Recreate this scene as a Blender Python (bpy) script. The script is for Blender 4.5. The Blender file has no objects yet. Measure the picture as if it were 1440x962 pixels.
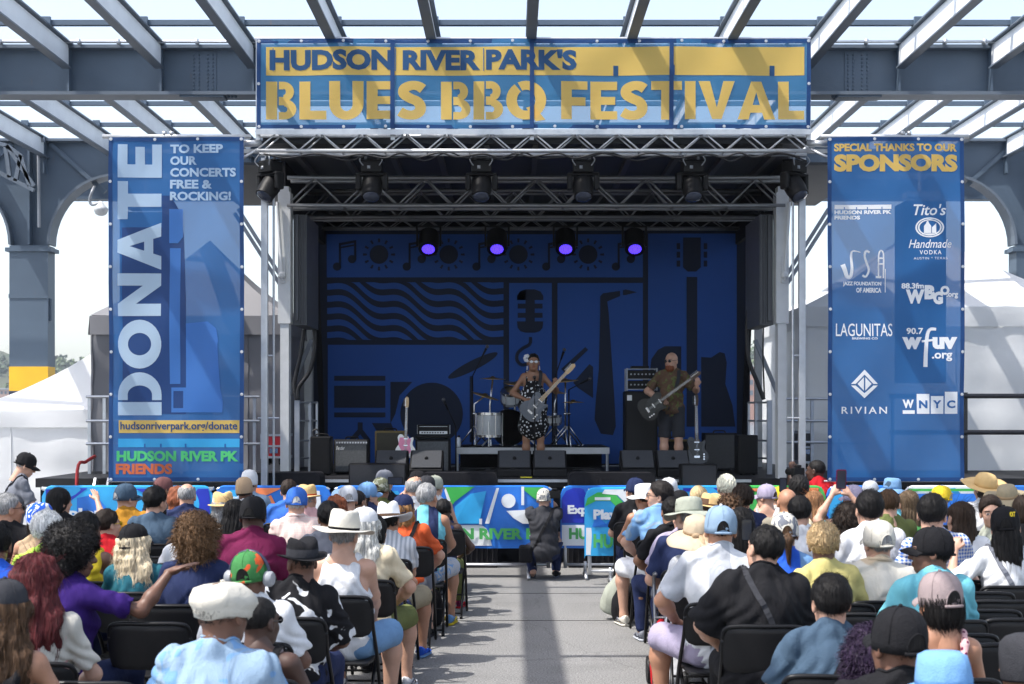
import bpy, bmesh, math, random
import numpy as np
from mathutils import Vector, Matrix, Euler
R = math.radians
SC = bpy.context.scene
COL = SC.collection
# ------------------------------------------------------------------ camera, sky, sun, exposure
CAMZ = 2.0
cam = bpy.data.objects.new('camera', bpy.data.cameras.new('camera'))
COL.objects.link(cam); SC.camera = cam
cam.location = (0, 0, CAMZ); cam.rotation_euler = (R(90), 0, 0)
cam.data.sensor_width = 36; cam.data.lens = 50
cam.data.shift_y = 99/1440
cam.data.clip_start = 0.1; cam.data.clip_end = 6000
cam.data.dof.use_dof = True; cam.data.dof.focus_distance = 15.5; cam.data.dof.aperture_fstop = 5.6
SUN = Vector((-0.551, -0.23, 1.0)).normalized()
SUN_EL = math.asin(SUN.z); SUN_ROT = math.atan2(SUN.x, SUN.y)
w = bpy.data.worlds.new('World'); SC.world = w; w.use_nodes = True
nt = w.node_tree; nt.nodes.clear()
sky = nt.nodes.new('ShaderNodeTexSky'); sky.sky_type = 'NISHITA'; sky.sun_disc = False
sky.sun_elevation = SUN_EL; sky.sun_rotation = SUN_ROT
sky.air_density = 1.0; sky.dust_density = 2.4; sky.ozone_density = 1.0
bg = nt.nodes.new('ShaderNodeBackground'); bg.inputs[1].default_value = 0.15
wo = nt.nodes.new('ShaderNodeOutputWorld')
hs = nt.nodes.new('ShaderNodeHueSaturation'); hs.inputs['Saturation'].default_value = .72
nt.links.new(sky.outputs[0], hs.inputs['Color']); nt.links.new(hs.outputs[0], bg.inputs[0]); nt.links.new(bg.outputs[0], wo.inputs[0])
sl = bpy.data.lights.new('sun', 'SUN'); sl.energy = 2.75; sl.angle = R(0.5); sl.color = (1, .955, .9)
so = bpy.data.objects.new('sun', sl); COL.objects.link(so)
so.rotation_euler = SUN.to_track_quat('Z', 'Y').to_euler()
SC.view_settings.view_transform = 'Standard'; SC.view_settings.look = 'None'
SC.view_settings.exposure = 1.2; SC.view_settings.gamma = 1
SC.render.engine = 'CYCLES'
SC.cycles.use_denoising = True
SC.cycles.max_bounces = 8; SC.cycles.transparent_max_bounces = 12
SC.cycles.caustics_reflective = False; SC.cycles.caustics_refractive = False
rnd = random.Random(7)
def at(px, py, Y):
    return Vector(((px-720)*Y/2000, Y, CAMZ-(py-580)*Y/2000))
def pX(px, Y): return (px-720)*Y/2000
def pZ(py, Y): return CAMZ-(py-580)*Y/2000
# ------------------------------------------------------------------ materials
def srgb(r, g, b):
    f = lambda c: (c/12.92 if c <= .04045 else ((c+.055)/1.055)**2.4)
    return (f(r/255), f(g/255), f(b/255))
MATS = {}
def mat(name, col, rough=.6, metal=0, var=.12, scale=6, bump=0, bscale=40, emit=None, kind=None, col2=None, coat=0, pscale=20, rot=0, tr=0):
    if name in MATS: return MATS[name]
    m = bpy.data.materials.new(name); m.use_nodes = True; MATS[name] = m
    n = m.node_tree.nodes; l = m.node_tree.links; p = n['Principled BSDF']
    p.inputs['Roughness'].default_value = rough; p.inputs['Metallic'].default_value = metal
    if coat: p.inputs['Coat Weight'].default_value = coat
    tc = n.new('ShaderNodeTexCoord')
    no = n.new('ShaderNodeTexNoise'); no.inputs['Scale'].default_value = scale; no.inputs['Detail'].default_value = 5
    l.new(tc.outputs['Object'], no.inputs['Vector'])
    mx = n.new('ShaderNodeMix'); mx.data_type = 'RGBA'
    c = (*col, 1)
    mx.inputs[6].default_value = (*[max(0, x*(1-var*1.6)) for x in col], 1)
    mx.inputs[7].default_value = (*[min(1, x*(1+var*1.6)) for x in col], 1)
    l.new(no.outputs['Fac'], mx.inputs[0]); out = mx.outputs[2]
    if kind:
        c2 = (*(col2 or (.8, .8, .8)), 1)
        mp = n.new('ShaderNodeMapping'); l.new(tc.outputs['Object'], mp.inputs[0])
        mp.inputs['Rotation'].default_value = (0, rot, 0)
        m2 = n.new('ShaderNodeMix'); m2.data_type = 'RGBA'
        rp = n.new('ShaderNodeValToRGB'); rp.color_ramp.interpolation = 'LINEAR'
        e = rp.color_ramp.elements
        if kind == 'blotch':
            t = n.new('ShaderNodeTexNoise'); t.inputs['Scale'].default_value = pscale; t.inputs['Detail'].default_value = 1.5
            t.inputs['Distortion'].default_value = 1.2
            e[0].position = .555; e[1].position = .575; fac = t.outputs['Fac']
        elif kind == 'dots':
            t = n.new('ShaderNodeTexVoronoi'); t.inputs['Scale'].default_value = pscale
            e[0].position = .3; e[1].position = .36; e[0].color = (1, 1, 1, 1); e[1].color = (0, 0, 0, 1); fac = t.outputs['Distance']
        elif kind in ('stripe', 'vstripe'):
            t = n.new('ShaderNodeTexWave'); t.inputs['Scale'].default_value = pscale; t.bands_direction = 'Z' if kind == 'stripe' else 'X'
            t.inputs['Distortion'].default_value = .6; t.inputs['Detail'].default_value = 0
            e[0].position = .5; e[1].position = .6; fac = t.outputs['Fac']
        elif kind == 'plaid':
            a = n.new('ShaderNodeTexWave'); a.inputs['Scale'].default_value = pscale; a.bands_direction = 'Z'
            b = n.new('ShaderNodeTexWave'); b.inputs['Scale'].default_value = pscale; b.bands_direction = 'X'
            for q in (a, b): l.new(mp.outputs[0], q.inputs['Vector'])
            t = n.new('ShaderNodeMath'); t.operation = 'ADD'; l.new(a.outputs['Fac'], t.inputs[0]); l.new(b.outputs['Fac'], t.inputs[1])
            h = n.new('ShaderNodeMath'); h.operation = 'MULTIPLY'; h.inputs[1].default_value = .5; l.new(t.outputs[0], h.inputs[0])
            e[0].position = .25; e[1].position = .85; fac = h.outputs[0]
        elif kind == 'grad':
            t = n.new('ShaderNodeSeparateXYZ'); l.new(mp.outputs[0], t.inputs[0]); fac = t.outputs['Z']
            e[0].position = .0; e[1].position = .1
        if kind in ('blotch', 'dots', 'stripe', 'vstripe'): l.new(mp.outputs[0], t.inputs['Vector'])
        l.new(fac, rp.inputs[0]); l.new(rp.outputs[0], m2.inputs[0])
        l.new(out, m2.inputs[6]); m2.inputs[7].default_value = c2; out = m2.outputs[2]
    l.new(out, p.inputs['Base Color'])
    if bump:
        b = n.new('ShaderNodeTexNoise'); b.inputs['Scale'].default_value = bscale; b.inputs['Detail'].default_value = 6
        l.new(tc.outputs['Object'], b.inputs['Vector'])
        bu = n.new('ShaderNodeBump'); bu.inputs['Strength'].default_value = bump; bu.inputs['Distance'].default_value = .02
        l.new(b.outputs['Fac'], bu.inputs['Height']); l.new(bu.outputs[0], p.inputs['Normal'])
    if emit:
        p.inputs['Emission Color'].default_value = (*emit[0], 1); p.inputs['Emission Strength'].default_value = emit[1]
    if tr:
        t = n.new('ShaderNodeBsdfTranslucent'); l.new(out, t.inputs[0])
        ms = n.new('ShaderNodeMixShader'); ms.inputs[0].default_value = tr
        l.new(p.outputs[0], ms.inputs[1]); l.new(t.outputs[0], ms.inputs[2]); l.new(ms.outputs[0], n['Material Output'].inputs[0])
    return m
def mesh_cloth(name, col, see=.3, var=.06, glow=.35):
    """perforated printed vinyl: some light passes straight through the holes"""
    if name in MATS: return MATS[name]
    m = bpy.data.materials.new(name); m.use_nodes = True; MATS[name] = m
    n = m.node_tree.nodes; l = m.node_tree.links; p = n['Principled BSDF']
    p.inputs['Roughness'].default_value = .45
    tc = n.new('ShaderNodeTexCoord'); no = n.new('ShaderNodeTexNoise'); no.inputs['Scale'].default_value = 2.5; no.inputs['Detail'].default_value = 4
    l.new(tc.outputs['Object'], no.inputs['Vector'])
    mx = n.new('ShaderNodeMix'); mx.data_type = 'RGBA'
    mx.inputs[6].default_value = (*[x*(1-var) for x in col], 1); mx.inputs[7].default_value = (*[min(1, x*(1+var)) for x in col], 1)
    l.new(no.outputs['Fac'], mx.inputs[0]); l.new(mx.outputs[2], p.inputs['Base Color'])
    t = n.new('ShaderNodeBsdfTranslucent'); l.new(mx.outputs[2], t.inputs[0])
    a = n.new('ShaderNodeMixShader'); a.inputs[0].default_value = glow; l.new(p.outputs[0], a.inputs[1]); l.new(t.outputs[0], a.inputs[2])
    tp = n.new('ShaderNodeBsdfTransparent')
    b = n.new('ShaderNodeMixShader'); b.inputs[0].default_value = see; l.new(a.outputs[0], b.inputs[1]); l.new(tp.outputs[0], b.inputs[2])
    l.new(b.outputs[0], n['Material Output'].inputs[0])
    return m
# ------------------------------------------------------------------ mesh builder
ORG = {}
def tag(o, label=None, cat=None, group=None, kind=None):
    if label: o['label'] = label
    if cat: o['category'] = cat
    if group: o['group'] = group
    if kind: o['kind'] = kind
    return o
def root(name, label, cat, loc=(0, 0, 0), group=None, rz=0):
    o = bpy.data.objects.new(name, None); COL.objects.link(o); o.location = loc; o.rotation_euler = (0, 0, rz)
    o.empty_display_size = .1
    ORG[o.name] = Vector(loc)
    return tag(o, label, cat, group)
def dup(o, parent=None, loc=None, rz=None):
    c = o.copy(); COL.objects.link(c); ORG[c.name] = ORG.get(o.name, Vector())
    if parent is not None: c.parent = parent
    if loc is not None: c.location = loc
    if rz is not None: c.rotation_euler = (0, 0, rz)
    for ch in list(o.children): dup(ch, c)
    return c
class M:
    def __init__(s): s.v = []; s.f = []; s.m = []
    def add(s, vs, fs, mi=0):
        b = len(s.v); s.v.extend(tuple(x) for x in vs)
        for f in fs: s.f.append(tuple(i+b for i in f)); s.m.append(mi)
        return s
    def box(s, x0, y0, z0, x1, y1, z1, mi=0):
        x0, x1 = min(x0, x1), max(x0, x1); y0, y1 = min(y0, y1), max(y0, y1); z0, z1 = min(z0, z1), max(z0, z1)
        vs = [(x, y, z) for x in (x0, x1) for y in (y0, y1) for z in (z0, z1)]
        return s.add(vs, [(0, 1, 3, 2), (4, 6, 7, 5), (0, 4, 5, 1), (2, 3, 7, 6), (0, 2, 6, 4), (1, 5, 7, 3)], mi)
    def bar(s, a, b, w, h, mi=0, up=(0, 0, 1)):
        a = Vector(a); b = Vector(b); d = (b-a).normalized(); u = Vector(up)
        if abs(d.dot(u)) > .99: u = Vector((0, 1, 0))
        x = d.cross(u).normalized(); z = x.cross(d).normalized()
        vs = [p+x*i*w/2+z*j*h/2 for p in (a, b) for i in (-1, 1) for j in (-1, 1)]
        return s.add(vs, [(0, 1, 3, 2), (4, 6, 7, 5), (0, 4, 5, 1), (2, 3, 7, 6), (0, 2, 6, 4), (1, 5, 7, 3)], mi)
    def tube(s, pts, r, n=8, mi=0, cap=True):
        pts = [Vector(p) for p in pts]; k = len(pts)
        rs = r if isinstance(r, (list, tuple)) else [r]*k
        prev = None; vs = []
        for i, p in enumerate(pts):
            d = (pts[min(i+1, k-1)]-pts[max(i-1, 0)]).normalized()
            if prev is None:
                u = Vector((0, 0, 1)) if abs(d.z) < .9 else Vector((1, 0, 0))
                x = d.cross(u).normalized()
            else:
                x = (prev-d*prev.dot(d)).normalized()
            prev = x; y = d.cross(x)
            for j in range(n):
                a = 2*math.pi*j/n; vs.append(p+(x*math.cos(a)+y*math.sin(a))*rs[i])
        fs = [(i*n+j, i*n+(j+1) % n, (i+1)*n+(j+1) % n, (i+1)*n+j) for i in range(k-1) for j in range(n)]
        if cap: fs += [tuple(range(n))[::-1], tuple((k-1)*n+j for j in range(n))]
        return s.add(vs, fs, mi)
    def lathe(s, prof, c=(0, 0, 0), n=24, mi=0, axis='Z', fn=None):
        vs = []; k = len(prof)
        for (r, z) in prof:
            for j in range(n):
                a = 2*math.pi*j/n; p = (r*math.cos(a), r*math.sin(a), z)
                if axis == 'Y': p = (p[0], p[2], p[1])
                if axis == 'X': p = (p[2], p[0], p[1])
                p = (p[0]+c[0], p[1]+c[1], p[2]+c[2])
                vs.append(fn(p) if fn else p)
        fs = [(i*n+j, i*n+(j+1) % n, (i+1)*n+(j+1) % n, (i+1)*n+j) for i in range(k-1) for j in range(n)]
        if prof[0][0] > 1e-5: fs.append(tuple(range(n))[::-1])
        if prof[-1][0] > 1e-5: fs.append(tuple((k-1)*n+j for j in range(n)))
        return s.add(vs, fs, mi)
    def prism(s, poly, y0, y1, mi=0):
        n = len(poly)
        vs = [(x, y0, z) for x, z in poly]+[(x, y1, z) for x, z in poly]
        fs = [tuple(range(n)), tuple(range(2*n-1, n-1, -1))]+[(i, (i+1) % n, n+(i+1) % n, n+i) for i in range(n)]
        return s.add(vs, fs, mi)
    def ball(s, c, r, n=10, mi=0, sq=(1, 1, 1)):
        k = max(4, n//2); prof = [(r*math.sin(math.pi*i/k), -r*math.cos(math.pi*i/k)) for i in range(k+1)]
        return s.lathe([(max(a, 1e-6), b) for a, b in prof], (0, 0, 0), n, mi, fn=lambda p: (p[0]*sq[0]+c[0], p[1]*sq[1]+c[1], p[2]*sq[2]+c[2]))
    def xf(s, mtx):
        s.v = [tuple(mtx @ Vector(p)) for p in s.v]; return s
    def build(s, name, mats, parent=None, smooth=False, bevel=0, label=None, cat=None, group=None, kind=None, sharp=None):
        me = bpy.data.meshes.new(name)
        o = ORG.get(parent.name, Vector()) if parent is not None else Vector()
        if o.length > 0: vs = [(p[0]-o.x, p[1]-o.y, p[2]-o.z) for p in s.v]
        else: vs = s.v
        me.from_pydata(vs, [], s.f); me.update()
        if not isinstance(mats, (list, tuple)): mats = [mats]
        for q in mats: me.materials.append(q)
        if len(mats) > 1: me.polygons.foreach_set('material_index', s.m)
        if smooth:
            me.polygons.foreach_set('use_smooth', [True]*len(s.f))
            if sharp:
                try: me.set_sharp_from_angle(angle=R(sharp))
                except Exception: pass
        ob = bpy.data.objects.new(name, me); COL.objects.link(ob)
        if parent is not None:
            ob.parent = parent; ORG[ob.name] = o
        if bevel:
            b = ob.modifiers.new('bevel', 'BEVEL'); b.width = bevel; b.segments = 2; b.limit_method = 'ANGLE'
        return tag(ob, label, cat, group, kind)
def smoothpath(pts, n=8):
    pts = [Vector(p) for p in pts]; out = []
    for i in range(len(pts)-1):
        p0 = pts[max(i-1, 0)]; p1 = pts[i]; p2 = pts[i+1]; p3 = pts[min(i+2, len(pts)-1)]
        for k in range(n):
            t = k/n
            out.append(.5*((2*p1)+(p2-p0)*t+(2*p0-5*p1+4*p2-p3)*t*t+(3*p1-p0-3*p2+p3)*t**3))
    out.append(pts[-1]); return out
def text_mesh(txt, rect, Y, mi=0, bold=.025, m=None, rot=0, shear=0, squash=True, spacing=1.0):
    """lettering fitted in a rectangle given as metres (x0, z0, x1, z1) on the plane Y; returns it inside builder m"""
    cu = bpy.data.curves.new('lettering', 'FONT'); cu.body = txt; cu.size = 1; cu.offset = bold; cu.shear = shear
    cu.resolution_u = 3; cu.space_character = spacing; cu.align_x = 'LEFT'
    ob = bpy.data.objects.new('lettering', cu)
    me = bpy.data.meshes.new_from_object(ob)
    co = np.array([v.co for v in me.vertices]); fs = [tuple(p.vertices) for p in me.polygons]
    bpy.data.objects.remove(ob); bpy.data.curves.remove(cu); bpy.data.meshes.remove(me)
    lo = co.min(0); hi = co.max(0); u = (co[:, 0]-lo[0])/max(hi[0]-lo[0], 1e-6); v = (co[:, 1]-lo[1])/max(hi[1]-lo[1], 1e-6)
    if rot == 90: u, v = 1-v, u
    x0, z0, x1, z1 = rect
    vs = [(x0+a*(x1-x0), Y, z0+b*(z1-z0)) for a, b in zip(u, v)]
    m = m or M(); m.add(vs, fs, mi); return m

# heavy stencil capitals drawn from bars and bands, in a box one unit high
def _glyph(ch):
    T = .27; P = []
    def Rr(x0, y0, x1, y1): P.append([(x0, y0), (x1, y0), (x1, y1), (x0, y1)])
    def arc(cx, cy, rx, ry, a0, a1, t, n=14, ty=None):
        ty = ty or t*.85
        for i in range(n):
            a, b = R(a0+(a1-a0)*i/n), R(a0+(a1-a0)*(i+1)/n)
            P.append([(cx+(rx-t)*math.cos(a), cy+(ry-ty)*math.sin(a)), (cx+rx*math.cos(a), cy+ry*math.sin(a)), (cx+rx*math.cos(b), cy+ry*math.sin(b)), (cx+(rx-t)*math.cos(b), cy+(ry-ty)*math.sin(b))])
    if ch == 'L': Rr(0, 0, T, 1); Rr(T, 0, .66, .23); w = .66
    elif ch == 'E': Rr(0, 0, T, 1); Rr(T, 0, .68, .22); Rr(T, .39, .63, .6); Rr(T, .78, .68, 1); w = .68
    elif ch == 'F': Rr(0, 0, T, 1); Rr(T, .36, .62, .58); Rr(T, .78, .67, 1); w = .67
    elif ch == 'T': Rr(0, .77, .78, 1); Rr(.255, 0, .525, .77); w = .78
    elif ch == 'I': Rr(0, 0, T, 1); w = T
    elif ch == 'V': P.append([(0, 1), (.29, 1), (.46, .3), (.46, 0), (.34, 0)][::-1]); P.append([(.92, 1), (.63, 1), (.46, .3), (.46, 0), (.58, 0)]); w = .92
    elif ch == 'A': P.append([(0, 0), (.28, 0), (.48, .72), (.48, 1), (.35, 1)]); P.append([(.96, 0), (.68, 0), (.48, .72), (.48, 1), (.61, 1)][::-1]); P.append([(.33, .18), (.63, .18), (.575, .385), (.385, .385)]); w = .96
    elif ch == 'U': Rr(0, .4, T, 1); Rr(.84-T, .4, .84, 1); arc(.42, .4, .42, .41, 180, 360, T); w = .84
    elif ch == 'N': Rr(0, 0, T-.02, 1); Rr(.87-T+.02, 0, .87, 1); P.append([(.25, 1), (.25, .58), (.62, 0), (.62, .42)]); w = .87
    elif ch == 'D': Rr(0, 0, T, 1); Rr(.31, .78, .42, 1); Rr(.31, 0, .42, .22); arc(.42, .5, .46, .5, -90, 90, T, 16, .22); w = .88
    elif ch == 'O': arc(.5, .5, .5, .51, 0, 360, T, 30, .235); w = 1.0
    elif ch == 'Q': arc(.5, .5, .5, .51, -235, 115, T, 28, .235); P.append([(.5, .3), (.68, .36), (.98, -.02), (.74, -.06)][::-1]); w = 1.0
    elif ch == 'B':
        Rr(0, 0, T, 1); Rr(.31, .8, .42, 1); Rr(.31, .47, .42, .6); arc(.42, .735, .26, .265, -90, 90, .2, 12, .185)
        Rr(.31, 0, .44, .2); Rr(.31, .38, .44, .47); arc(.44, .27, .3, .27, -90, 90, .22, 12, .19); w = .74
    elif ch == 'S':
        q = smoothpath([(.62, .8, 0), (.5, .875, 0), (.33, .885, 0), (.17, .8, 0), (.16, .66, 0), (.3, .555, 0), (.47, .475, 0), (.555, .35, 0), (.53, .2, 0), (.39, .115, 0), (.2, .125, 0), (.06, .2, 0)], 5); n = len(q); L = []
        for i in range(n):
            d = (q[min(i+1, n-1)]-q[max(i-1, 0)]).normalized(); nn = Vector((-d.y, d.x, 0)); h = .118+.015*abs(d.y); L.append((q[i]+nn*h, q[i]-nn*h))
        for i in range(n-1): P.append([(L[i][0].x, L[i][0].y), (L[i][1].x, L[i][1].y), (L[i+1][1].x, L[i+1][1].y), (L[i+1][0].x, L[i+1][0].y)])
        w = .71
    else: w = .32
    return P, w
def stencil(txt, rect, m=None, rot=0, gap=.075, mi=0):
    """fills rect=(x0, z0, x1, z1) metres with heavy capitals"""
    m = m or M(); x = 0; polys = []
    for ch in txt:
        P, w_ = _glyph(ch)
        for q in P: polys.append([(x+a, b) for a, b in q])
        x += w_+gap
    tot = x-gap; x0, z0, x1, z1 = rect; k = 0
    for q in polys:
        ar = sum(q[i][0]*q[(i+1) % len(q)][1]-q[(i+1) % len(q)][0]*q[i][1] for i in range(len(q)))
        if ar < 0: q = q[::-1]
        pts = []
        for a, b in q:
            u, v = a/tot, b
            if rot == 90: u, v = 1-b, a/tot
            pts.append((x0+u*(x1-x0), 0, z0+v*(z1-z0)))
        m.add(pts, [tuple(range(len(pts)))], mi)
    return m
# ------------------------------------------------------------------ setting
steel = mat('steel_paint', (.08, .115, .16), .5, 0, .14, 1.5, .08, 60)
steel_lt = mat('steel_flange', (.12, .15, .19), .5, 0, .14, 2.0)  # lighter than the girder paint: the light flanges catch is put into the colour
steel_web = mat('steel_web', (.8, .83, .86), .5, 0, .12, 2.0)  # very pale, so the sky light on the rafter webs is painted in
galv = mat('aluminium', (.55, .57, .6), .38, .7, .12, 12)
galv_w = mat('white_metal', (.62, .63, .63), .45, .1, .08, 8)
galv_d = mat('grey_metal', (.3, .32, .35), .5, .4, .15, 8)
black = mat('black_plastic', (.007, .007, .008), .5, 0, .2, 10, .05)
blackcloth = mat('black_cloth', (.012, .012, .015), .9, 0, .25, 4, .3, 12)
deckm = mat('deck_black', (.02, .02, .022), .6, 0, .3, 3)
asphalt = mat('asphalt', (.23, .228, .225), .9, 0, .1, 1.2, .35, 90)
# ground with stains, cracks and aggregate
def asphalt_nodes(m):
    n = m.node_tree.nodes; l = m.node_tree.links; p = n['Principled BSDF']
    src = p.inputs['Base Color'].links[0].from_socket
    tc = n.new('ShaderNodeTexCoord')
    a = n.new('ShaderNodeTexNoise'); a.inputs['Scale'].default_value = 75; a.inputs['Detail'].default_value = 3
    l.new(tc.outputs['Object'], a.inputs['Vector'])
    r = n.new('ShaderNodeValToRGB'); r.color_ramp.elements[0].position = .35; r.color_ramp.elements[1].position = .7
    r.color_ramp.elements[0].color = (.5, .5, .5, 1); r.color_ramp.elements[1].color = (1.4, 1.4, 1.38, 1)
    l.new(a.outputs['Fac'], r.inputs[0])
    mx = n.new('ShaderNodeMix'); mx.data_type = 'RGBA'; mx.blend_type = 'MULTIPLY'; mx.inputs[0].default_value = 1
    l.new(src, mx.inputs[6]); l.new(r.outputs[0], mx.inputs[7])
    b = n.new('ShaderNodeTexNoise'); b.inputs['Scale'].default_value = 1.1; b.inputs['Detail'].default_value = 9; b.inputs['Roughness'].default_value = .7
    l.new(tc.outputs['Object'], b.inputs['Vector'])
    r2 = n.new('ShaderNodeValToRGB'); r2.color_ramp.elements[0].position = .3; r2.color_ramp.elements[1].position = .5
    r2.color_ramp.elements[0].color = (.78, .78, .78, 1); r2.color_ramp.elements[1].color = (1, 1, 1, 1)
    l.new(b.outputs['Fac'], r2.inputs[0])
    m2 = n.new('ShaderNodeMix'); m2.data_type = 'RGBA'; m2.blend_type = 'MULTIPLY'; m2.inputs[0].default_value = 1
    l.new(mx.outputs[2], m2.inputs[6]); l.new(r2.outputs[0], m2.inputs[7]); l.new(m2.outputs[2], p.inputs['Base Color'])
asphalt_nodes(asphalt)
def ground_marks(m):
    n = m.node_tree.nodes; l = m.node_tree.links; p = n['Principled BSDF']; src = p.inputs['Base Color'].links[0].from_socket; tc = n.new('ShaderNodeTexCoord')
    nd = n.new('ShaderNodeTexNoise'); nd.inputs['Scale'].default_value = 1.6; nd.inputs['Detail'].default_value = 6; l.new(tc.outputs['Object'], nd.inputs['Vector'])
    mv = n.new('ShaderNodeMix'); mv.data_type = 'RGBA'; mv.blend_type = 'ADD'; mv.inputs[0].default_value = .55; l.new(tc.outputs['Object'], mv.inputs[6]); l.new(nd.outputs['Color'], mv.inputs[7])
    v = n.new('ShaderNodeTexVoronoi'); v.feature = 'DISTANCE_TO_EDGE'; v.inputs['Scale'].default_value = .42; l.new(mv.outputs[2], v.inputs['Vector'])
    r = n.new('ShaderNodeValToRGB'); r.color_ramp.elements[0].position = .0; r.color_ramp.elements[1].position = .006; r.color_ramp.elements[0].color = (.72, .72, .72, 1); l.new(v.outputs['Distance'], r.inputs[0])
    g_ = n.new('ShaderNodeTexVoronoi'); g_.inputs['Scale'].default_value = 2.6; l.new(tc.outputs['Object'], g_.inputs['Vector'])
    r2 = n.new('ShaderNodeValToRGB'); r2.color_ramp.elements[0].position = .035; r2.color_ramp.elements[1].position = .06; r2.color_ramp.elements[0].color = (.5, .5, .5, 1); l.new(g_.outputs['Distance'], r2.inputs[0])
    for q in (r, r2):
        mx = n.new('ShaderNodeMix'); mx.data_type = 'RGBA'; mx.blend_type = 'MULTIPLY'; mx.inputs[0].default_value = .8; l.new(src, mx.inputs[6]); l.new(q.outputs[0], mx.inputs[7]); src = mx.outputs[2]
    l.new(src, p.inputs['Base Color'])
ground_marks(asphalt)
# weathering of the painted steel: rust runs and chips
for q_ in (steel, steel_lt, steel_web):
    n = q_.node_tree.nodes; l = q_.node_tree.links; p = n['Principled BSDF']; src = p.inputs['Base Color'].links[0].from_socket; tc = n.new('ShaderNodeTexCoord')
    mp = n.new('ShaderNodeMapping'); mp.inputs['Scale'].default_value = (3, 3, .6); l.new(tc.outputs['Object'], mp.inputs[0])
    t = n.new('ShaderNodeTexNoise'); t.inputs['Scale'].default_value = 2.2; t.inputs['Detail'].default_value = 9; t.inputs['Roughness'].default_value = .75; l.new(mp.outputs[0], t.inputs['Vector'])
    r = n.new('ShaderNodeValToRGB'); r.color_ramp.elements[0].position = .64; r.color_ramp.elements[1].position = .74; l.new(t.outputs['Fac'], r.inputs[0])
    mx = n.new('ShaderNodeMix'); mx.data_type = 'RGBA'; l.new(r.outputs[0], mx.inputs[0]); l.new(src, mx.inputs[6]); mx.inputs[7].default_value = (.16, .11, .08, 1); l.new(mx.outputs[2], p.inputs['Base Color'])
g = M(); g.add([(-30, -12, 0), (30, -12, 0), (30, 60, 0), (-30, 60, 0), (-30, -12, -3), (30, -12, -3), (30, 60, -3), (-30, 60, -3)],
               [(0, 1, 2, 3), (4, 5, 1, 0), (5, 6, 2, 1), (6, 7, 3, 2), (7, 4, 0, 3)])
g.build('ground', asphalt, kind='structure')
seam = M()
for Y in (13.65, 15.7): seam.box(-.9, Y-.007, .002, 1.2, Y+.007, .004)
seam.build('pavement', mat('joint_sealant', (.05, .05, .05), .9), kind='structure')
wm = mat('river_water', (.1, .14, .16), .15, 0, .1, .05, .3, 1)
g = M(); g.add([(-2500, -500, -2.5), (2500, -500, -2.5), (2500, 3000, -2.5), (-2500, 3000, -2.5)], [(0, 1, 2, 3)]); g.build('water', wm, kind='structure')
# far shore: hill with a wood on it
def ridge(x): return 42+7*math.sin(x*.012+1)+4*math.sin(x*.031+.4)+3*math.sin(x*.09)
g = M(); xs = list(range(-700, 701, 14)); vs = []; fs = []
for i, x in enumerate(xs):
    for j, (y, k) in enumerate(((760, -.12), (780, .25), (840, .7), (900, .95), (1000, .6))): vs.append((x, y, ridge(x)*k))
for i in range(len(xs)-1):
    for j in range(4): fs.append((i*5+j, (i+1)*5+j, (i+1)*5+j+1, i*5+j+1))
g.add(vs, fs); g.build('hills', mat('hill_soil', (.06, .07, .04), .95, 0, .3, .05), kind='structure', smooth=True)
wood = M(); r2 = random.Random(3)
for c in range(950):
    x = r2.uniform(-560, 560); t = r2.random(); y = 775+t*120; base = ridge(x)*(.22+.73*t)
    R0 = r2.uniform(3.2, 6.5); mi = r2.randrange(3)
    for q in range(34):
        d = Vector((r2.gauss(0, 1), r2.gauss(0, 1), r2.gauss(0, 1))).normalized()*R0*r2.uniform(.6, 1.05)
        p = Vector((x, y, base+R0*.7))+Vector((d.x, d.y, d.z*.85)); sz = r2.uniform(.8, 1.7)
        a = Vector((r2.gauss(0, 1), r2.gauss(0, 1), r2.gauss(0, 1))).normalized()*sz; b = a.orthogonal().normalized()*sz
        wood.add([p-a, p+b, p+a, p-b], [(0, 1, 2, 3)], mi)
wood.build('woods', [mat('leaf_a', (.05, .085, .03), .8), mat('leaf_b', (.075, .11, .04), .8), mat('leaf_c', (.035, .06, .03), .8)], kind='stuff')
def far_block(px0, px1, py0, py1, Y, col, label, nx, nz, winc=(.08, .1, .13)):
    x0, x1, z1, z0 = pX(px0, Y), pX(px1, Y), pZ(py0, Y), pZ(py1, Y)
    r_ = root('apartment_building', label, 'building', ((x0+x1)/2, Y, z0), 'buildings on the far shore')
    m = M(); m.box(x0, Y, z0-12, x1, Y+18, z1); m.build('wall', mat('far_wall_%d' % int(px0), col, .9, 0, .1, .1), r_)
    m = M(); m.box(x0-.5, Y-.5, z1, x1+.5, Y+18.5, z1+.8); m.build('roof', mat('far_roof', (.3, .3, .3), .9), r_)
    dx = (x1-x0)/nx; dz = (z1-z0)/nz
    m = M()
    for i in range(nx):
        for j in range(nz): m.box(x0+dx*(i+.25), Y-.12, z0+dz*(j+.3), x0+dx*(i+.75), Y+.2, z0+dz*(j+.75))
    m.build('window', mat('far_glass', winc, .2), r_)
far_block(407, 446, 492, 538, 740, (.6, .6, .6), 'white apartment block with rows of windows seen left of the stage backdrop', 7, 5)
far_block(1052, 1098, 516, 560, 735, (.33, .17, .12), 'red brick building on the far shore seen right of the backdrop', 5, 3)
far_block(1094, 1124, 500, 530, 745, (.55, .53, .5), 'pale building above the brick building on the far shore', 4, 2)
far_block(-6, 22, 548, 566, 738, (.4, .25, .2), 'low brick row house on the far shore left of the steel column', 5, 2)
far_block(24, 52, 552, 568, 742, (.6, .58, .55), 'low pale row house on the far shore behind the steel column', 5, 2)
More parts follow.
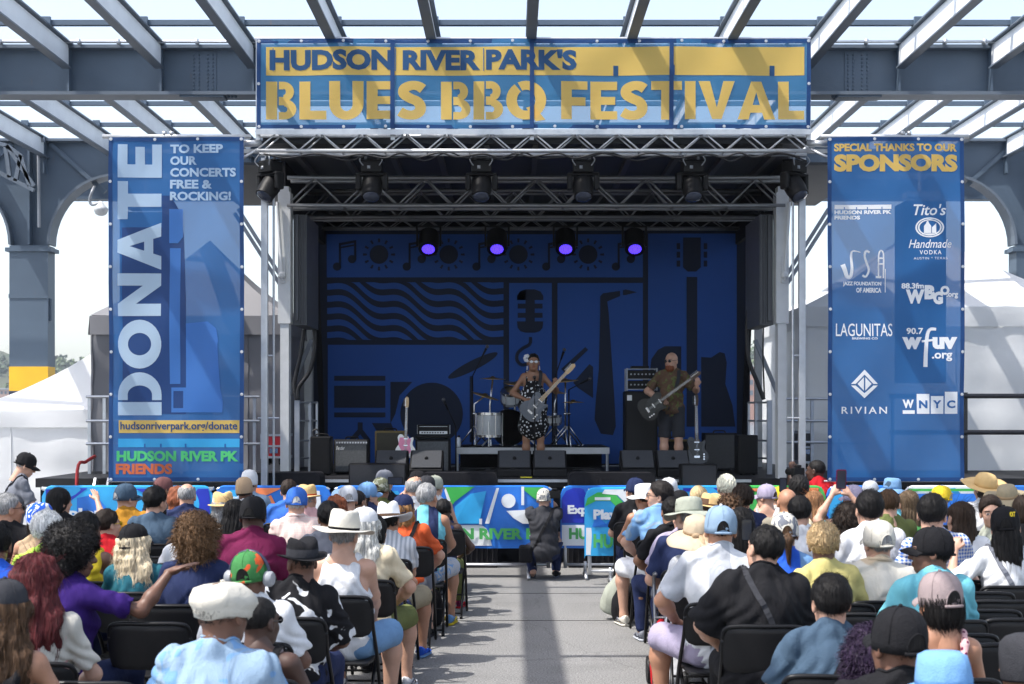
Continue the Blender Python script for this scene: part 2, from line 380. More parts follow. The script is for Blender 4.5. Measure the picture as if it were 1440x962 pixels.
# ------------------------------------------------------------------ pier shed steel frames
YG1, YG2, YG3 = 19.4, 26.0, 28.7
ZB, ZT = 6.32, 6.93
XL, XR = -8.77, 9.5
def steel_frame(Yf, label, th=.36, bolts=(), arch=1.27, show_cols=True):
    r_ = root('steel_frame', label, 'steel frame', (XL, Yf, 0), 'riveted steel frames of the pier shed')
    m = M(); hw = th/2
    def arc(xc, sgn):
        cx = xc+sgn*(.35+arch); cz = ZB-arch
        return [(cx-sgn*arch*math.cos(t), cz+arch*math.sin(t)) for t in [k*math.pi/24 for k in range(13)]]
    poly = [(XL-.35-arch-3, ZB)]
    aL0 = arc(XL, -1); aL = arc(XL, 1); aR = arc(XR, -1); aR0 = arc(XR, 1)
    poly += aL0[::-1]
    poly += aL+aR[::-1]+aR0+[(XR+.35+arch+3, ZB), (XR+.35+arch+3, ZT), (XL-.35-arch-3, ZT)]
    # the web plate, thin, with flange plates following its lower edge
    m.prism(poly, Yf-.02, Yf+.02); m.build('girder', steel, r_)
    fl = M()
    for pts in ([(XL-.35-arch-3, ZB)]+aL0[::-1], aL+aR[::-1], aR0+[(XR+.35+arch+3, ZB)]):
        for a, b in zip(pts[:-1], pts[1:]):
            fl.bar((a[0], Yf, a[1]), (b[0], Yf, b[1]), th, .045) if abs(a[1]-b[1]) < 1e-4 else fl.bar((a[0], Yf, a[1]), (b[0], Yf, b[1]), .045, th, up=(0, 1, 0))
    fl.box(XL-5, Yf-hw, ZT, XR+5, Yf+hw, ZT+.045)
    fl.build('flange', steel_lt, r_)
    for k in range(-9, 10):
        x = .243+1.25*k; st = M()
        st.box(x-.015, Yf-hw+.02, ZB+.03, x+.015, Yf-.02, ZT-.0); st.build('stiffener', steel, r_)
    for xc in (XL, XR):
        for s_ in (-1, 1):
            st = M(); st.bar((xc+s_*.35, Yf-.05, 6.9), (xc+s_*1.35, Yf-.05, ZB-arch*.16-.1), .05, .08); st.build('diagonal_brace', steel, r_)
    for xc in (XL, XR):
        c = M(); c.box(xc-.35, Yf-hw, 0, xc+.35, Yf+hw, ZB-arch-.02)
        c.box(xc-.02, Yf-hw-.01, ZB-arch+.0, xc+.02, Yf-.021, ZT-.05)
        co = c.build('column', steel, r_)
        b = M(); b.box(xc-.353, Yf-hw-.003, pZ(550, 26), xc+.353, Yf+hw+.003, pZ(516, 26)); b.build('yellow_band', mat('yellow_paint', (.75, .42, .02), .5, 0, .12, 3), co)
        b = M(); b.box(xc-.353, Yf-hw-.003, 0, xc+.353, Yf+hw+.003, pZ(551, 26)); b.build('navy_base', mat('navy_paint', (.02, .025, .05), .5), co)
        b = M(); b.box(xc-.42, Yf-hw-.03, ZB-arch-.13, xc+.42, Yf+hw+.03, ZB-arch-.06)
        for k in range(9): 
            for s_ in (-1, 1): b.ball((xc+s_*.36, Yf-.1, ZB-arch-1.0-.045*k), .03, 6)
        b.box(xc-.36, Yf-hw-.012, ZB-arch-.98, xc+.36, Yf-hw+.0, ZB-arch-.9)
        b.build('splice_plate', steel, co)
    for xb in bolts:
        b = M(); b.box(xb-.17, Yf-.035, ZB+.04, xb+.17, Yf-.021, ZT-.01)
        for i in (-.13, -.06, .06, .13):
            for k in range(10): b.ball((xb+i, Yf-.036, ZB+.08+k*.052), .016, 6)
        for k in range(9): b.ball((xb+.05+k*.05*(1 if xb < 0 else -1), Yf-.1, ZB-.035), .022, 6)
        b.box(xb-.3, Yf-hw+.02, ZB-.05, xb+.3, Yf+.1, ZB-.023)
        b.build('bolted_splice', steel, r_)
    return r_
f1 = steel_frame(YG1, 'grey blue steel girder frame crossing behind the big festival banner', bolts=(pX(287, YG1), pX(1205, YG1)))
f2 = steel_frame(YG2, 'grey blue steel frame with arched columns and yellow bands behind the tents', th=.4)
# small lattice bracket on the left column head
b = M(); q = lambda x, y: at(x, y, YG2-.5)
for a_, b_ in (((-10, 200), (10, 205)), ((10, 205), (48, 262)), ((-10, 238), (48, 268)), ((8, 206), (14, 250)), ((30, 218), (22, 255)), ((30, 220), (42, 262)), ((10, 205), (30, 220))):
    b.bar(q(*a_), q(*b_), .07, .07)
b.build('lattice_bracket', steel_lt, f2)
b = M(); b.tube([at(54, 195, YG2-.3), at(55, 320, YG2-.3)], .03); b.tube([at(46, 196, YG2-.3), at(62, 196, YG2-.3)], .05)
b.build('conduit', galv_d, f2)
b = M(); b.box(XL-4, YG3-.02, ZB, XR+4, YG3+.02, ZT); b.box(XL-4, YG3-.15, ZB-.04, XR+4, YG3+.15, ZB); b.box(XL-4, YG3-.15, ZT, XR+4, YG3+.15, ZT+.04)
b.build('eave_beam', steel, f2)
# rafters: I-beams running over the audience, purlins across them
for Yf_ in (YG1,):
    m = M(); m.tube([(-11, Yf_-.26, ZT+.06), (12, Yf_-.26, ZT+.06)], .022, 8)
    for k in range(-20, 24): m.box(k*.53-.02, Yf_-.29, ZT+.03, k*.53+.02, Yf_-.19, ZT+.09)
    m.build('conduit', galv, f1, True)
for k in range(-8, 10):
    x = .243+1.25*k
    r_ = root('roof_rafter', 'steel roof rafter running over the crowd, one of a row of identical parallel beams', 'rafter', (x, 11, 6.6), 'parallel steel rafters of the open roof')
    m = M(); z0, z1 = 6.64, 6.985
    m.box(x-.008, 3.5, z0+.02, x+.008, 28.6, z1-.02); m.build('web', steel_web, r_)
    m = M(); m.box(x-.062, 3.5, z0, x+.062, YG1-.2, z0+.02); m.box(x-.062, YG1+.2, z0, x+.062, 28.6, z0+.02); m.box(x-.062, 3.5, z1-.005, x+.062, 28.6, z1+.015); m.build('flange', steel_lt, r_)
for Y in (5.6, 10.05, 14.65, 16.75, 18.4, 20.0, 21.6, 23.2, 24.9, 27.3):
    m = M(); m.box(-11.5, Y-.04, 7.003, 12.5, Y+.04, 7.07)
    for k in range(-8, 10): m.box(.243+1.25*k-.06, Y-.09, 7.001, .243+1.25*k+.06, Y-.041, 7.1)
    m.build('roof_purlin', steel, label='thin steel purlin crossing the rafters, one of several identical ones', cat='purlin', group='purlins across the open roof')
# hanging pendant lamp under the left arch
r_ = root('pendant_lamp', 'small round glass lamp hanging under the left steel arch', 'lamp', at(142, 285, 25.6))
m = M(); m.lathe([(.02, .14), (.05, .1), (.11, .03), (.13, 0), (.125, -.03), (.1, -.09), (.05, -.12), (.001, -.125)], at(142, 294, 25.6), 16); m.build('lamp_shade', mat('lamp_glass', (.55, .57, .58), .3), r_, True)
m = M(); m.tube(smoothpath([at(142, 284, 25.6), at(130, 288, 25.6), at(126, 281, 25.6), at(130, 268, 25.6), at(133, 262, 25.9)]), .025); m.build('bracket_arm', galv_d, r_, True)
# ------------------------------------------------------------------ tents
def cloth_noise(p, amp, f, seed=0):
    return amp*(math.sin(p[0]*f+seed)+math.sin(p[2]*f*1.3+p[0]*f*.6+seed*2)+math.sin(p[2]*f*2.1-p[1]*f+seed*3)*.5)
def sheet(m, fn, nu, nv, mi=0):
    b = len(m.v)
    for i in range(nu+1):
        for j in range(nv+1): m.v.append(tuple(fn(i/nu, j/nv)))
    for i in range(nu):
        for j in range(nv): m.f.append((b+i*(nv+1)+j, b+(i+1)*(nv+1)+j, b+(i+1)*(nv+1)+j+1, b+i*(nv+1)+j+1)); m.m.append(mi)
def tent(name, label, x0, x1, y0, y1, zb, ze, zp, m_roof, m_wall, cat='tent', val=.25, seed=0, sag=.25):
    r_ = root(name, label, cat, ((x0+x1)/2, (y0+y1)/2, zb))
    cx, cy = (x0+x1)/2, (y0+y1)/2
    C4 = [(x0, y0), (x1, y0), (x1, y1), (x0, y1)]
    m = M()
    for i in range(4):
        a, b = C4[i], C4[(i+1) % 4]
        def fn(u, v, a=a, b=b):
            ex, ey = a[0]+(b[0]-a[0])*u, a[1]+(b[1]-a[1])*u
            x, y = ex+(cx-ex)*v, ey+(cy-ey)*v
            z = ze+(zp-ze)*(v-sag*math.sin(math.pi*v)*(.55+.45*math.sin(math.pi*u)))
            p = (x, y, z); return (x, y, z+cloth_noise(p, .012, 4, seed)*(1-v))
        sheet(m, fn, 12, 14)
    m.build('roof', m_roof, r_, True)
    for i in range(4):
        a, b = C4[i], C4[(i+1) % 4]; nx, ny = (b[1]-a[1]), -(b[0]-a[0]); L = math.hypot(nx, ny); nx /= L; ny /= L
        m = M()
        def fn(u, v, a=a, b=b, nx=nx, ny=ny):
            x, y = a[0]+(b[0]-a[0])*u, a[1]+(b[1]-a[1])*u; z = ze+.01-val*v
            d = .012+cloth_noise((x+y, y, z), .012, 5, seed+1)*v; return (x+nx*d, y+ny*d, z)
        sheet(m, fn, 24, 3); m.build('valance', m_wall, r_, True)
        m = M()
        def fn2(u, v, a=a, b=b, nx=nx, ny=ny):
            x, y = a[0]+(b[0]-a[0])*u, a[1]+(b[1]-a[1])*u; z = ze-.05-(ze-.05-zb)*v
            d = -.05+cloth_noise((x+y, y, z), .011, 4.2, seed)+.009*math.sin(u*37+v*3)+.008*abs(math.sin(u*9+v*7+math.sin(v*11)*.8)); return (x+nx*d, y+ny*d, z)
        sheet(m, fn2, 40, 26); sw = m.build('side_wall', m_wall, r_, True)
        if i == 0:
            for us in (.2, .5, .8):
                m = M(); m.tube([tuple(Vector(fn2(us, v_/12))+Vector((nx*.006, ny*.006, 0))) for v_ in range(13)], .007, 6); m.build('seam', m_wall, sw)
    for i in range(4):
        m = M(); x = C4[i][0]+(.05 if C4[i][0] < cx else -.05); y = C4[i][1]+(.08 if C4[i][1] < cy else -.08)
        m.box(x-.02, y-.02, zb, x+.02, y+.02, ze); m.build('pole', galv, r_)
    return r_
tw = mat('white_tent', (.86, .87, .88), .55, 0, .05, 1.2, .25, 5, tr=.3)
tg = mat('grey_tent', (.24, .24, .26), .7, 0, .06, 1.5, .2, 6, tr=.15)
tg2 = mat('pale_tent', (.84, .86, .88), .6, 0, .06, 1.2, .25, 5, tr=.25)
tent('marquee', 'bright white marquee behind the left barricade at the edge of the photo', pX(-75, 24.1), pX(370, 24.1), 24.1, 25.5, 0, pZ(577, 24.1), pZ(474, 24.8), tw, tw, seed=1, val=.3, sag=.3)
DZ = 1.12
tent('popup_tent', 'grey pop-up tent with closed walls behind the donate banner', pX(127, 21), pX(403, 21), 21, 24.0, DZ+.005, pZ(445, 21), pZ(338, 22.5), tg, tg, seed=2, val=.28, sag=.12)
tg_b = M(); tg_b.box(pX(352, 21)-.03, 20.955, pZ(464, 21), pX(362, 21)+.02, 20.962, pZ(457, 21))
tent('popup_tent', 'pale grey walled tent behind the sponsor banner', pX(1128, 21.4), pX(1560, 21.4), 21.4, 25.5, DZ+.005, pZ(432, 21.4), pZ(318, 23.4), tg2, tg2, seed=4, val=.3, sag=.14)

# the air between the pier and the far shore
m = M(); m.box(-2600, -600, -4, 2600, 3100, 62)
hz = bpy.data.materials.new('haze_air'); hz.use_nodes = True; hn = hz.node_tree.nodes; hn.remove(hn['Principled BSDF'])
pv = hn.new('ShaderNodeVolumePrincipled'); pv.inputs['Color'].default_value = (.86, .93, 1, 1); pv.inputs['Density'].default_value = .00022; pv.inputs['Anisotropy'].default_value = .2
hz.node_tree.links.new(pv.outputs[0], hn['Material Output'].inputs['Volume'])
m.build('haze', hz, kind='stuff')

for q_ in (black, blackcloth, deckm): q_.node_tree.nodes['Principled BSDF'].inputs['Specular IOR Level'].default_value = .2
# ------------------------------------------------------------------ mobile stage
YF, YD, YB = 17.7, 18.95, 23.3         # roof front truss, deck edge, backdrop
st = root('mobile_stage', 'black festival stage with dark roof on aluminium trusses and columns', 'stage', (.3, 20.5, 0))
m = M(); m.box(-6.35, YD, DZ-.12, 9.5, 26, DZ); m.build('deck', deckm, st)
m = M(); m.box(-6.3, YD+.05, 0, 9.4, YD+.08, DZ-.12)
for k in range(46): 
    x = -6.2+k*.34; m.box(x, YD+.03, .02, x+.05, YD+.051, DZ-.14)
m.build('skirt', blackcloth, st)
m = M()
for a, b in ((443, 491), (571, 600), (700, 798), (918, 958), (1013, 1056)):
    m.box(pX(a, YD), YD-.03, DZ-.05, pX(b, YD), YD-.002, DZ-.012)
m.build('edge_trim', galv, st)
xl, xr = pX(360, YF), pX(1140, YF)
def truss(name, x0, x1, Y, zb, zt, cell, r=.024, dep=.28, m_=galv, par=st, r2_=.011):
    m = M(); n = max(2, int(round((x1-x0)/cell))); d = (x1-x0)/n
    for z in (zb, zt):
        for y in ((Y, Y+dep)): m.tube([(x0, y, z), (x1, y, z)], r, 8)
    for i in range(n):
        a = x0+i*d
        for y in (Y, Y+dep):
            m.tube([(a, y, zb), (a+d/2, y, zt)], r2_, 6); m.tube([(a+d/2, y, zt), (a+d, y, zb)], r2_, 6)
        m.tube([(a, Y, zb), (a, Y+dep, zb)], r2_, 6); m.tube([(a+d/2, Y, zt), (a+d/2, Y+dep, zt)], r2_, 6)
    return m.build(name, m_, par, True)
truss('front_truss', xl, xr, YF, pZ(212, YF), pZ(186, YF), .52, .024, .25)
m = M(); m.box(xl, YF-.04, pZ(190, YF), xr, YF-.026, pZ(182.5, YF)); m.build('front_rail', galv, st)
ZR = pZ(212, YF)+.12
m = M()
m.add([(-3.15, YF+.27, ZR+.02), (3.75, YF+.27, ZR+.02), (3.6, 23.6, ZR-.02), (-3.0, 23.6, ZR-.02), (-3.15, YF+.27, ZR+.2), (3.75, YF+.27, ZR+.2), (3.6, 23.6, ZR+.25), (-3.0, 23.6, ZR+.25)],
      [(3, 2, 1, 0), (4, 5, 6, 7), (0, 1, 5, 4), (1, 2, 6, 5), (2, 3, 7, 6), (3, 0, 4, 7)])
m.build('roof_panel', mat('roof_dark', (.02, .022, .027), .6, 0, .2, 2), st)
m = M()
for k in range(11): 
    x = -2.8+k*.62; m.box(x-.035, YF+.35, ZR-.06, x+.035, 23.5, ZR+.02)
m.build('roof_rib', mat('rib_dark', (.05, .048, .05), .5, .2), st)
m = M(); m.box(-3.1, 23.5, pZ(330, 23.3), 3.7, 23.55, ZR+.1)
for s_ in (-3.12, 3.66): m.box(s_, 19.2, 4.75, s_+.06, 23.5, ZR+.02)
m.build('rear_valance', blackcloth, st)
for a_, b_ in ((-4.5, -3.03), (3.62, 5.0)):
    m = M(); m.box(a_, 19.6, ZR+.03, b_, 23.45, ZR+.07); m.build('sun_blocker', mat('roof_dark', (.02, .022, .027)), st)  # added panel beside the roof, blocks sun from reaching the backdrop
tm = mat('truss_grey', (.2, .205, .215), .4, .6, .15, 9)
truss('roof_truss', pX(404, 18.9), pX(1104, 18.9), 18.9, pZ(289, 18.9), pZ(250, 18.9), .72, .028, .3, tm, r2_=.014)
truss('roof_truss', pX(428, 20.6), pX(1082, 20.6), 20.6, pZ(305, 20.6), pZ(268, 20.6), .68, .024, .3, tm)
truss('roof_truss', pX(437, 22.9), pX(1058, 22.9), 22.9, pZ(320.5, 22.9), pZ(308, 22.9), .42, .018, .2, tm, r2_=.009)
# columns, mast legs, braces
def mirror(p): return 1500-p          # the stage is symmetrical about pixel column 750
for sd in (0, 1):
    f = (lambda p: mirror(p)) if sd else (lambda p: p)
    X = lambda p, Y: pX(f(p), Y)
    Y = 18.9
    m = M(); m.box(X(394, Y), Y, DZ, X(406, Y), Y+.2, pZ(262, Y)); m.box(X(391, Y), Y-.015, pZ(455, Y), X(408.5, Y), Y+.22, pZ(270, Y))
    co = m.build('column', galv_w, st)
    m = M(); m.box(X(410, Y), Y+.15, pZ(456, Y), X(429, Y), Y+1.3, pZ(300, Y)); m.box(X(414, Y), Y+.1, pZ(450, Y), X(418, Y), Y+.15, pZ(300, Y)); [m.box(X(412+q_*3.6, Y), Y+.12, pZ(454, Y), X(413+q_*3.6, Y), Y+.149, pZ(302, Y)) for q_ in (2, 3, 4)]; m.build('folded_wing', mat('wing_grey', (.085, .09, .1), .5, .2, .15, 5), st)
    m = M(); m.tube([(X(398, Y), Y-.06, pZ(395, Y)), (X(391, Y), Y-.06, pZ(285, Y))], .022); m.ball((X(398, Y), Y-.07, pZ(388, Y)), .055)
    m.box(X(394, Y), Y-.05, pZ(398, Y), X(402, Y), Y-.016, pZ(362, Y)); m.build('hydraulic_ram', galv_w, co)
    Y = 18.2
    m = M(); m.box(X(367, Y), Y, .0, X(376, Y), Y+.08, pZ(222, Y)); m.build('mast_leg', galv, st)
    m = M(); m.tube([(X(384, Y), Y+.05, DZ-.3), (X(384, Y), Y+.05, pZ(270, Y))], .016)
    m.tube([(X(366, Y), Y+.04, pZ(500, Y)), (X(384, Y), Y+.05, pZ(500, Y))], .013); m.tube([(X(362, Y), Y+.04, pZ(588, Y)), (X(392, Y), Y+.05, pZ(588, Y))], .013); m.build('mast_leg', galv, st)
    Y = 20.0
    m = M(); m.bar((X(330, Y), Y, pZ(300, Y)), (X(396, Y), Y, pZ(404, Y)), .04, .05); m.bar((X(335, Y), Y, pZ(294, Y)), (X(402, Y), Y, pZ(400, Y)), .04, .05); m.build('brace', galv_d, st)
    Y = 23.0
    m = M(); m.box(X(428, Y), Y, DZ, X(438, Y), Y+.1, pZ(322, Y)); m.build('rear_column', galv_w, st)
    Y = 21.8
    m = M(); m.bar((X(438, Y), Y, pZ(478, Y)), (X(404, Y), Y, pZ(560, Y)), .05, .06); m.build('brace', galv_d, st)
    # ladder-like folded guard rail
    Y = 20.2
    g_ = root('guard_rail', ['short aluminium guard rail with cables looped on it, left of the backdrop', 'short aluminium guard rail right of the backdrop beside the dark speaker'][sd], 'guard rail', (X(425, Y), Y, DZ), 'folded guard rails on the stage')
    m = M()
    m.box(X(414, Y), Y, DZ, X(421, Y), Y+.06, pZ(563, Y)); m.box(X(429, Y), Y+.3, DZ, X(433, Y), Y+.36, pZ(566, Y)); m.box(X(437, Y), Y+.5, DZ, X(440, Y), Y+.55, pZ(566, Y))
    m.build('post', galv, g_)
    m = M()
    for py in (566, 592, 620, 645): m.tube([(X(417, Y), Y+.03, pZ(py, Y)), (X(431, Y), Y+.33, pZ(py, Y)), (X(439, Y), Y+.52, pZ(py, Y))], .014)
    m.build('rail', galv_d, g_)
# cables hanging
cab = mat('cable_black', (.008, .008, .01), .5)
for i, (pts, lab) in enumerate((([(420, 340), (430, 362), (431, 420), (424, 490), (414, 540), (418, 562)], 'thick black cable hanging straighter down left of the backdrop'),
                 ([(424, 335), (436, 420), (443, 480), (436, 520), (420, 545), (419, 562)], 'black cable bowing out to the right beside the left drape'),
                 ([(1086, 352), (1072, 362), (1064, 400), (1052, 440), (1052, 500), (1066, 540), (1074, 562)], 'thick black cable bundle hanging right of the backdrop'),
                 ([(1074, 440), (1073, 500), (1075, 560)], 'thin straight cable hanging right of the backdrop'))):
    Y = 20.1; m = M(); m.tube(smoothpath([at(a, b, Y) for a, b in pts]), .03 if i < 3 else .012, 8)
    m.build('cable', cab, smooth=True, label=lab, cat='cable', group='cables hanging at the stage sides')
# ------------------------------------------------------------------ backdrop with printed silhouettes
bd = root('stage_backdrop', 'dark blue printed backdrop with instrument silhouettes behind the musicians', 'backdrop', (pX(750, YB), YB, DZ))
dk = mat('backdrop_navy', (.007, .015, .042), .8, 0, .1, 2, .12, 5); bl = mat('backdrop_blue', (.012, .082, .36), .75, 0, .1, .8, .12, 4)
m = M(); n = 40
def bdf(u, v):
    x = pX(441+u*614, YB); return (x, YB+.02+.004*math.sin(u*40), pZ(655-v*337, YB))
sheet(m, bdf, 60, 8); m.build('cloth', dk, bd, True)
m = M()
for f in (lambda p: p, mirror):
    a = [(f(438), 322), (f(447), 322), (f(459), 655), (f(453), 655)]
    m.prism([(pX(p, YB), pZ(q, YB)) for p, q in a], YB-.08, YB-.03)
m.build('side_drape', blackcloth, bd)
Ya = YB-.0
art = M()
def panel(x0, y0, x1, y1): art.box(pX(x0, YB), YB+.004, pZ(y0, YB), pX(x1, YB), YB+.010, pZ(y1, YB))
for p in ((459.5, 329.5, 904, 390), (460, 397, 708, 478), (461, 485, 708, 652), (716, 398, 776, 652), (784, 398, 904, 652), (911.5, 328.5, 1036, 652)): panel(*p)
art.build('blue_panel', bl, bd)
ar = M(); YA0, YA1 = YB-.006, YB+.001
def poly(pts): ar.prism([(pX(a, YB), pZ(b, YB)) for a, b in pts], YA0, YA1)
def disc(cx, cy, r, n=28, ry=None, rot=0, r_in=None):
    ry = ry or r; c_, s_ = math.cos(rot), math.sin(rot)
    P_ = lambda rr, k: (cx+rr*math.cos(k)*c_-rr*ry/r*math.sin(k)*s_, cy+rr*math.cos(k)*s_+rr*ry/r*math.sin(k)*c_)
    poly([P_(r, 2*math.pi*k/n) for k in range(n)])
for k in range(5):
    o = 98*k
    disc(474+o, 375, 5.8); disc(495+o, 364.5, 5.8)
    poly([(476.5+o, 343), (479.5+o, 343), (479.5+o, 375), (476.5+o, 375)]); poly([(498+o, 339), (501+o, 339), (501+o, 365), (498+o, 365)])
    poly([(476.5+o, 342), (501+o, 337.5), (501+o, 341), (476.5+o, 345.5)]); poly([(479.6+o, 347), (497.9+o, 343.6), (497.9+o, 346), (479.6+o, 349.4)])
for k in range(4):
    cx, cy = 533+98*k, 358; disc(cx, cy, 13.2)
    for j in range(12):
        a = math.pi/6*j; c_, s_ = math.cos(a), math.sin(a)
        poly([(cx+17*c_-1.3*s_, cy+17*s_+1.3*c_), (cx+22.5*c_-1.7*s_, cy+22.5*s_+1.7*c_), (cx+22.5*c_+1.7*s_, cy+22.5*s_-1.7*c_), (cx+17*c_+1.3*s_, cy+17*s_-1.3*c_)])
wv = M()
for k in range(-7, 5):
    N = 60
    for i in range(N):
        q = []
        for t in (i/N, (i+1)/N):
            z = t*1050; yc = 465+72*k+.43*z+28*math.sin(2*math.pi*z/330+2.5)-8
            x = 460+t*248; y = 300+yc/4.235
            q.append((x, max(397, min(478, y-4.3)), max(397, min(478, y+4.3))))
        if q[0][2]-q[0][1] < .05 and q[1][2]-q[1][1] < .05: continue
        wv.add([(pX(a, YB), YB-.003, pZ(b, YB)) for a, b in ((q[0][0], q[0][1]), (q[1][0], q[1][1]), (q[1][0], q[1][2]), (q[0][0], q[0][2]))], [(3, 2, 1, 0)])
wv.build('wave_print', dk, bd)
# microphone
for (x0, y0, x1, y1) in ((739, 407, 752, 468),): poly([(x0, y0), (x1, y0), (x1, y1), (x0, y1)])
poly([(727, 424), (727, 418), (732, 410), (739.1, 407), (739.1, 422), (727, 422)][2:]+[(727, 422), (727, 417)])
for s_ in (1, -1):
    f = (lambda p: p) if s_ > 0 else (lambda p: 1491-p)
    for a in ([(727, 422), (727, 416), (731, 410), (739, 407), (739, 422)], [(728, 427), (739, 427), (739, 434), (728, 434)], [(728, 440), (739, 440), (739, 447), (728, 447)], [(727, 452), (739, 452), (739, 468), (732, 466), (728, 461)]):
        poly([(f(p), q) for p, q in a])
# cable under the microphone
pts = smoothpath([(746, 474, 0), (745, 484, 0), (735, 490, 0), (728, 497, 0), (727, 506, 0), (733, 513, 0), (742, 512, 0)], 6)
for a, b in zip(pts[:-1], pts[1:]):
    d = (b-a).normalized(); n_ = Vector((-d.y, d.x, 0))*2.4; poly([(a.x+n_.x, a.y+n_.y), (b.x+n_.x, b.y+n_.y), (b.x-n_.x, b.y-n_.y), (a.x-n_.x, a.y-n_.y)])
# saxophone
poly([(872, 409), (848, 412.5), (844, 417), (844, 440), (842, 520), (838, 560), (836, 590), (845, 610), (862, 612), (866, 600), (864, 560), (856, 440), (854, 424), (872, 416.5)])
poly([(876, 408), (880, 407), (896, 411), (880, 415), (876, 415)])
poly([(829, 512), (834, 516), (834, 560), (812, 545), (806, 538)]); poly([(823, 488), (827, 492), (794, 524), (789, 519)])
# acoustic guitar
poly([(960.5, 334), (985.5, 334), (985.5, 376), (979, 382), (967, 382), (960.5, 376)])
for x in (951.5, 989.5):
    for y in (342, 354, 366.5): poly([(x, y), (x+5, y), (x+5, y+8.5), (x, y+8.5)])
poly([(965.5, 389.5), (980.5, 389.5), (980.5, 600), (965.5, 600)])
poly([(958, 487), (935, 487), (925, 492), (916, 505), (914, 522), (920, 545), (914, 570), (913, 600), (958, 600)])
poly([(986, 502), (1000, 503), (1012, 495), (1019, 497), (1022, 510), (1020, 540), (1030, 570), (1034, 600), (986, 600)])
# drum kit print
disc(607, 582, 44, 40)
for a in ((470, 528.5, 542, 535.5), (470, 542.5, 542, 573.5), (470, 580, 542, 587)): poly([(a[0], a[1]), (a[2], a[1]), (a[2], a[3]), (a[0], a[3])])
poly([(503, 594), (510, 594), (510, 604), (521, 618), (512, 618), (506.5, 611), (500, 618), (491, 618), (503, 604)])
disc(665, 514, 39, 32, ry=7, rot=-.47)
poly([(660.5, 529), (665.5, 529), (665.5, 622), (660.5, 622)])
poly([(549, 537), (580, 537), (562, 556), (556, 582), (549, 596)]); poly([(523, 595), (550, 595), (556, 610), (532, 610)])
ar.build('silhouette_print', dk, bd)
# ------------------------------------------------------------------ stage lights
def moving_light(px, label, tilt, yaw):
    Y = YF+.35; z = pZ(212, YF)-.02; x = pX(px, Y)
    r_ = root('moving_light', label, 'stage light', (x, Y, z), 'black moving head lights under the front truss', rz=yaw); ORG[r_.name] = Vector()
    m = M(); m.box(-.13, -.1, -.2, .13, .1, -.06); m.box(-.16, -.06, -.06, .16, .06, -.035); m.build('base', black, r_, bevel=.015)
    m = M()
    for s_ in (-1, 1): m.tube([(s_*.08, 0, -.04), (s_*.08, .0, .02), (s_*.05, .02, .06)], .018); m.tube(smoothpath([(s_*.1, -.1, -.12), (s_*.14, -.13, -.05), (s_*.08, -.1, .04)]), .008, 6)
    m.box(-.05, -.11, -.16, -.01, -.101, -.12); m.build('clamp', galv_d, r_, True)
    m = M()
    for s_ in (-1, 1): m.box(s_*.17-.035, -.06, -.42, s_*.17+.035, .06, -.2)
    m.box(-.2, -.07, -.24, .2, .07, -.2); m.build('yoke', black, r_, bevel=.02)
    m = M(); rot = Matrix.Translation((0, 0, -.37)) @ Euler((tilt, 0, 0)).to_matrix().to_4x4()
    m.lathe([(.09, -.2), (.115, -.17), (.13, -.05), (.13, .06), (.118, .12), (.118, .17)], (0, 0, 0), 20); m.xf(rot)
    h = m.build('lamp_head', black, r_, True, sharp=40)
    m = M(); m.lathe([(.105, .165), (.1, .178), (.05, .195), (.0001, .2)], (0, 0, 0), 20); m.xf(rot); m.build('lens', mat('lens_glass', (.05, .06, .09), .05, .2), h, True)
for px, lab, t, yw in ((380, 'leftmost moving light under the front truss, tilted aside beside the left column', 2.5, -.7), (523, 'second moving light from the left under the front truss', 2.6, .0),
    (677, 'moving light under the front truss left of the centre, third from the left', 2.6, .0), (820, 'moving light under the front truss right of the centre, third from the right', 2.6, .0),
    (973, 'second moving light from the right under the front truss', 2.6, .1), (1117, 'rightmost moving light under the front truss beside the sponsor banner', 2.5, .6)): moving_light(px, lab, t, yw)
ledm = mat('led_blue', (.05, .03, .5), .3, emit=((.075, .035, 1.0), 1.3))
for i, px in enumerate((603, 699, 795, 892)):
    Y = 22.6; r_ = root('par_light', 'round stage light glowing violet blue at the back truss, %s' % ['leftmost of four', 'second from left of four', 'third from left of four', 'rightmost of four'][i], 'stage light', (pX(px, Y), Y, pZ(320, Y)), 'violet lights along the back truss'); ORG[r_.name] = Vector()
    m = M(); rot = Matrix.Translation((0, -.05, -.26)) @ Euler((R(-40), 0, 0)).to_matrix().to_4x4()
    m.lathe([(.08, .26), (.16, .2), (.17, .0), (.16, -.13)], (0, 0, 0), 20); m.xf(rot); h = m.build('housing', black, r_, True, sharp=40)
    m = M()
    for ring, k in ((0, 1), (.03, 6), (.06, 12), (.088, 16)):
        for j in range(k):
            a = 2*math.pi*j/k; m.lathe([(.015, -.131), (.01, -.14), (.0001, -.143)], (ring*math.cos(a), ring*math.sin(a), 0), 8)
    m.xf(rot); m.build('led_lens', ledm, h)
    m = M(); m.lathe([(.105, -.1305), (.0001, -.1306)], (0, 0, 0), 20); m.xf(rot); m.build('lens_plate', mat('led_plate', (.03, .02, .2), .3, emit=((.05, .02, .9), .22)), h)
    m = M(); m.box(-.2, -.03, -.3, -.17, .03, .0); m.box(.17, -.03, -.3, .2, .03, 0); m.box(-.2, -.03, 0, .2, .03, .03); m.build('yoke', black, r_)
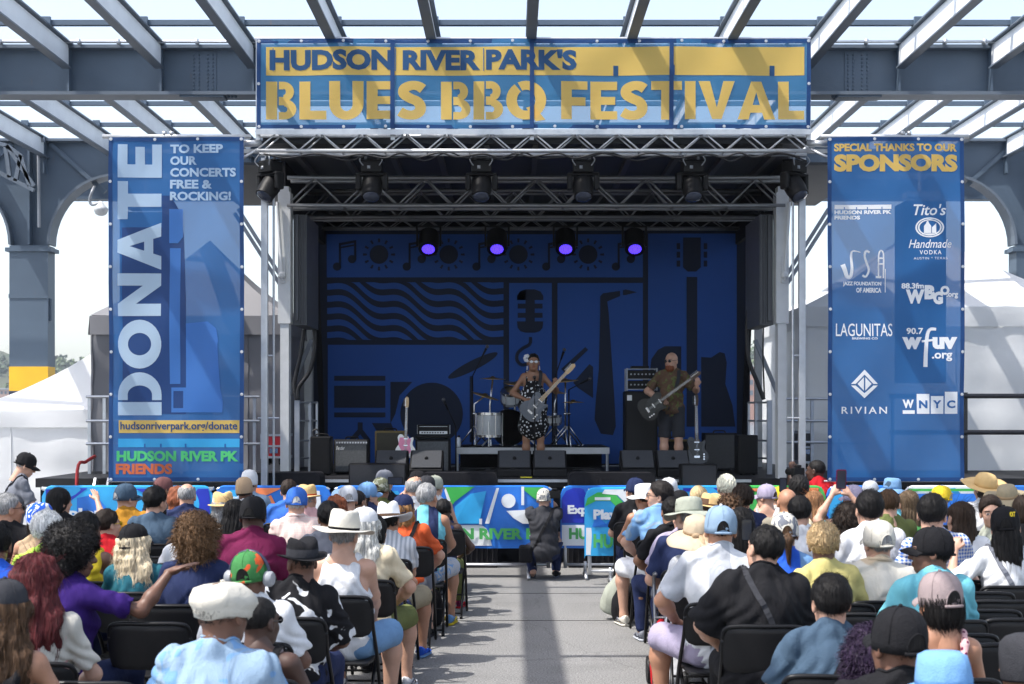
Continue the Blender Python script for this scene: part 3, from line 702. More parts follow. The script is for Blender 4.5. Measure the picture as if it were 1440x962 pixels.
# front truss cabling
m = M(); r3 = random.Random(5); x = xl+.1; k = 0; pts = []
while x < xr-.1:
    pts.append((x, YF-.03, pZ(212, YF)-.03-.05*(k % 2)-r3.random()*.02)); x += r3.uniform(.18, .34); k += 1
m.tube(smoothpath(pts, 5), .012, 6)
m.tube(smoothpath([(p[0]+.1, p[1]+.05, p[2]-.01+.03*math.sin(i*1.7)) for i, p in enumerate(pts)], 5), .01, 6)
m.build('cable', cab, smooth=True, label='black power cable tied along the lower chord of the front truss', cat='cable', group='cables hanging at the stage sides')
# ------------------------------------------------------------------ wing rails
def wing_rail(name, label, posts, rails, Y, mats_=galv, rr=.02):
    r_ = root(name, label, 'guard rail', (pX(posts[0][0], Y), Y, DZ))
    for p, y0 in posts:
        m = M(); m.box(pX(p, Y)-.022, Y-.02, DZ, pX(p, Y)+.022, Y+.02, pZ(y0, Y)); m.build('post', mats_, r_)
    for a, b, y in rails:
        m = M(); m.tube([(pX(a, Y), Y-.03, pZ(y, Y)), (pX(b, Y), Y-.03, pZ(y, Y))], rr); m.build('rail', mats_, r_)
wing_rail('guard_rail', 'grey guard rail in front of the grey tent at the far left of the stage', [(126, 556), (147, 556), (255, 556), (358, 556)], [(122, 366, 558), (122, 366, 592), (122, 366, 624)], 20.4, galv)
wing_rail('guard_rail', 'dark guard rail with two black bars before the pale tent at right', [(1255, 560), (1358, 552), (1500, 552)], [(1250, 1520, 557), (1250, 1520, 608)], 20.6, mat('rail_black', (.03, .03, .035), .5), .035)
wing_rail('guard_rail', 'thin silver guard rail beside the right mast leg behind the sponsor banner', [(1142, 560), (1182, 560), (1222, 560)], [(1095, 1225, 561), (1095, 1225, 592), (1095, 1225, 622)], 20.5, galv)
m = M(); m.box(pX(1262, 20.9), 20.9, pZ(540, 20.9), pX(1326, 20.9), 21.2, pZ(285, 20.9))
m = M()
for k in range(8): m.box(pX(1263, 20.2), 19.9, pZ(285+k*31, 20.2)-.37, pX(1322, 20.2), 20.4, pZ(285+k*31, 20.2)-.02)
la = root('line_array_speaker', 'tall dark hanging speaker array seen through the sponsor banner', 'speaker', (pX(1292, 20.2), 20.2, pZ(285, 20.2)))
m.build('speaker_box', black, la, bevel=.02)
m = M(); m.box(pX(1270, 20.2), 20.0, pZ(280, 20.2), pX(1316, 20.2), 20.3, pZ(272, 20.2)); m.tube([(pX(1292, 20.2), 20.15, pZ(280, 20.2)), (pX(1292, 20.2), 20.15, pZ(212, 20.2))], .03); m.bar((pX(1110, 20.2), 20.15, pZ(214, 20.2)), (pX(1320, 20.2), 20.15, pZ(214, 20.2)), .06, .06); m.build('fly_bar', galv_d, la)
m = M()
for k in range(8): m.box(pX(176, 20.2), 19.9, pZ(300+k*31, 20.2)-.37, pX(238, 20.2), 20.4, pZ(300+k*31, 20.2)-.02)
lb = root('line_array_speaker', 'tall dark hanging speaker array seen through the donate banner', 'speaker', (pX(207, 20.2), 20.2, pZ(300, 20.2)))
m.build('speaker_box', black, lb, bevel=.02)
m = M(); m.box(pX(184, 20.2), 20.0, pZ(296, 20.2), pX(230, 20.2), 20.3, pZ(288, 20.2)); m.tube([(pX(207, 20.2), 20.15, pZ(290, 20.2)), (pX(207, 20.2), 20.15, pZ(212, 20.2))], .03); m.bar((pX(180, 20.2), 20.15, pZ(214, 20.2)), (pX(395, 20.2), 20.15, pZ(214, 20.2)), .06, .06); m.build('fly_bar', galv_d, lb)
# ------------------------------------------------------------------ banners
b_blue = mesh_cloth('banner_blue', (.022, .15, .42), .12); b_navy = mesh_cloth('banner_navy', (.012, .06, .22), .08)
b_gold = mesh_cloth('banner_gold', (.95, .63, .16), .05, glow=.4); b_pale = mesh_cloth('banner_pale', (.55, .72, .88), .1)
b_mid = mesh_cloth('banner_mid', (.06, .22, .62), .12); b_cyan = mesh_cloth('banner_cyan', (.05, .48, .85), .12); b_green = mesh_cloth('banner_green', (.1, .65, .2), .05)
b_orange = mesh_cloth('banner_orange', (.75, .16, .05), .05); b_white = mesh_cloth('banner_white', (.92, .93, .95), .0, glow=.25); b_dkblue = mesh_cloth('banner_hem', (.01, .07, .24), .05)
def wr(x, z, s=0):
    return .018*math.sin(x*3.1+z*1.7+s)+.009*math.sin(x*6.3-z*4.1+s*2)+.0012*math.sin(z*12+x*9)
class Ban:
    def __init__(s, name, label, Y, x0, y0, x1, y1, base, see=None):
        s.Y = Y; s.n = 0
        s.r = root(name, label, 'banner', (pX((x0+x1)/2, Y), Y, pZ(y1, Y)))
        m = M(); a, b, c, d = pX(x0, Y), pX(x1, Y), pZ(y1, Y), pZ(y0, Y)
        nu, nv = max(8, int((b-a)*14)), max(8, int((d-c)*14))
        sheet(m, lambda u, v: (a+(b-a)*u, Y+wr(a+(b-a)*u, d+(c-d)*v), d+(c-d)*v), nu, nv)
        s.panel = m.build('printed_mesh', base, s.r, True)
        m = M(); t = .012
        for (p, q, e, f) in ((a, b, d-.05, d), (a, b, c, c+.05), (a, a+.05, c, d), (b-.05, b, c, d)):
            sheet(m, lambda u, v: (p+(q-p)*u, Y-.004+wr(p+(q-p)*u, e+(f-e)*v), e+(f-e)*v), 12 if q-p > .1 else 1, 12 if f-e > .1 else 1)
        for i in range(int((b-a)/.5)+1):
            x = a+.03+i*(b-a-.06)/max(1, int((b-a)/.5))
            for z in (c+.025, d-.025): m.lathe([(.02, -.014), (.0001, -.016)], (x, Y+wr(x, z), z), 8, 1, 'Y')
        for i in range(1, int((d-c)/.5)+1):
            z = c+.025+i*(d-c-.05)/max(1, int((d-c)/.5))
            for x in (a+.025, b-.025): m.lathe([(.02, -.014), (.0001, -.016)], (x, Y+wr(x, z), z), 8, 1, 'Y')
        m.build('hem', [b_dkblue, galv], s.r)
    def art(s, m, name, ma, lay=1):
        bm = bmesh.new(); V_ = [bm.verts.new(p) for p in m.v]
        for q in m.f:
            try: bm.faces.new([V_[i] for i in q])
            except ValueError: pass
        for _ in range(6):
            bmesh.ops.triangulate(bm, faces=bm.faces[:], ngon_method='EAR_CLIP')
            es = [e_ for e_ in bm.edges if e_.calc_length() > .1]
            if not es: break
            bmesh.ops.subdivide_edges(bm, edges=es, cuts=1)
        bmesh.ops.triangulate(bm, faces=bm.faces[:]); bm.verts.index_update()
        m.v = [tuple(v_.co) for v_ in bm.verts]; m.f = [tuple(v_.index for v_ in f_.verts) for f_ in bm.faces]; m.m = [0]*len(m.f); bm.free()
        vs = m.v; m.v = [(x, s.Y-.0032*lay+wr(x, z), z) for x, y, z in vs]; return m.build(name, ma, s.r)
    def T(s, m, txt, x0, y0, x1, y1, **k): text_mesh(txt, (pX(x0, s.Y), pZ(y1, s.Y), pX(x1, s.Y), pZ(y0, s.Y)), 0, m=m, **k)
    def rect(s, m, x0, y0, x1, y1, n=None):
        a, b, c, d = pX(x0, s.Y), pX(x1, s.Y), pZ(y1, s.Y), pZ(y0, s.Y)
        sheet(m, lambda u, v: (a+(b-a)*u, 0, d+(c-d)*v), max(1, int((b-a)*10)), max(1, int((d-c)*10)))
    def poly(s, m, pts): m.add([(pX(a, s.Y), 0, pZ(b, s.Y)) for a, b in pts], [tuple(range(len(pts)))])
    def ring(s, m, cx, cy, rx, ry, wd, n=28):
        P_ = [(cx+rx*k_*math.cos(2*math.pi*i/n), cy+ry*k_*math.sin(2*math.pi*i/n)) for i in range(n) for k_ in (1, wd)]
        m.add([(pX(a, s.Y), 0, pZ(b, s.Y)) for a, b in P_], [(2*i, 2*i+1, 2*((i+1) % n)+1, 2*((i+1) % n)) for i in range(n)])
# ---- main banner
B = Ban('festival_banner', 'wide blue and gold festival banner on top of the stage roof', YF-.0-.02, 361, 55, 1140, 181, mesh_cloth('banner_top', (.06, .28, .56), .3, glow=.35))
m = M(); B.rect(m, 374, 66, 1131, 106); B.art(m, 'gold_panel', mesh_cloth('banner_goldp', (.95, .64, .16), .05, glow=.4), 1)
m = M(); B.T(m, "HUDSON RIVER PARK'S", 379, 69, 811, 99, bold=.05)
B.rect(m, 394, 82, 379, 85) if False else None
for x in (866, 945, 1086): B.rect(m, x-3.5, 92, x+3.5, 106.2)
B.art(m, 'lettering', mesh_cloth('banner_letter', (.02, .10, .27), .05), 2)
for t_, a_, c_ in (("BLUES", 374, 600), ("BBQ", 620, 768), ("FESTIVAL", 789, 1131)):
    m = stencil(t_, (pX(a_, B.Y), pZ(168, B.Y), pX(c_, B.Y), pZ(114.5, B.Y))); B.art(m, 'lettering', b_gold, 2)
m = M()
for x in (552, 748, 944): m = M(); B.rect(m, x-3, 56, x+3, 181); B.art(m, 'panel_seam', b_dkblue, 4)
m = M()
for x in (384, 556, 680): B.rect(m, x-.6, 68, x+.6, 100)
B.art(m, 'stencil_cut', b_blue, 3)
m = M()
for x in (362, 552, 748, 944, 1138): m.box(pX(x-3, YF), YF+.03, pZ(196, YF), pX(x+3, YF), YF+.08, pZ(52, YF))
m.tube([(pX(358, YF), YF+.05, pZ(53, YF)), (pX(1141, YF), YF+.05, pZ(53, YF))], .022); m.tube([(pX(358, YF), YF+.05, pZ(183, YF)), (pX(1141, YF), YF+.05, pZ(183, YF))], .018)
m.build('support_frame', galv, B.r, True, sharp=40)
# ---- donate banner
YS = YF-.15
B = Ban('side_banner', 'tall blue donate banner hanging left of the stage', YS, 153, 193, 343, 677, b_blue)
m = M(); B.poly(m, [(172, 320), (228, 320), (228, 275), (240, 275), (240, 290), (252, 296), (258, 330), (262, 420), (262, 582), (172, 582)]); B.art(m, 'navy_print', b_navy, 1)
m = stencil("DONATE", (pX(166, B.Y), pZ(584, B.Y), pX(227, B.Y), pZ(203, B.Y)), rot=90); B.art(m, 'lettering', b_pale, 2)
for i, (t, x1) in enumerate((("TO KEEP", 314), ("OUR", 277), ("CONCERTS", 332), ("FREE &", 298), ("ROCKING!", 325))): m = M(); B.T(m, t, 239, 203+16.6*i, x1, 215.5+16.6*i, bold=.04); B.art(m, 'lettering', b_pale, 2)
m = M(); B.poly(m, [(238, 294), (257, 294), (257, 333), (250, 342), (238, 342)]); B.rect(m, 239, 349, 254, 540); B.rect(m, 241, 545, 262, 550); B.rect(m, 241, 574, 262, 580); B.rect(m, 241, 550, 244, 574); B.rect(m, 258, 550, 262, 574)
c = [(262, 455), (292, 452), (304, 462), (307, 480), (300, 500), (292, 512), (296, 525), (310, 545), (314, 565), (313, 580), (262, 580)]; B.poly(m, c); B.art(m, 'guitar_print', b_mid, 2)
m = M(); B.rect(m, 167, 591, 337, 609); B.art(m, 'gold_panel', b_gold, 1)
m = M(); B.T(m, "hudsonriverpark.org/donate", 169, 593, 334, 607.5, bold=.02); B.art(m, 'lettering', b_dkblue, 2)
m = M(); B.rect(m, 166, 617, 338, 629); B.art(m, 'cyan_stripe', b_cyan, 1)
m = M()
for x in (203, 226, 261, 317): B.rect(m, x-1.2, 624, x+1.2, 629.2)
B.art(m, 'pile_print', b_blue, 2)
m = M(); B.T(m, "HUDSON RIVER PK", 164, 634, 336, 649, bold=.05); B.art(m, 'lettering', b_green, 2)
m = M(); B.T(m, "FRIENDS", 163, 652, 242, 667, bold=.05); B.art(m, 'lettering', b_orange, 2)
m = M(); m.tube([(pX(143, YS), YS+.05, pZ(191, YS)), (pX(352, YS), YS+.05, pZ(191, YS))], .028); m.build('hanging_pipe', galv, B.r, True); m = M(); m.tube([(pX(150, YS), YS+.05, pZ(677, YS)), (pX(345, YS), YS+.05, pZ(677, YS))], .012); m.build('bottom_rod', galv, B.r, True); m = M()
m.bar((pX(340, YS), YS+.12, pZ(200, YS)), (pX(366, YF), YF+.05, pZ(200, YF)), .07, .07); m.tube([(pX(330, YS), YS+.1, pZ(226, YS)), (pX(362, YF), YF, pZ(210, YF))], .018)
for x in (230, 240): m.tube([(pX(x, YS), YS+.05, pZ(189, YS)), (pX(x, YS), YS+.05, pZ(184, YS))], .03)
m.build('bracket', galv, B.r, True)
# ---- sponsor banner
B = Ban('side_banner', 'tall blue banner with white sponsor logos hanging right of the stage', YS, 1164, 193, 1356, 677, b_blue)
m = M(); B.T(m, "SPECIAL THANKS TO OUR", 1173, 202, 1346, 213, bold=.045); B.art(m, 'lettering', b_gold, 1); m = M(); B.T(m, "SPONSORS", 1173, 217, 1347, 241.5, bold=.06); B.art(m, 'lettering', b_gold, 1)
m = M()
B.rect(m, 1174, 288, 1253, 294); B.T(m, "HUDSON RIVER PK", 1174, 295.5, 1253, 301, bold=.05); B.T(m, "FRIENDS", 1174, 303, 1210, 308.5, bold=.05)
B.art(m, 'logo_print', b_white, 1); m = M()
B.T(m, "Tito's", 1284, 287, 1330, 303, shear=.25, bold=.015)
B.ring(m, 1307, 320, 20, 14, .88); B.ring(m, 1307, 320, 16.5, 11.5, .86)
B.poly(m, [(1299, 328), (1299, 318), (1302, 314), (1303, 311), (1305, 311), (1306, 314), (1309, 318), (1309, 328)]); B.poly(m, [(1310, 328), (1310, 320), (1316, 314), (1316, 328)]); B.poly(m, [(1297, 330), (1317, 330), (1317, 328.5), (1297, 328.5)])
B.T(m, "Handmade", 1278, 337, 1337, 349, shear=.3, bold=.005); B.T(m, "VODKA", 1293, 352, 1323, 358, bold=.01, spacing=1.3); B.T(m, "AUSTIN * TEXAS", 1285, 361.5, 1331, 365, bold=.0, spacing=1.2)
# J S A made of horn silhouettes
def stroke(m, pts, wd):
    q = smoothpath([(a, b, 0) for a, b in pts], 6); n = len(q)
    for i in range(n-1):
        a, b = q[i], q[i+1]; d = (b-a); d = d.normalized() if d.length > 0 else d
        w0 = (wd[0]+(wd[1]-wd[0])*i/n)/2; nn = Vector((-d.y, d.x, 0))*w0
        B.poly(m, [(a.x+nn.x, a.y+nn.y), (b.x+nn.x, b.y+nn.y), (b.x-nn.x, b.y-nn.y), (a.x-nn.x, a.y-nn.y)])
B.art(m, 'logo_print', b_white, 1); m = M()
stroke(m, [(1210, 355), (1203, 353), (1198, 354), (1197, 362), (1198, 378), (1196, 389), (1191, 389), (1188, 380), (1185, 372)], (1.2, 7))
stroke(m, [(1223, 355), (1218, 353), (1216, 360), (1219, 370), (1222, 380), (1218, 389), (1213, 387)], (3, 3))
stroke(m, [(1236, 391), (1236, 360), (1238, 353), (1241, 353), (1243, 360), (1243, 391)], (2, 2)); B.rect(m, 1232, 388, 1240, 391); B.rect(m, 1236, 362, 1243, 364); B.rect(m, 1236, 370, 1243, 372); B.rect(m, 1245, 378, 1246, 411)
B.T(m, "JAZZ FOUNDATION", 1185, 396, 1240, 403, bold=.04); B.T(m, "OF AMERICA", 1204, 404.5, 1240, 411.5, bold=.04)
B.art(m, 'logo_print', b_white, 1); m = M()
B.T(m, "88.3fm", 1268, 398, 1299, 406, bold=.04); B.T(m, "W", 1274, 407, 1300, 427, bold=.07); B.T(m, "B", 1300, 401, 1315, 421, bold=.07); B.T(m, "G", 1312, 410, 1326, 428, bold=.07); B.T(m, "O", 1322, 402, 1335, 415, bold=.07); B.T(m, ".org", 1331, 412, 1347, 420, bold=.04)
B.art(m, 'logo_print', b_white, 1); m = M()
B.T(m, "LAGUNITAS", 1175, 455, 1255, 473, bold=.005); B.T(m, "BREWING CO", 1198, 474.5, 1234, 477.5, bold=.02)
B.art(m, 'logo_print', b_white, 1); m = M()
B.T(m, "90.7", 1275, 461, 1299, 470, bold=.03); B.T(m, "w", 1269, 474, 1297, 491, bold=.06); B.T(m, "uv", 1312, 474, 1346, 491, bold=.06)
stroke(m, [(1317, 463), (1309, 463), (1305, 470), (1303, 490), (1302, 516)], (4, 6)); stroke(m, [(1297, 480), (1313, 478)], (3, 3)); B.T(m, ".org", 1311, 496, 1339, 508, bold=.03)
B.art(m, 'logo_print', b_white, 1); m = M()
for s_ in (1,):
    cx, cy = 1215, 540
    for q in ([(-19, 0), (0, -20), (19, 0), (12.5, 0), (0, -13), (-12.5, 0)], [(-19, 2.2), (0, 20), (19, 2.2), (12.5, 2.2), (0, 13), (-12.5, 2.2)][::-1]): B.poly(m, [(cx+a, cy+b) for a, b in q])
    for q in ([(-10, 0), (-1, -9.5), (-1, -4.5), (-5, 0), (-1, 4.5), (-1, 9.5)], [(10, 0), (1, 9.5), (1, 4.5), (5, 0), (1, -4.5), (1, -9.5)]): B.poly(m, [(cx+a, cy+b) for a, b in q])
B.T(m, "RIVIAN", 1183, 572, 1247, 582, bold=.012, spacing=1.35)
B.art(m, 'logo_print', b_white, 1); m = M()
B.T(m, "W", 1269, 562, 1285, 574, bold=.05); B.rect(m, 1269, 577, 1286, 582); B.rect(m, 1289, 554, 1307, 582); B.rect(m, 1309, 557, 1327, 582); B.rect(m, 1329, 551, 1347, 582)
B.art(m, 'logo_print', b_white, 1)
m = M(); B.T(m, "N", 1292, 563, 1304, 574, bold=.04); B.T(m, "Y", 1312, 563, 1324, 574, bold=.04); B.T(m, "C", 1332, 563, 1344, 574, bold=.04)
for x in (1188, 1205, 1220, 1240): B.rect(m, x-.6, 291, x+.6, 294.2)
B.art(m, 'logo_cutout', b_blue, 2)
m = M(); m.tube([(pX(1155, YS), YS+.05, pZ(191, YS)), (pX(1364, YS), YS+.05, pZ(191, YS))], .028); m.build('hanging_pipe', galv, B.r, True); m = M(); m.tube([(pX(1160, YS), YS+.05, pZ(677, YS)), (pX(1358, YS), YS+.05, pZ(677, YS))], .012); m.build('bottom_rod', galv, B.r, True); m = M()
m.bar((pX(1168, YS), YS+.12, pZ(200, YS)), (pX(1136, YF), YF+.05, pZ(200, YF)), .07, .07); m.tube([(pX(1180, YS), YS+.1, pZ(226, YS)), (pX(1140, YF), YF, pZ(210, YF))], .018)
for x in (1271, 1280): m.tube([(pX(x, YS), YS+.05, pZ(189, YS)), (pX(x, YS), YS+.05, pZ(184, YS))], .03)
m.build('bracket', galv, B.r, True)
# ------------------------------------------------------------------ crowd barricades with printed covers
c_wh = mat('cover_white', (.75, .78, .8), .5, 0, .05, 3, .15, 8); c_bl = mat('cover_blue', (.02, .17, .62), .45, 0, .3, 2.5, .15, 8); c_sky = mat('cover_sky', (.03, .36, .82), .45, 0, .3, 3, .15, 8)
c_dk = mat('cover_deepblue', (.012, .03, .42), .45, 0, .15, 3, .15, 8); c_gr = mat('cover_green', (.05, .42, .08), .45, 0, .15, 3, .15, 8); c_or = mat('cover_orange', (.8, .22, .08), .45, 0, .15, 3, .15, 8); c_tx = mat('cover_text', (.07, .38, .1), .5); c_pale = mat('cover_pale', (.4, .6, .85), .5)
LAYS = [c_wh, c_bl, c_sky, c_dk, c_gr, c_or, c_tx, c_pale]
WH, BL, SKY, DK, GR, OR, TX, PA = range(8)
def barricade(label, Y, px0, px1, base, shapes=(), texts=(), z0=.36, ztop=None, feet=True, rz=0, curve=.06):
    x0, x1 = pX(px0, Y), pX(px1, Y); zt = ztop or pZ(684, Y)
    r_ = root('crowd_barricade', label, 'barricade', ((x0+x1)/2, Y, 0), 'crowd barricades with printed covers'); cx = (x0+x1)/2
    m = M()
    m.tube(smoothpath([(x0+.06, Y, .12), (x0+.06, Y, zt-.12), (x0+.14, Y, zt-.03), (x1-.14, Y, zt-.03), (x1-.06, Y, zt-.12), (x1-.06, Y, .12)], 4), .022); m.tube([(x0+.06, Y, .16), (x1-.06, Y, .16)], .018)
    m.build('frame', galv, r_, True)
    for x in (x0+.3, x1-.3):
        m = M(); m.tube([(x, Y-.28, .02), (x, Y-.12, .07), (x, Y+.12, .07), (x, Y+.28, .02)], .02); m.tube([(x, Y, .07), (x, Y, .2)], .02); m.build('foot', galv, r_, True)
    # cover sheet folded over the top rail; corners rounded
    wv_ = lambda x, z: .012*math.sin(x*5+z*3)+.01*math.sin(x*11-z*7)*(zt-z)
    def edge(x):
        d = min(x-x0, x1-x); rr = .12
        return zt if d > rr else zt-rr+math.sqrt(max(0, rr*rr-(rr-d)**2))
    m = M()
    sheet(m, lambda u, v: (x0+(x1-x0)*u, Y-.035-wv_(x0+(x1-x0)*u, z0+(edge(x0+(x1-x0)*u)-z0)*v), z0+(edge(x0+(x1-x0)*u)-z0)*v), 40, 14)
    sheet(m, lambda u, v: (x0+(x1-x0)*u, Y-.035-wv_(x0+(x1-x0)*u, edge(x0+(x1-x0)*u))+.07*v, edge(x0+(x1-x0)*u)+.012*math.sin(math.pi*v)), 40, 4)
    sheet(m, lambda u, v: (x0+(x1-x0)*u, Y+.035-wv_(x0+(x1-x0)*u, zt)*(1-v), edge(x0+(x1-x0)*u)-.7*v), 40, 6)
    cv = m.build('printed_cover', LAYS[base], r_, True)
    m = M(); lay = 0
    for (mi, pts) in shapes:
        lay += 1
        P_ = [(pX(a, Y), pZ(b, Y)) for a, b in pts]
        # subdivide into a fan of strips so the print follows the cloth
        b0 = len(m.v); m.add([(x, Y-.038-.0022*lay-wv_(x, z), z) for x, z in P_], [tuple(range(len(P_)))], mi)
    for (mi, t, a, b, c, d) in texts:
        lay += 1
        k = text_mesh(t, (pX(a, Y), pZ(d, Y), pX(c, Y), pZ(b, Y)), 0, bold=.05); m.add([(x, Y-.045-.0022*lay-wv_(x, z), z) for x, y, z in k.v], k.f, mi)
    if m.v: m.build('cover_print', LAYS, cv)
    return r_
YB1 = 17.2
barricade('barricade with deep blue and sky blue cover left of the crowd below the donate banner', YB1, 60, 300, SKY,
          [(DK, [(66, 700), (66, 688), (125, 686), (100, 705)]), (DK, [(190, 687), (294, 687), (296, 700), (296, 735), (275, 735), (230, 705)]), (BL, [(110, 700), (135, 695), (150, 712), (150, 760), (110, 760)])], [(WH, 'Explore', 70, 714, 160, 730)])
barricade('barricade with blue and orange cover behind the straw hats left of centre', YB1, 302, 466, BL,
          [(SKY, [(318, 690), (350, 687), (372, 705), (345, 730), (312, 712)]), (OR, [(352, 686), (398, 686), (376, 696), (352, 694)]), (OR, [(374, 700), (382, 696), (396, 722), (388, 726)]), (WH, [(396, 704), (420, 690), (450, 690), (456, 740), (430, 735)]), (GR, [(400, 760), (400, 745), (450, 745), (450, 760)])])
barricade('barricade with blue cover and a pale disc behind the caps left of the aisle', YB1, 468, 622, BL,
          [(PA, [(465+20*math.cos(t*.4)+5, 688+14*math.sin(t*.4)+3) for t in range(16)] if False else [(478+12*math.cos(t*.4), 696+9*math.sin(t*.4)) for t in range(16)]), (SKY, [(510, 690), (560, 690), (590, 740), (530, 750)]), (WH, [(478, 752), (618, 752), (618, 768), (478, 768)])])
barricade('blue and green barricade cover with white shapes and green lettering facing the aisle', YB1, 612, 778, BL,
          [(WH, [(612, 738), (776, 738), (776, 767), (612, 767)]), (GR, [(626, 685), (668, 684), (640, 705), (634, 713), (630, 713)]), (WH, [(624, 686), (627, 686), (634, 704), (630, 706)]), (GR, [(732, 685), (764, 685), (771, 692), (771, 712), (750, 700)]),
           (WH, [(698, 686), (702, 686), (688, 736), (682, 736)]), (WH, [(733, 684), (737, 684), (737, 710), (733, 710)]), (WH, [(715+10*math.cos(t*.3696), 704+10*math.sin(t*.3696)) for t in range(17)]), (WH, [(712, 718), (750, 716), (750, 736), (735, 736), (722, 728)]), (SKY, [(640, 712), (662, 694), (684, 690), (674, 736), (640, 736)]), (WH, [(674, 729), (678, 729), (678, 737), (674, 737)])],
          [(TX, 'ON RIVER P', 630, 742, 752, 758)])
barricade('deep blue barricade cover with the word Explore right of the kneeling photographer', YB1, 788, 900, BL,
          [(DK, [(790, 735), (790, 700), (796, 690), (806, 686), (898, 685), (860, 694), (830, 720), (822, 735)]), (WH, [(790, 738), (898, 738), (898, 767), (790, 767)])], [(WH, 'Explore', 798, 710, 858, 726), (TX, 'HUDSON', 800, 742, 880, 758)])
barricade('nearest barricade whose cover shows the word Play above green letters', 16.5, 822, 944, SKY,
          [(WH, [(824, 742), (942, 742), (942, 780), (824, 780)]), (GR, [(822, 712), (826, 700), (840, 692), (862, 692), (882, 712), (874, 720), (858, 704), (838, 704)]), (WH, [(850, 688), (880, 688), (908, 710), (890, 718), (868, 696), (846, 694)]), (WH, [(836, 699), (858, 699), (858, 703), (836, 703)]), (BL, [(832, 741), (838, 724), (852, 736), (866, 722), (880, 741)])],
          [(WH, 'Play', 834, 716, 868, 734), (TX, 'HUDSON', 834, 750, 916, 770)], z0=.34, ztop=1.12)
barricade('barricade with blue and yellow edged cover behind the white cap right of the aisle', YB1, 902, 1040, SKY, [(DK, [(960, 686), (1036, 686), (1036, 692), (960, 691)]), (BL, [(905, 700), (1036, 700), (1036, 760), (905, 760)])])
barricade('barricade with green cover and orange top edge right of centre', YB1, 1042, 1160, GR, [(OR, [(1050, 687), (1110, 685), (1150, 686), (1150, 691), (1050, 691)]), (SKY, [(1085, 720), (1150, 700), (1150, 760), (1085, 760)])])
barricade('barricade with plain blue cover below the sponsor banner', YB1, 1162, 1268, BL, [(SKY, [(1165, 690), (1200, 690), (1190, 720), (1165, 730)])])
barricade('barricade with white, green and blue striped cover below the right end of the sponsor banner', YB1, 1270, 1378, WH, [(GR, [(1276, 687), (1372, 687), (1372, 690.5), (1276, 690.5)]), (BL, [(1272, 694), (1376, 694), (1376, 760), (1272, 760)]), (SKY, [(1330, 687), (1342, 686), (1350, 694), (1340, 694)])])
barricade('barricade with blue cover at the right edge of the photo behind the straw hats', YB1, 1380, 1500, BL, [(GR, [(1400, 687), (1420, 687), (1420, 691), (1400, 691)]), (DK, [(1384, 700), (1440, 700), (1440, 760), (1384, 760)])])
# ------------------------------------------------------------------ gear on the stage
grille = mat('grille_grey', (.055, .058, .065), .7, .1, .2, 60, .25, 300); grille_s = mat('grille_silver', (.11, .115, .12), .7, .1, .25, 40, .3, 220)
tweed = mat('tweed_tolex', (.16, .12, .05), .8, 0, .3, 80, .3, 200); tolex = mat('black_tolex', (.008, .008, .009), .6, 0, .3, 60, .3, 180)
chrome = mat('chrome', (.6, .61, .63), .2, .95, .1, 10); drumw = mat('drum_shell', (.6, .62, .63), .35, 0, .08, 8, coat=.5); drumhead = mat('bass_head', (.01, .011, .014), .3, coat=.3)
cymb = mat('cymbal_bronze', (.35, .24, .1), .3, .85, .2, 14); wood_m = mat('maple_neck', (.6, .4, .2), .4, 0, .15, 12); rosew = mat('rosewood', (.09, .05, .03), .5, 0, .2, 20)
for q_ in (grille, grille_s, tolex, tweed): q_.node_tree.nodes['Principled BSDF'].inputs['Specular IOR Level'].default_value = .2
white_p = mat('white_label', (.8, .8, .8), .6)
def wedge(px0, px1, label, Y=19.35, py=634):
    x0, x1 = pX(px0, Y), pX(px1, Y); z1 = pZ(py, Y); r_ = root('floor_monitor', label, 'floor monitor', ((x0+x1)/2, Y, DZ), 'wedge monitors along the stage edge')
    zm = DZ+.10
    m = M(); m.prism([(0, 0), (1, 0), (1, 1), (0, 1)], 0, 1)
    prof = [(Y-.02, DZ+.002), (Y+.42, DZ+.002), (Y+.42, z1-.12), (Y+.3, z1), (Y-.02, zm)]
    m = M(); n = len(prof); vs = [(x0+.006, a, b) for a, b in prof]+[(x1-.006, a, b) for a, b in prof]
    m.add(vs, [tuple(range(n)), tuple(range(2*n-1, n-1, -1))]+[(i, n+i, n+(i+1) % n, (i+1) % n) for i in range(n)])
    m.build('cabinet', black, r_, bevel=.01)
    m = M(); a, b = (Y-.005, zm+.02), (Y+.285, z1-.012)
    m.add([(x0+.03, a[0]-.012, a[1]+.012), (x1-.03, a[0]-.012, a[1]+.012), (x1-.03, b[0]-.012, b[1]+.012), (x0+.03, b[0]-.012, b[1]+.012)], [(0, 1, 2, 3)])
    m.build('grille', grille, r_)
    m = M(); c = Vector(((x0+x1)/2, (a[0]+b[0])/2-.02, (a[1]+b[1])/2+.02)); m.ball(c, .028, 10, sq=(1, .35, 1)); m.build('grille_badge', black, r_, True)
wedge(525, 573, 'floor monitor standing before the pink and white guitar, left of its pair'); wedge(575, 623, 'floor monitor standing before the silver head amplifier, right of its pair')
wedge(699, 748, 'floor monitor in front of the singer, left of its pair'); wedge(749, 798, 'floor monitor in front of the drum riser right of the singer')
wedge(873, 923, 'floor monitor in front of the tall bass cabinet'); wedge(924, 972, 'floor monitor in front of the bass player')
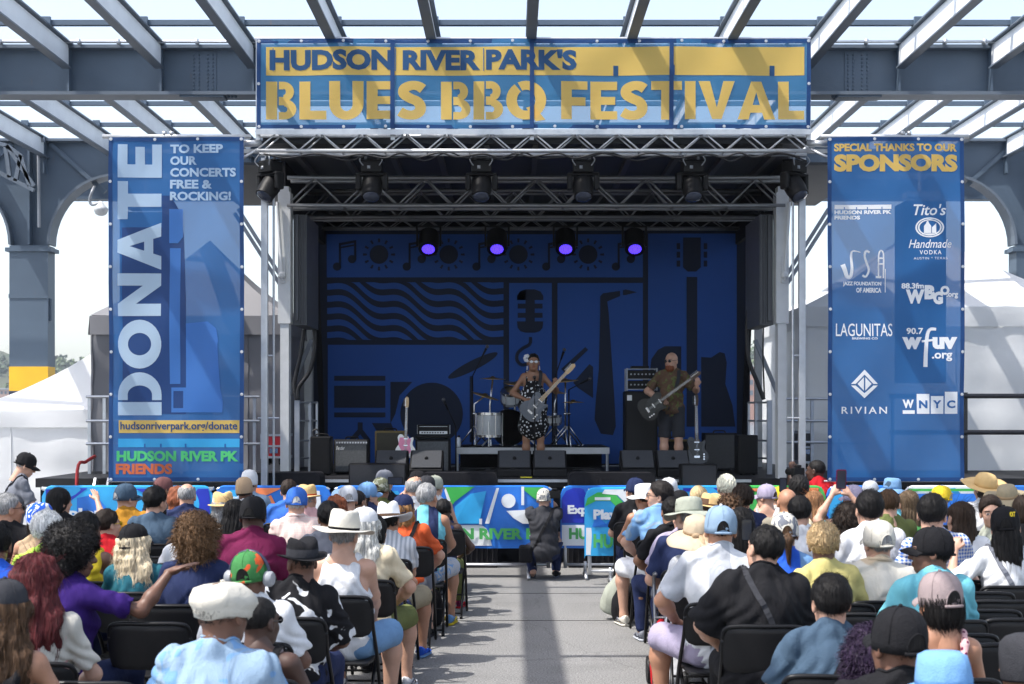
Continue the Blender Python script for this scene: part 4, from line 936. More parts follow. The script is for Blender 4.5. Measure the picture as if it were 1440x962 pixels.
def spkbox(name, label, px0, px1, py0, Y, dep=.35, cat='speaker', m_=tolex, front=None, handle=True, base=DZ, inset=.03):
    x0, x1, z1 = pX(px0, Y), pX(px1, Y), pZ(py0, Y); r_ = root(name, label, cat, ((x0+x1)/2, Y, base))
    m = M(); m.box(x0, Y, base+.012, x1, Y+dep, z1); m.build('cabinet', m_, r_, bevel=.015)
    m = M(); m.box(x0+inset, Y-.006, base+.012+inset, x1-inset, Y+.005, z1-inset*1.0); m.build('grille', front or grille, r_)
    m = M()
    for x in (x0+.05, x1-.05):
        for y in (Y+.05, Y+dep-.05): m.lathe([(.02, 0), (.018, .014)], (x, y, base-.001), 8)
    m.build('foot', black, r_)
    if handle:
        m = M(); cx = (x0+x1)/2; m.tube(smoothpath([(cx-.09, Y+dep/2, z1-.005), (cx-.07, Y+dep/2, z1+.03), (cx+.07, Y+dep/2, z1+.03), (cx+.09, Y+dep/2, z1-.005)], 4), .011); m.build('handle', black, r_, True)
    return r_, x0, x1, z1
spkbox('loudspeaker', 'small black loudspeaker with cable loop at the left end of the stage', 436, 465, 614, 19.8, .3, m_=black, front=black)
m = M(); m.tube(smoothpath([at(443, 616, 19.9), at(440, 608, 19.9), at(444, 604, 19.9), at(448, 607, 19.9), at(448, 616, 19.9)]), .012); m.build('cable', cab, smooth=True, label='thin cable loop standing on the small black loudspeaker', cat='cable', group='cables hanging at the stage sides')
r_, x0, x1, z1 = spkbox('guitar_amplifier', 'grey fronted combo guitar amplifier at the left of the stage', 469, 518, 618, 20.2, .28, 'amplifier', tolex, grille_s)
m = M(); m.box(x0+.02, 20.2-.008, z1-.075, x1-.02, 20.2+.01, z1-.018)
m.build('control_panel', mat('panel_grey', (.1, .1, .11), .4, .4), r_)
m = M()
for k in range(12): m.lathe([(.012, -.03), (.012, -.009)], (x0+.05+k*.038, 20.2, z1-.046), 8, 0, 'Y')
m.build('knob', galv, r_)
m = M(); text_mesh('Fender', (x0+.04, z1-.15, x0+.16, z1-.095), 20.2-.0085, m=m, shear=.3, bold=.01); m.build('lettering', white_p, r_)
r_, x0, x1, z1 = spkbox('guitar_amplifier', 'brown tweed guitar amplifier behind the pink and white guitar', 527, 569, 606, 20.9, .28, 'amplifier', tweed, mat('tweed_grille', (.05, .045, .03), .8, 0, .2, 60), handle=True)
r_, x0, x1, z1 = spkbox('speaker_cabinet', 'grey fronted speaker cabinet under the silver head amplifier', 584, 633, 618, 20.5, .3, 'speaker', tolex, grille_s, handle=False)
zc = z1
r_, x0, x1, z1 = spkbox('head_amplifier', 'black slim head amplifier stacked on the grey cabinet', 583, 632, 612.5, 20.5, .26, 'amplifier', tolex, black, handle=True, base=zc)
zc2 = z1
r2_ = root('head_amplifier', 'black head amplifier with silver front panel on top of its stack', 'amplifier', (pX(609, 20.6), 20.6, zc2))
m = M(); x0, x1 = pX(587, 20.6), pX(632, 20.6); m.box(x0, 20.6, zc2+.008, x1, 20.82, zc2+.155); m.build('cabinet', tolex, r2_, bevel=.012)
m = M(); m.box(x0+.03, 20.592, zc2+.02, x1-.03, 20.605, zc2+.062); m.box(x0+.03, 20.592, zc2+.125, x1-.03, 20.604, zc2+.131); m.build('control_panel', galv, r2_)
m = M()
for k in range(9): m.lathe([(.011, -.02), (.011, -.009)], (x0+.07+k*.038, 20.6, zc2+.04), 8, 0, 'Y')
m.build('knob', black, r2_); m = M(); m.box(x0-.005, 20.62, zc2+.02, x0-.001, 20.8, zc2+.15); m.box(x1+.001, 20.62, zc2+.02, x1+.005, 20.8, zc2+.15); m.build('metal_corner', galv, r2_)
r_, x0, x1, z1 = spkbox('bass_cabinet', 'tall black bass cabinet behind the bass player', 879, 925, 550, 21.0, .45, 'speaker', tolex, mat('grille_black', (.012, .012, .013), .8), handle=False)
m = M(); m.box(x0+.03, 20.985, z1-.14, x0+.1, 20.993, z1-.06); m.build('badge', white_p, r_); zb_ = z1
rk = root('equipment_rack', 'open rack of black amplifier units standing on the tall bass cabinet', 'rack', (pX(902, 21), 21, zb_)); x0, x1 = pX(881, 21), pX(925, 21)
m = M()
for x in (x0, x1-.02):
    for y in (21.02, 21.36): m.box(x, y, zb_+.005, x+.02, y+.02, zb_+.34)
for z in (zb_+.02, zb_+.17, zb_+.32): m.box(x0+.021, 21.021, z, x1-.021, 21.038, z+.012)
m.build('frame', galv_d, rk)
for z in (.035, .19): 
    m = M(); m.box(x0+.025, 21.04, zb_+z, x1-.025, 21.35, zb_+z+.12); u = m.build('amplifier_unit', black, rk, bevel=.006)
    m = M()
    for k in range(7): m.lathe([(.013, -.02), (.013, .002)], (x0+.07+k*.055, 21.04, zb_+z+.06), 8, 0, 'Y')
    m.build('knob', galv_d, u)
m = M(); m.box(x0+.08, 21.1, zb_+.34, x1-.12, 21.3, zb_+.375); m.build('wireless_receiver', black, rk, bevel=.005)
spkbox('guitar_amplifier', 'dark grey amplifier at the right end of the stage', 990, 1037, 609, 21.4, .3, 'amplifier', tolex, mat('grille_dim', (.06, .06, .062), .8, 0, .2, 50))
spkbox('guitar_amplifier', 'brown edged amplifier hidden behind the legs of the bass player', 934, 970, 618, 21.6, .3, 'amplifier', tweed, black)
spkbox('loudspeaker', 'black loudspeaker at the right end of the stage before the guard rail', 1038, 1066, 612, 20.0, .35, m_=black, front=black, handle=False)
for a, b, l in ((490, 571, 'long low black speaker box on the stage edge at left'), (958, 1009, 'low black speaker box on the stage edge at right')):
    spkbox('front_fill_speaker', l, a, b, 652 if a < 600 else 653, 18.62, .3, 'speaker', black, mat('grille_dark', (.02, .021, .026), .7, 0, .2, 50), handle=False, base=.35, inset=.02)
    m = M()
for a, b, l in ((592, 699, 'black cloth covered subwoofer with rounded top left of centre before the stage'), (800, 922, 'black cloth covered subwoofer with rounded top right of centre before the stage'), (330, 450, 'black cloth covered subwoofer left before the stage behind the straw hats')):
    Y = 18.3; x0, x1, z1 = pX(a, Y), pX(b, Y), pZ(665, Y); m = M(); r_ = .07
    pr = [(x0, .0), (x0, z1-r_)]+[(x0+r_-r_*math.cos(t), z1-r_+r_*math.sin(t)) for t in (.3, .6, .9, 1.2, 1.57)]+[(x1-r_+r_*math.sin(t), z1-r_+r_*math.cos(t)) for t in (0, .3, .6, .9, 1.2, 1.57)]+[(x1, 0)]
    m.prism(pr, Y, Y+.5)
    for k in range(14): m.tube([(x0+.05+k*(x1-x0-.1)/13, Y-.003, .02), (x0+.06+k*(x1-x0-.12)/13, Y-.002, z1-.08)], [.018, .004], 6)
    m.build('covered_subwoofer', blackcloth, smooth=True, label=l, cat='speaker', sharp=40)
# drum riser
Yr = 21.3; zr = pZ(629, Yr)
r_ = root('drum_riser', 'low platform with silver edge carrying the drum kit', 'platform', (pX(749, Yr), Yr, DZ)); x0, x1 = pX(640, Yr), pX(857, Yr)
m = M(); m.box(x0, Yr+.03, zr-.09, x1, Yr+1.9, zr); m.build('deck', deckm, r_)
m = M(); m.box(x0, Yr, zr-.1, x1, Yr+.028, zr-.005); m.build('edge_trim', mat('riser_trim', (.45, .46, .48), .4, .5), r_)
for x in (x0+.03, x0+1.05, x1-.03):
    for y in (Yr+.05, Yr+1.8): m = M(); m.tube([(x, y, DZ), (x, y, zr-.095)], .022); m.build('leg', galv, r_)
m = M(); m.box(x0+.02, Yr+1.5, DZ+.002, x1-.02, Yr+1.53, zr-.1); m.build('skirt', blackcloth, r_)  # black sheet added to stand in for the shade under the open riser
# drums
def drum(m, c, r, d, axis='Z', mi=0): m.lathe([(r, -d/2), (r, d/2)], c, 28, mi, axis)
kit = root('drum_kit', 'white drum kit with black bass drum head behind the singer', 'drum kit', (pX(712, 21.9), 21.9, zr))
Yk = 21.9; kc = at(716, 602, Yk); kr = .27; kc.z = zr+kr+.02
m = M(); m.lathe([(kr, 0), (kr, .4)], kc, 32, 0, 'Y'); bdm = m.build('bass_drum', drumw, kit, True, sharp=40)
m = M(); m.lathe([(kr-.015, -.004), (.0001, -.006)], kc, 32, 0, 'Y'); m.build('drum_head', drumhead, bdm)
m = M(); m.lathe([(kr+.012, -.02), (kr+.012, .03), (kr-.02, .03), (kr-.02, -.02), (kr+.012, -.02)], kc, 32, 0, 'Y')
for k in range(8):
    a = k*math.pi/4+.3; m.tube([(kc.x+(kr+.018)*math.cos(a), Yk-.02, kc.z+(kr+.018)*math.sin(a)), (kc.x+(kr+.018)*math.cos(a), Yk+.2, kc.z+(kr+.018)*math.sin(a))], .008, 6)
for s_ in (-1, 1): m.tube([(kc.x+s_*.24, Yk+.1, kc.z-.1), (kc.x+s_*.42, Yk-.12, zr+.005)], .012)
m.build('hoop', mat('hoop_white', (.55, .56, .58), .3), bdm, True, sharp=50)
for (px, py, rr, d, tilt, nm) in ((702, 599, .19, .36, 0, 'floor_tom'), (718, 558, .14, .2, .5, 'rack_tom'), (745, 562, .16, .2, .4, 'rack_tom'), (772, 590, .18, .14, .1, 'snare_drum')):
    c = at(px, py, 22.0 if nm == 'floor_tom' else 22.1); m = M()
    if nm == 'floor_tom': c = Vector((pX(688, 21.75), 21.75, zr+.33))
    rot = Matrix.Translation(c) @ Euler((tilt, 0, 0)).to_matrix().to_4x4()
    drum(m, (0, 0, 0), rr, d); m.xf(rot); t_ = m.build(nm, drumw, kit, True, sharp=40)
    m = M(); m.lathe([(rr+.01, d/2-.03), (rr+.01, d/2+.01), (rr-.01, d/2+.01)], (0, 0, 0), 28); m.lathe([(rr+.01, -d/2-.01), (rr+.01, -d/2+.03)], (0, 0, 0), 28)
    for k in range(6): a = k*math.pi/3; m.tube([((rr+.012)*math.cos(a), (rr+.012)*math.sin(a), -d/2), ((rr+.012)*math.cos(a), (rr+.012)*math.sin(a), d/2)], .006, 6)
    m.xf(rot)
    if nm == 'floor_tom':
        for k in range(3): a = k*2.1+.5; m.tube([(c.x+(rr+.02)*math.cos(a), c.y+(rr+.02)*math.sin(a), c.z+.05), (c.x+(rr+.04)*math.cos(a), c.y+(rr+.04)*math.sin(a), zr+.005)], .009)
    m.build('rim', chrome, t_, True, sharp=50)
def cym_stand(px, py, base_px, label, rr=.2, tilt=(.1, .15), Yc=21.8):
    r_ = root('cymbal_stand', label, 'cymbal stand', (pX(base_px, Yc), Yc, zr)); t = at(px, py, Yc)
    m = M(); m.tube([(pX(base_px, Yc), Yc, zr+.1), (pX(base_px, Yc), Yc, zr+.65 if t.z > zr+.65 else zr+.4), tuple(t)], .014)
    for k in range(3): a = k*2.094+.6; m.tube([(pX(base_px, Yc), Yc, zr+.32), (pX(base_px, Yc)+.26*math.cos(a), Yc+.26*math.sin(a), zr+.01)], .011); m.ball((pX(base_px, Yc)+.26*math.cos(a), Yc+.26*math.sin(a), zr+.015), .018, 8)
    m.ball((pX(base_px, Yc), Yc, zr+.5), .03, 8); m.build('stand', chrome, r_, True)
    m = M(); m.lathe([(rr, 0), (rr*.6, .012), (.04, .02), (.03, .04), (.0001, .045)], (0, 0, 0), 28); m.lathe([(rr, -.001), (.0001, .03)], (0, 0, 0), 28)
    m.xf(Matrix.Translation(t) @ Euler((tilt[0], tilt[1], 0)).to_matrix().to_4x4()); m.build('cymbal', cymb, r_, True)
cym_stand(727, 540, 724, 'thin cymbal above the drums just left of the singer', .22, (.15, .1), 22.25)
cym_stand(806, 566, 800, 'low pair of hi hat cymbals right of the singer', .17, (.02, .0), 21.7)
cym_stand(693, 533, 689, 'upper flat cymbal on a chrome stand left of the drums', .2, (.05, .03))
cym_stand(682, 557, 667, 'lower cymbal sloping right on a chrome stand at the left of the riser', .22, (.1, .3))
cym_stand(795, 536, 795, 'cymbal on a chrome tripod stand right of the singer', .2, (.1, -.08))
cym_stand(783, 552, 780, 'chrome stand with dark cymbal just right of the singer', .16, (.1, .1), 22.1)
def mic_stand(label, base, top, boom, Y, name='microphone_stand', r0=.15):
    r_ = root(name, label, 'microphone stand', (base[0], Y, base[1]))
    m = M(); m.lathe([(r0, 0), (r0, .015), (.03, .03)], (base[0], Y, base[1]+.002), 20); m.tube([(base[0], Y, base[1]+.02), (top[0], Y, top[1])], .011); m.tube([(top[0], Y, top[1]), (boom[0], Y+boom[2], boom[1])], .008); m.build('stand', black, r_, True)
    a = Vector((top[0], Y, top[1])); b = Vector((boom[0], Y+boom[2], boom[1])); d = (b-a).normalized() if (b-a).length > .01 else Vector((0, 1, .2)).normalized()
    m = M(); m.tube([b-d*.02, b+d*.12], [.012, .02]); h = m.build('microphone', black, r_, True)
    m = M(); m.ball(b+d*.15, .027, 12); m.build('mic_grille', mat('mic_mesh', (.12, .12, .13), .35, .8, .2, 200), h, True)
Y = 20.05; sx = pX(752, Y)
mic_stand('slim straight microphone stand in front of the singer', (sx, DZ), (sx, pZ(523, Y)-.12), (sx, pZ(523, Y)-.1, .1), Y)
mic_stand('boom microphone above the drums right of the singer, tilted up right', (pX(777, 21.9), zr), (pX(777, 21.9), pZ(540, 21.9)), (pX(789, 21.9), pZ(505, 21.9), -.05), 21.9)
mic_stand('boom microphone pointing right over the low drums', (pX(800, 21.6), zr), (pX(800, 21.6), pZ(548, 21.6)), (pX(817, 21.6), pZ(539, 21.6), -.05), 21.6)
mic_stand('boom microphone over the left cymbals', (pX(664, 21.5), zr), (pX(664, 21.5), pZ(530, 21.5)), (pX(679, 21.5), pZ(500, 21.5), -.05), 21.5)
mic_stand('low dark microphone stand by the silver head amplifier', (pX(641, 20.3), DZ), (pX(641, 20.3), pZ(600, 20.3)), (pX(630, 20.3), pZ(575, 20.3), -.1), 20.3)
r_ = root('water_bottle', 'small steel water bottle on the left corner of the drum riser', 'bottle', (pX(645, 21.4), 21.4, zr))
m = M(); m.lathe([(.035, .002), (.036, .12), (.02, .15)], (pX(645, 21.4), 21.4, zr), 16); m.build('body', galv, r_, True, sharp=40); m = M(); m.lathe([(.02, .15), (.02, .175), (.0001, .176)], (pX(645, 21.4), 21.4, zr), 12); m.build('cap', black, r_, True)
# guitars
def guitar(name, label, c, mat4, body, body2, neckm, shape='single', scale=1, headm=None):
    """lies in its own XZ plane, neck along +Z, strings towards -Y, nut at 0.62; mat4 sets it in the world"""
    r_ = root(name, label, 'guitar', (0, 0, 0)); r_.matrix_world = mat4; ORG[r_.name] = Vector()
    out = [(-.10, .0), (-.155, .05), (-.165, .12), (-.135, .18), (-.11, .22), (-.125, .29), (-.13, .34), (-.10, .38), (-.06, .375), (-.035, .35), (.035, .35), (.05, .31), (.08, .315), (.115, .335), (.125, .31), (.11, .25), (.115, .2), (.15, .15), (.165, .1), (.145, .04), (.09, .0), (0, -.012)]
    q = smoothpath([(a, b, 0) for a, b in out+[out[0]]], 3)
    m = M(); m.prism([(v.x*scale, v.y*scale) for v in q[:-1]][::-1], -.022, .022); b = m.build('body', body, r_, bevel=.006)
    m = M(); m.prism([(x*scale, z*scale) for x, z in ((-.1, .33), (-.12, .2), (-.06, .1), (.06, .06), (.11, .1), (.07, .2), (.09, .3), (.03, .33))][::-1], -.0255, -.0225); m.build('pickguard', body2, b)
    m = M(); m.box(-.04, -.034, .08, .04, -.0258, .11); m.box(-.035, -.032, .19, .035, -.0258, .205); m.box(-.035, -.032, .3, .035, -.0258, .315)
    for k in range(3): m.lathe([(.012, -.045), (.012, -.0258)], (.1, 0, .06+k*.035), 10, 0, 'Y')
    m.build('bridge', chrome, b)
    m = M(); m.add([(-.028, -.03, .3), (.028, -.03, .3), (.028, -.008, .3), (-.028, -.008, .3), (-.021, -.03, .83), (.021, -.03, .83), (.021, -.01, .83), (-.021, -.01, .83)], [(3, 2, 1, 0), (4, 5, 6, 7), (0, 1, 5, 4), (1, 2, 6, 5), (2, 3, 7, 6), (3, 0, 4, 7)])
    nk = m.build('neck', neckm, r_)
    m = M()
    for k in range(18): z = .83-.53*(1-2**(-k/12))*1.15; m.box(-.022, -.0318, z-.0012, .022, -.0302, z+.0012)
    m.build('fret', chrome, nk)
    m = M(); m.prism([(-.021, .83), (.021, .83), (.032, .86), (.036, .93), (.03, 1.0), (.0, 1.02), (-.03, .99), (-.03, .87)], -.022, -.008); m.build('headstock', headm or neckm, r_)
    m = M()
    for k in range(6): m.lathe([(.007, -.032), (.007, -.0221)], (-.018, 0, .865+k*.022), 8, 0, 'Y'); m.ball((-.045, -.014, .865+k*.022), .009, 6); m.tube([(-.03, -.014, .865+k*.022), (-.045, -.014, .865+k*.022)], .004, 6)
    m.build('tuning_peg', chrome, r_)
    m = M()
    for k in range(6): m.tube([(-.017+k*.0068, -.033, .09), (-.013+k*.0052, -.0325, .84)], .0012, 4)
    m.build('strings', chrome, r_)
    return r_
pinkm = mat('pink_pickguard', (.75, .22, .36), .35); cream = mat('cream_body', (.78, .76, .72), .3, coat=.4); blackg = mat('black_lacquer', (.006, .006, .007), .3); greyg = mat('grey_lacquer', (.04, .042, .05), .35)
def gstand(label, x, Y):
    r_ = root('guitar_stand', label, 'guitar stand', (x, Y, DZ)); m = M()
    m.tube([(x, Y+.12, DZ+.02), (x, Y+.1, DZ+.42)], .012)
    for dx, dy in ((-.18, -.1), (.18, -.1), (0, .3)): m.tube([(x, Y+.12, DZ+.16), (x+dx, Y+dy, DZ+.012)], .011)
    for s_ in (-1, 1): m.tube([(x, Y+.1, DZ+.15), (x+s_*.1, Y+.06, DZ+.13), (x+s_*.1, Y-.06, DZ+.13)], .01)
    m.build('frame', black, r_, True)
Yg = 19.95
guitar('electric_guitar', 'cream guitar with pink pickguard upright on its stand at left', None, Matrix.Translation((pX(570, Yg), Yg, DZ+.25)) @ Euler((-.1, .02, 0)).to_matrix().to_4x4() @ Matrix.Scale(.84, 4), cream, pinkm, rosew, headm=wood_m)
gstand('black stand carrying the cream and pink guitar', pX(570, Yg), Yg)
Yg = 20.6
guitar('electric_guitar', 'dark grey guitar on a stand at the right of the bass player', None, Matrix.Translation((pX(980, Yg), Yg, DZ+.14)) @ Euler((-.12, 0, 0)).to_matrix().to_4x4(), greyg, blackg, rosew)
gstand('black stand carrying the dark grey guitar', pX(980, Yg), Yg)
m = M(); m.box(pX(974, 19.3), 19.28, DZ+.15, pX(982, 19.3), 19.285, DZ+.19)
# red road case, white box, cables and small items
def road_case(name, label, px0, px1, py0, py1, Y, col, dep=.5):
    x0, x1, z0, z1 = pX(px0, Y), pX(px1, Y), pZ(py1, Y), pZ(py0, Y); r_ = root(name, label, 'case', ((x0+x1)/2, Y, z0))
    m = M(); m.box(x0, Y, z0, x1, Y+dep, z1); m.build('body', mat(name+str(px0), col, .4, 0, .1, 6), r_)
    m = M()
    for x in (x0, x1): 
        for z in (z0, z1): m.bar((x, Y-.004, z), (x, Y+dep+.004, z), .04, .04)
        m.bar((x, Y, z0+.02), (x, Y, z1-.02), .036, .036)
    for z in (z0, z1, (z0+z1)/2): m.bar((x0+.02, Y, z), (x1-.02, Y, z), .03, .03)
    m.build('edging', galv, r_); m = M(); m.box((x0+x1)/2-.06, Y-.02, (z0+z1)/2-.1, (x0+x1)/2+.06, Y-.003, (z0+z1)/2-.03); m.build('latch', chrome, r_)
    m = M()
    for x in (x0+.08, x1-.08):
        for y in (Y+.08, Y+dep-.08): m.lathe([(.0001, -.03), (.045, -.03), (.045, .03), (.0001, .03)], (x, y, z0-.065), 12, 0, 'X')
    m.build('caster', black, r_)
road_case('road_case', 'red road case with metal edges beside the left mast leg', 368, 402, 612, 643, 20.4, (.5, .02, .03))
def cam_hood():
    pass
road_case('road_case', 'dark road case standing in front of the pale tent at right', 1124, 1142, 608, 650, 20.9, (.03, .03, .035), .4)
r_ = root('step_ladder', 'short silver stage steps with a red handrail at the left end of the stage', 'steps', (pX(136, 19.8), 19.8, 0)); m = M(); x0, x1 = pX(125, 18.6), pX(146, 18.6)
for k in range(4): m.box(x0, 18.2+k*.17, .26*(k+1)-.03, x1, 18.36+k*.17, .26*(k+1))
for x in (x0+.01, x1-.01): m.bar((x, 18.1, 0), (x, 18.9, 1.1), .03, .12)
m.build('tread', galv, r_); m = M(); m.tube(smoothpath([(x0-.03, 18.2, .3), (x0-.03, 18.2, 1.25), (x0+.02, 18.4, 1.36), (x0+.02, 18.8, 1.42)], 5), .022); m.build('handrail', mat('red_rail', (.4, .02, .02), .4), r_, True)
r4 = random.Random(9)
for i, (px, lab) in enumerate(((648, 'black cables tangled under the left half of the drum riser'), (790, 'black cables lying under the right half of the drum riser'), (990, 'black cables lying by the right speaker box'))):
    m = M(); Y = 20.9; pts = [(pX(px+r4.uniform(-5, 60), Y), Y+r4.uniform(-.3, .5), DZ+.015+r4.random()*.05) for k in range(9)]; m.tube(smoothpath(pts, 5), .011, 6); m.build('cable', cab, smooth=True, label=lab, cat='cable', group='cables lying on the stage')
m = M(); m.box(pX(732, 19.1), 19.1, DZ+.001, pX(748, 19.1), 19.2, DZ+.012); m.build('floor_tape', mat('yellow_tape', (.75, .65, .03), .6), label='strip of yellow tape on the stage edge before the singer', cat='tape')
# ------------------------------------------------------------------ people: bodies grown from blended volumes
def smin(a, b, k):
    h = np.clip(.5+.5*(b-a)/k, 0, 1); return b*(1-h)+a*h-k*h*(1-h)
def smax(a, b, k): return -smin(-a, -b, k)
def d_cone(P, a, b, ra, rb):
    a = np.asarray(a, np.float32); b = np.asarray(b, np.float32); ba = b-a
    pa = P-a; t = np.clip(pa @ ba/max(float(ba @ ba), 1e-9), 0, 1)
    q = pa-t[:, None]*ba; return np.sqrt(np.einsum('ij,ij->i', q, q))-(ra+(rb-ra)*t)
def d_ell(P, c, r):
    r = np.asarray(r, np.float32); p = P-np.asarray(c, np.float32)
    k0 = np.sqrt((((p/r)**2).sum(1))); k1 = np.sqrt(((p/(r*r))**2).sum(1)); return k0*(k0-1)/np.maximum(k1, 1e-6)
def noise3(P, f, seed=0, oct_=2):
    rs = np.random.RandomState(seed); out = np.zeros(len(P), np.float32); a = 1.0
    for o in range(oct_):
        for k in range(4):
            d = rs.normal(size=3); d /= np.linalg.norm(d); out += a*np.sin(P @ (d*f).astype(np.float32)+rs.uniform(0, 6.28)).astype(np.float32)*.4
        f *= 2.1; a *= .5
    return out
def blend(P, prims, k=.03):
    D = None
    for p in prims:
        if p[0] == 'c': d = d_cone(P, *p[1:5])
        elif p[0] == 's':
            a_ = np.asarray(p[1], np.float32); b_ = np.asarray(p[2], np.float32); u_ = (b_-a_)/np.linalg.norm(b_-a_)
            d = smax(d_cone(P, a_, b_+u_*.06, p[3], p[4]), (P-b_) @ u_, .006)
        elif p[0] == 'e': d = d_ell(P, p[1], p[2])
        elif p[0] == 't': d = d_ell((P-p[3]) @ p[4], p[1], p[2])       # ellipsoid in a turned frame: origin p[3], axes = columns of p[4]
        elif p[0] == '-': D = smax(D, -d_ell(P, p[1], p[2]), p[3]); continue
        D = d if D is None else smin(D, d, k)
    return D
def net(f, lo, hi, h, slack=.012):
    lo = np.asarray(lo, float); hi = np.asarray(hi, float); B = 4
    nb = np.ceil((hi-lo)/(h*B)).astype(int)+1
    bc = [lo[i]+(np.arange(nb[i])+.5)*h*B for i in range(3)]
    G = np.stack(np.meshgrid(*bc, indexing='ij'), -1).reshape(-1, 3).astype(np.float32)
    dc = f(G); act = np.abs(dc) < h*B*.95+slack
    n = nb*B
    sgn = np.where(dc < 0, -1., 1.).astype(np.float32).reshape(nb)
    V = np.repeat(np.repeat(np.repeat(sgn, B, 0), B, 1), B, 2)
    A = np.repeat(np.repeat(np.repeat(act.reshape(nb), B, 0), B, 1), B, 2)
    ii = np.argwhere(A)
    V[A] = f((lo+ii*h).astype(np.float32))
    ins = (V < 0)
    c = ins[:-1, :-1, :-1].astype(np.int8)
    s = sum(ins[i:n[0]-1+i, j:n[1]-1+j, k:n[2]-1+k].astype(np.int8) for i in (0, 1) for j in (0, 1) for k in (0, 1))
    cells = np.argwhere((s > 0) & (s < 8))
    if len(cells) == 0: return np.zeros((0, 3)), np.zeros((0, 4), int)
    idx = -np.ones(np.array(V.shape)-1, np.int64); idx[tuple(cells.T)] = np.arange(len(cells))
    offs = np.array([(i, j, k) for i in (0, 1) for j in (0, 1) for k in (0, 1)])
    cv = np.stack([V[cells[:, 0]+o[0], cells[:, 1]+o[1], cells[:, 2]+o[2]] for o in offs], 1)
    acc = np.zeros((len(cells), 3)); cnt = np.zeros(len(cells))
    for a in range(8):
        for b in range(a+1, 8):
            if np.abs(offs[a]-offs[b]).sum() != 1: continue
            va, vb = cv[:, a], cv[:, b]; x = (va < 0) != (vb < 0)
            t = np.where(x, va/np.where(np.abs(va-vb) < 1e-9, 1, va-vb), 0)
            acc += np.where(x[:, None], offs[a]+t[:, None]*(offs[b]-offs[a]), 0); cnt += x
    verts = lo+(cells+acc/np.maximum(cnt, 1)[:, None])*h
    quads = []
    for ax in range(3):
        u, v = (ax+1) % 3, (ax+2) % 3
        sl0 = [slice(None)]*3; sl1 = [slice(None)]*3; sl0[ax] = slice(0, -1); sl1[ax] = slice(1, None)
        e = ins[tuple(sl0)] != ins[tuple(sl1)]
        E = np.argwhere(e); ok = (E[:, u] > 0) & (E[:, v] > 0) & (E[:, u] < V.shape[u]-1) & (E[:, v] < V.shape[v]-1); E = E[ok]
        def g(du, dv):
            q = E.copy(); q[:, u] -= du; q[:, v] -= dv; return idx[tuple(q.T)]
        q = np.stack([g(0, 0), g(1, 0), g(1, 1), g(0, 1)], 1)
        fl = ins[tuple(E.T)]; q = np.where(fl[:, None], q, q[:, ::-1]); quads.append(q[(q >= 0).all(1)])
    return verts, np.concatenate(quads)
def npmesh(name, v, f, mats, parent=None, mi=None, smooth=True, **tg):
    me = bpy.data.meshes.new(name)
    me.vertices.add(len(v)); me.vertices.foreach_set('co', np.asarray(v, np.float32).ravel())
    lt = np.array([len(q) for q in f] if isinstance(f, list) else np.full(len(f), f.shape[1]), np.int32)
    fl = np.concatenate([np.asarray(q) for q in f]) if isinstance(f, list) else f.ravel()
    me.loops.add(len(fl)); me.loops.foreach_set('vertex_index', fl.astype(np.int32))
    me.polygons.add(len(lt)); me.polygons.foreach_set('loop_start', np.concatenate([[0], np.cumsum(lt)[:-1]]).astype(np.int32))
    me.polygons.foreach_set('loop_total', lt)
    if not isinstance(mats, (list, tuple)): mats = [mats]
    for q in mats: me.materials.append(q)
    if mi is not None: me.polygons.foreach_set('material_index', np.asarray(mi, np.int32))
    me.polygons.foreach_set('use_smooth', np.full(len(lt), smooth)); me.update(calc_edges=True); me.validate()
    o = bpy.data.objects.new(name, me); COL.objects.link(o)
    if parent is not None: o.parent = parent; ORG[o.name] = Vector()
    return tag(o, **tg)
from mathutils.bvhtree import BVHTree
# ---- head
HP = [('e', (0, -.012, .03), (.076, .094, .086)), ('e', (0, .022, -.03), (.062, .068, .082)), ('e', (0, .045, -.083), (.042, .04, .03)), ('e', (0, .02, -.07), (.056, .05, .035)),
      ('e', (.034, .062, -.03), (.022, .02, .024)), ('e', (-.034, .062, -.03), (.022, .02, .024)), ('e', (0, .074, .028), (.05, .018, .012))]
def head_f(P):
    D = blend(P, HP, .025)
    for s in (-1, 1): D = smax(D, -d_ell(P, (s*.031, .1, .006), (.017, .016, .012)), .012)
    D = smin(D, d_cone(P, (0, .088, .008), (0, .106, -.024), .008, .0125), .014)
    D = smin(D, d_cone(P, (-.011, .095, -.028), (.011, .095, -.028), .008, .008), .008)
    D = smin(D, d_ell(P, (0, .088, -.053), (.024, .012, .0065)), .007); D = smin(D, d_ell(P, (0, .086, -.064), (.02, .012, .0065)), .007)
    for s in (-1, 1):
        e = smax(d_ell(P, (s*.08, -.008, -.008), (.011, .021, .033)), -d_ell(P, (s*.092, -.004, -.006), (.008, .012, .02)), .006)
        D = smin(D, e, .008)
        D = smin(D, d_ell(P, (s*.031, .0775, .006), (.0135, .0125, .0115)), .002)
    D = smin(D, d_cone(P, (0, -.022, -.05), (0, -.04, -.19), .054, .058), .03)
    return D
HV, HF = net(head_f, (-.11, -.125, -.2), (.11, .135, .135), .006)
HC = HV[HF].mean(1)
HMI = np.zeros(len(HF), int)
HMI[(np.abs(HC[:, 0]) < .022) & (HC[:, 1] > .086) & (HC[:, 2] < -.046) & (HC[:, 2] > -.072)] = 1
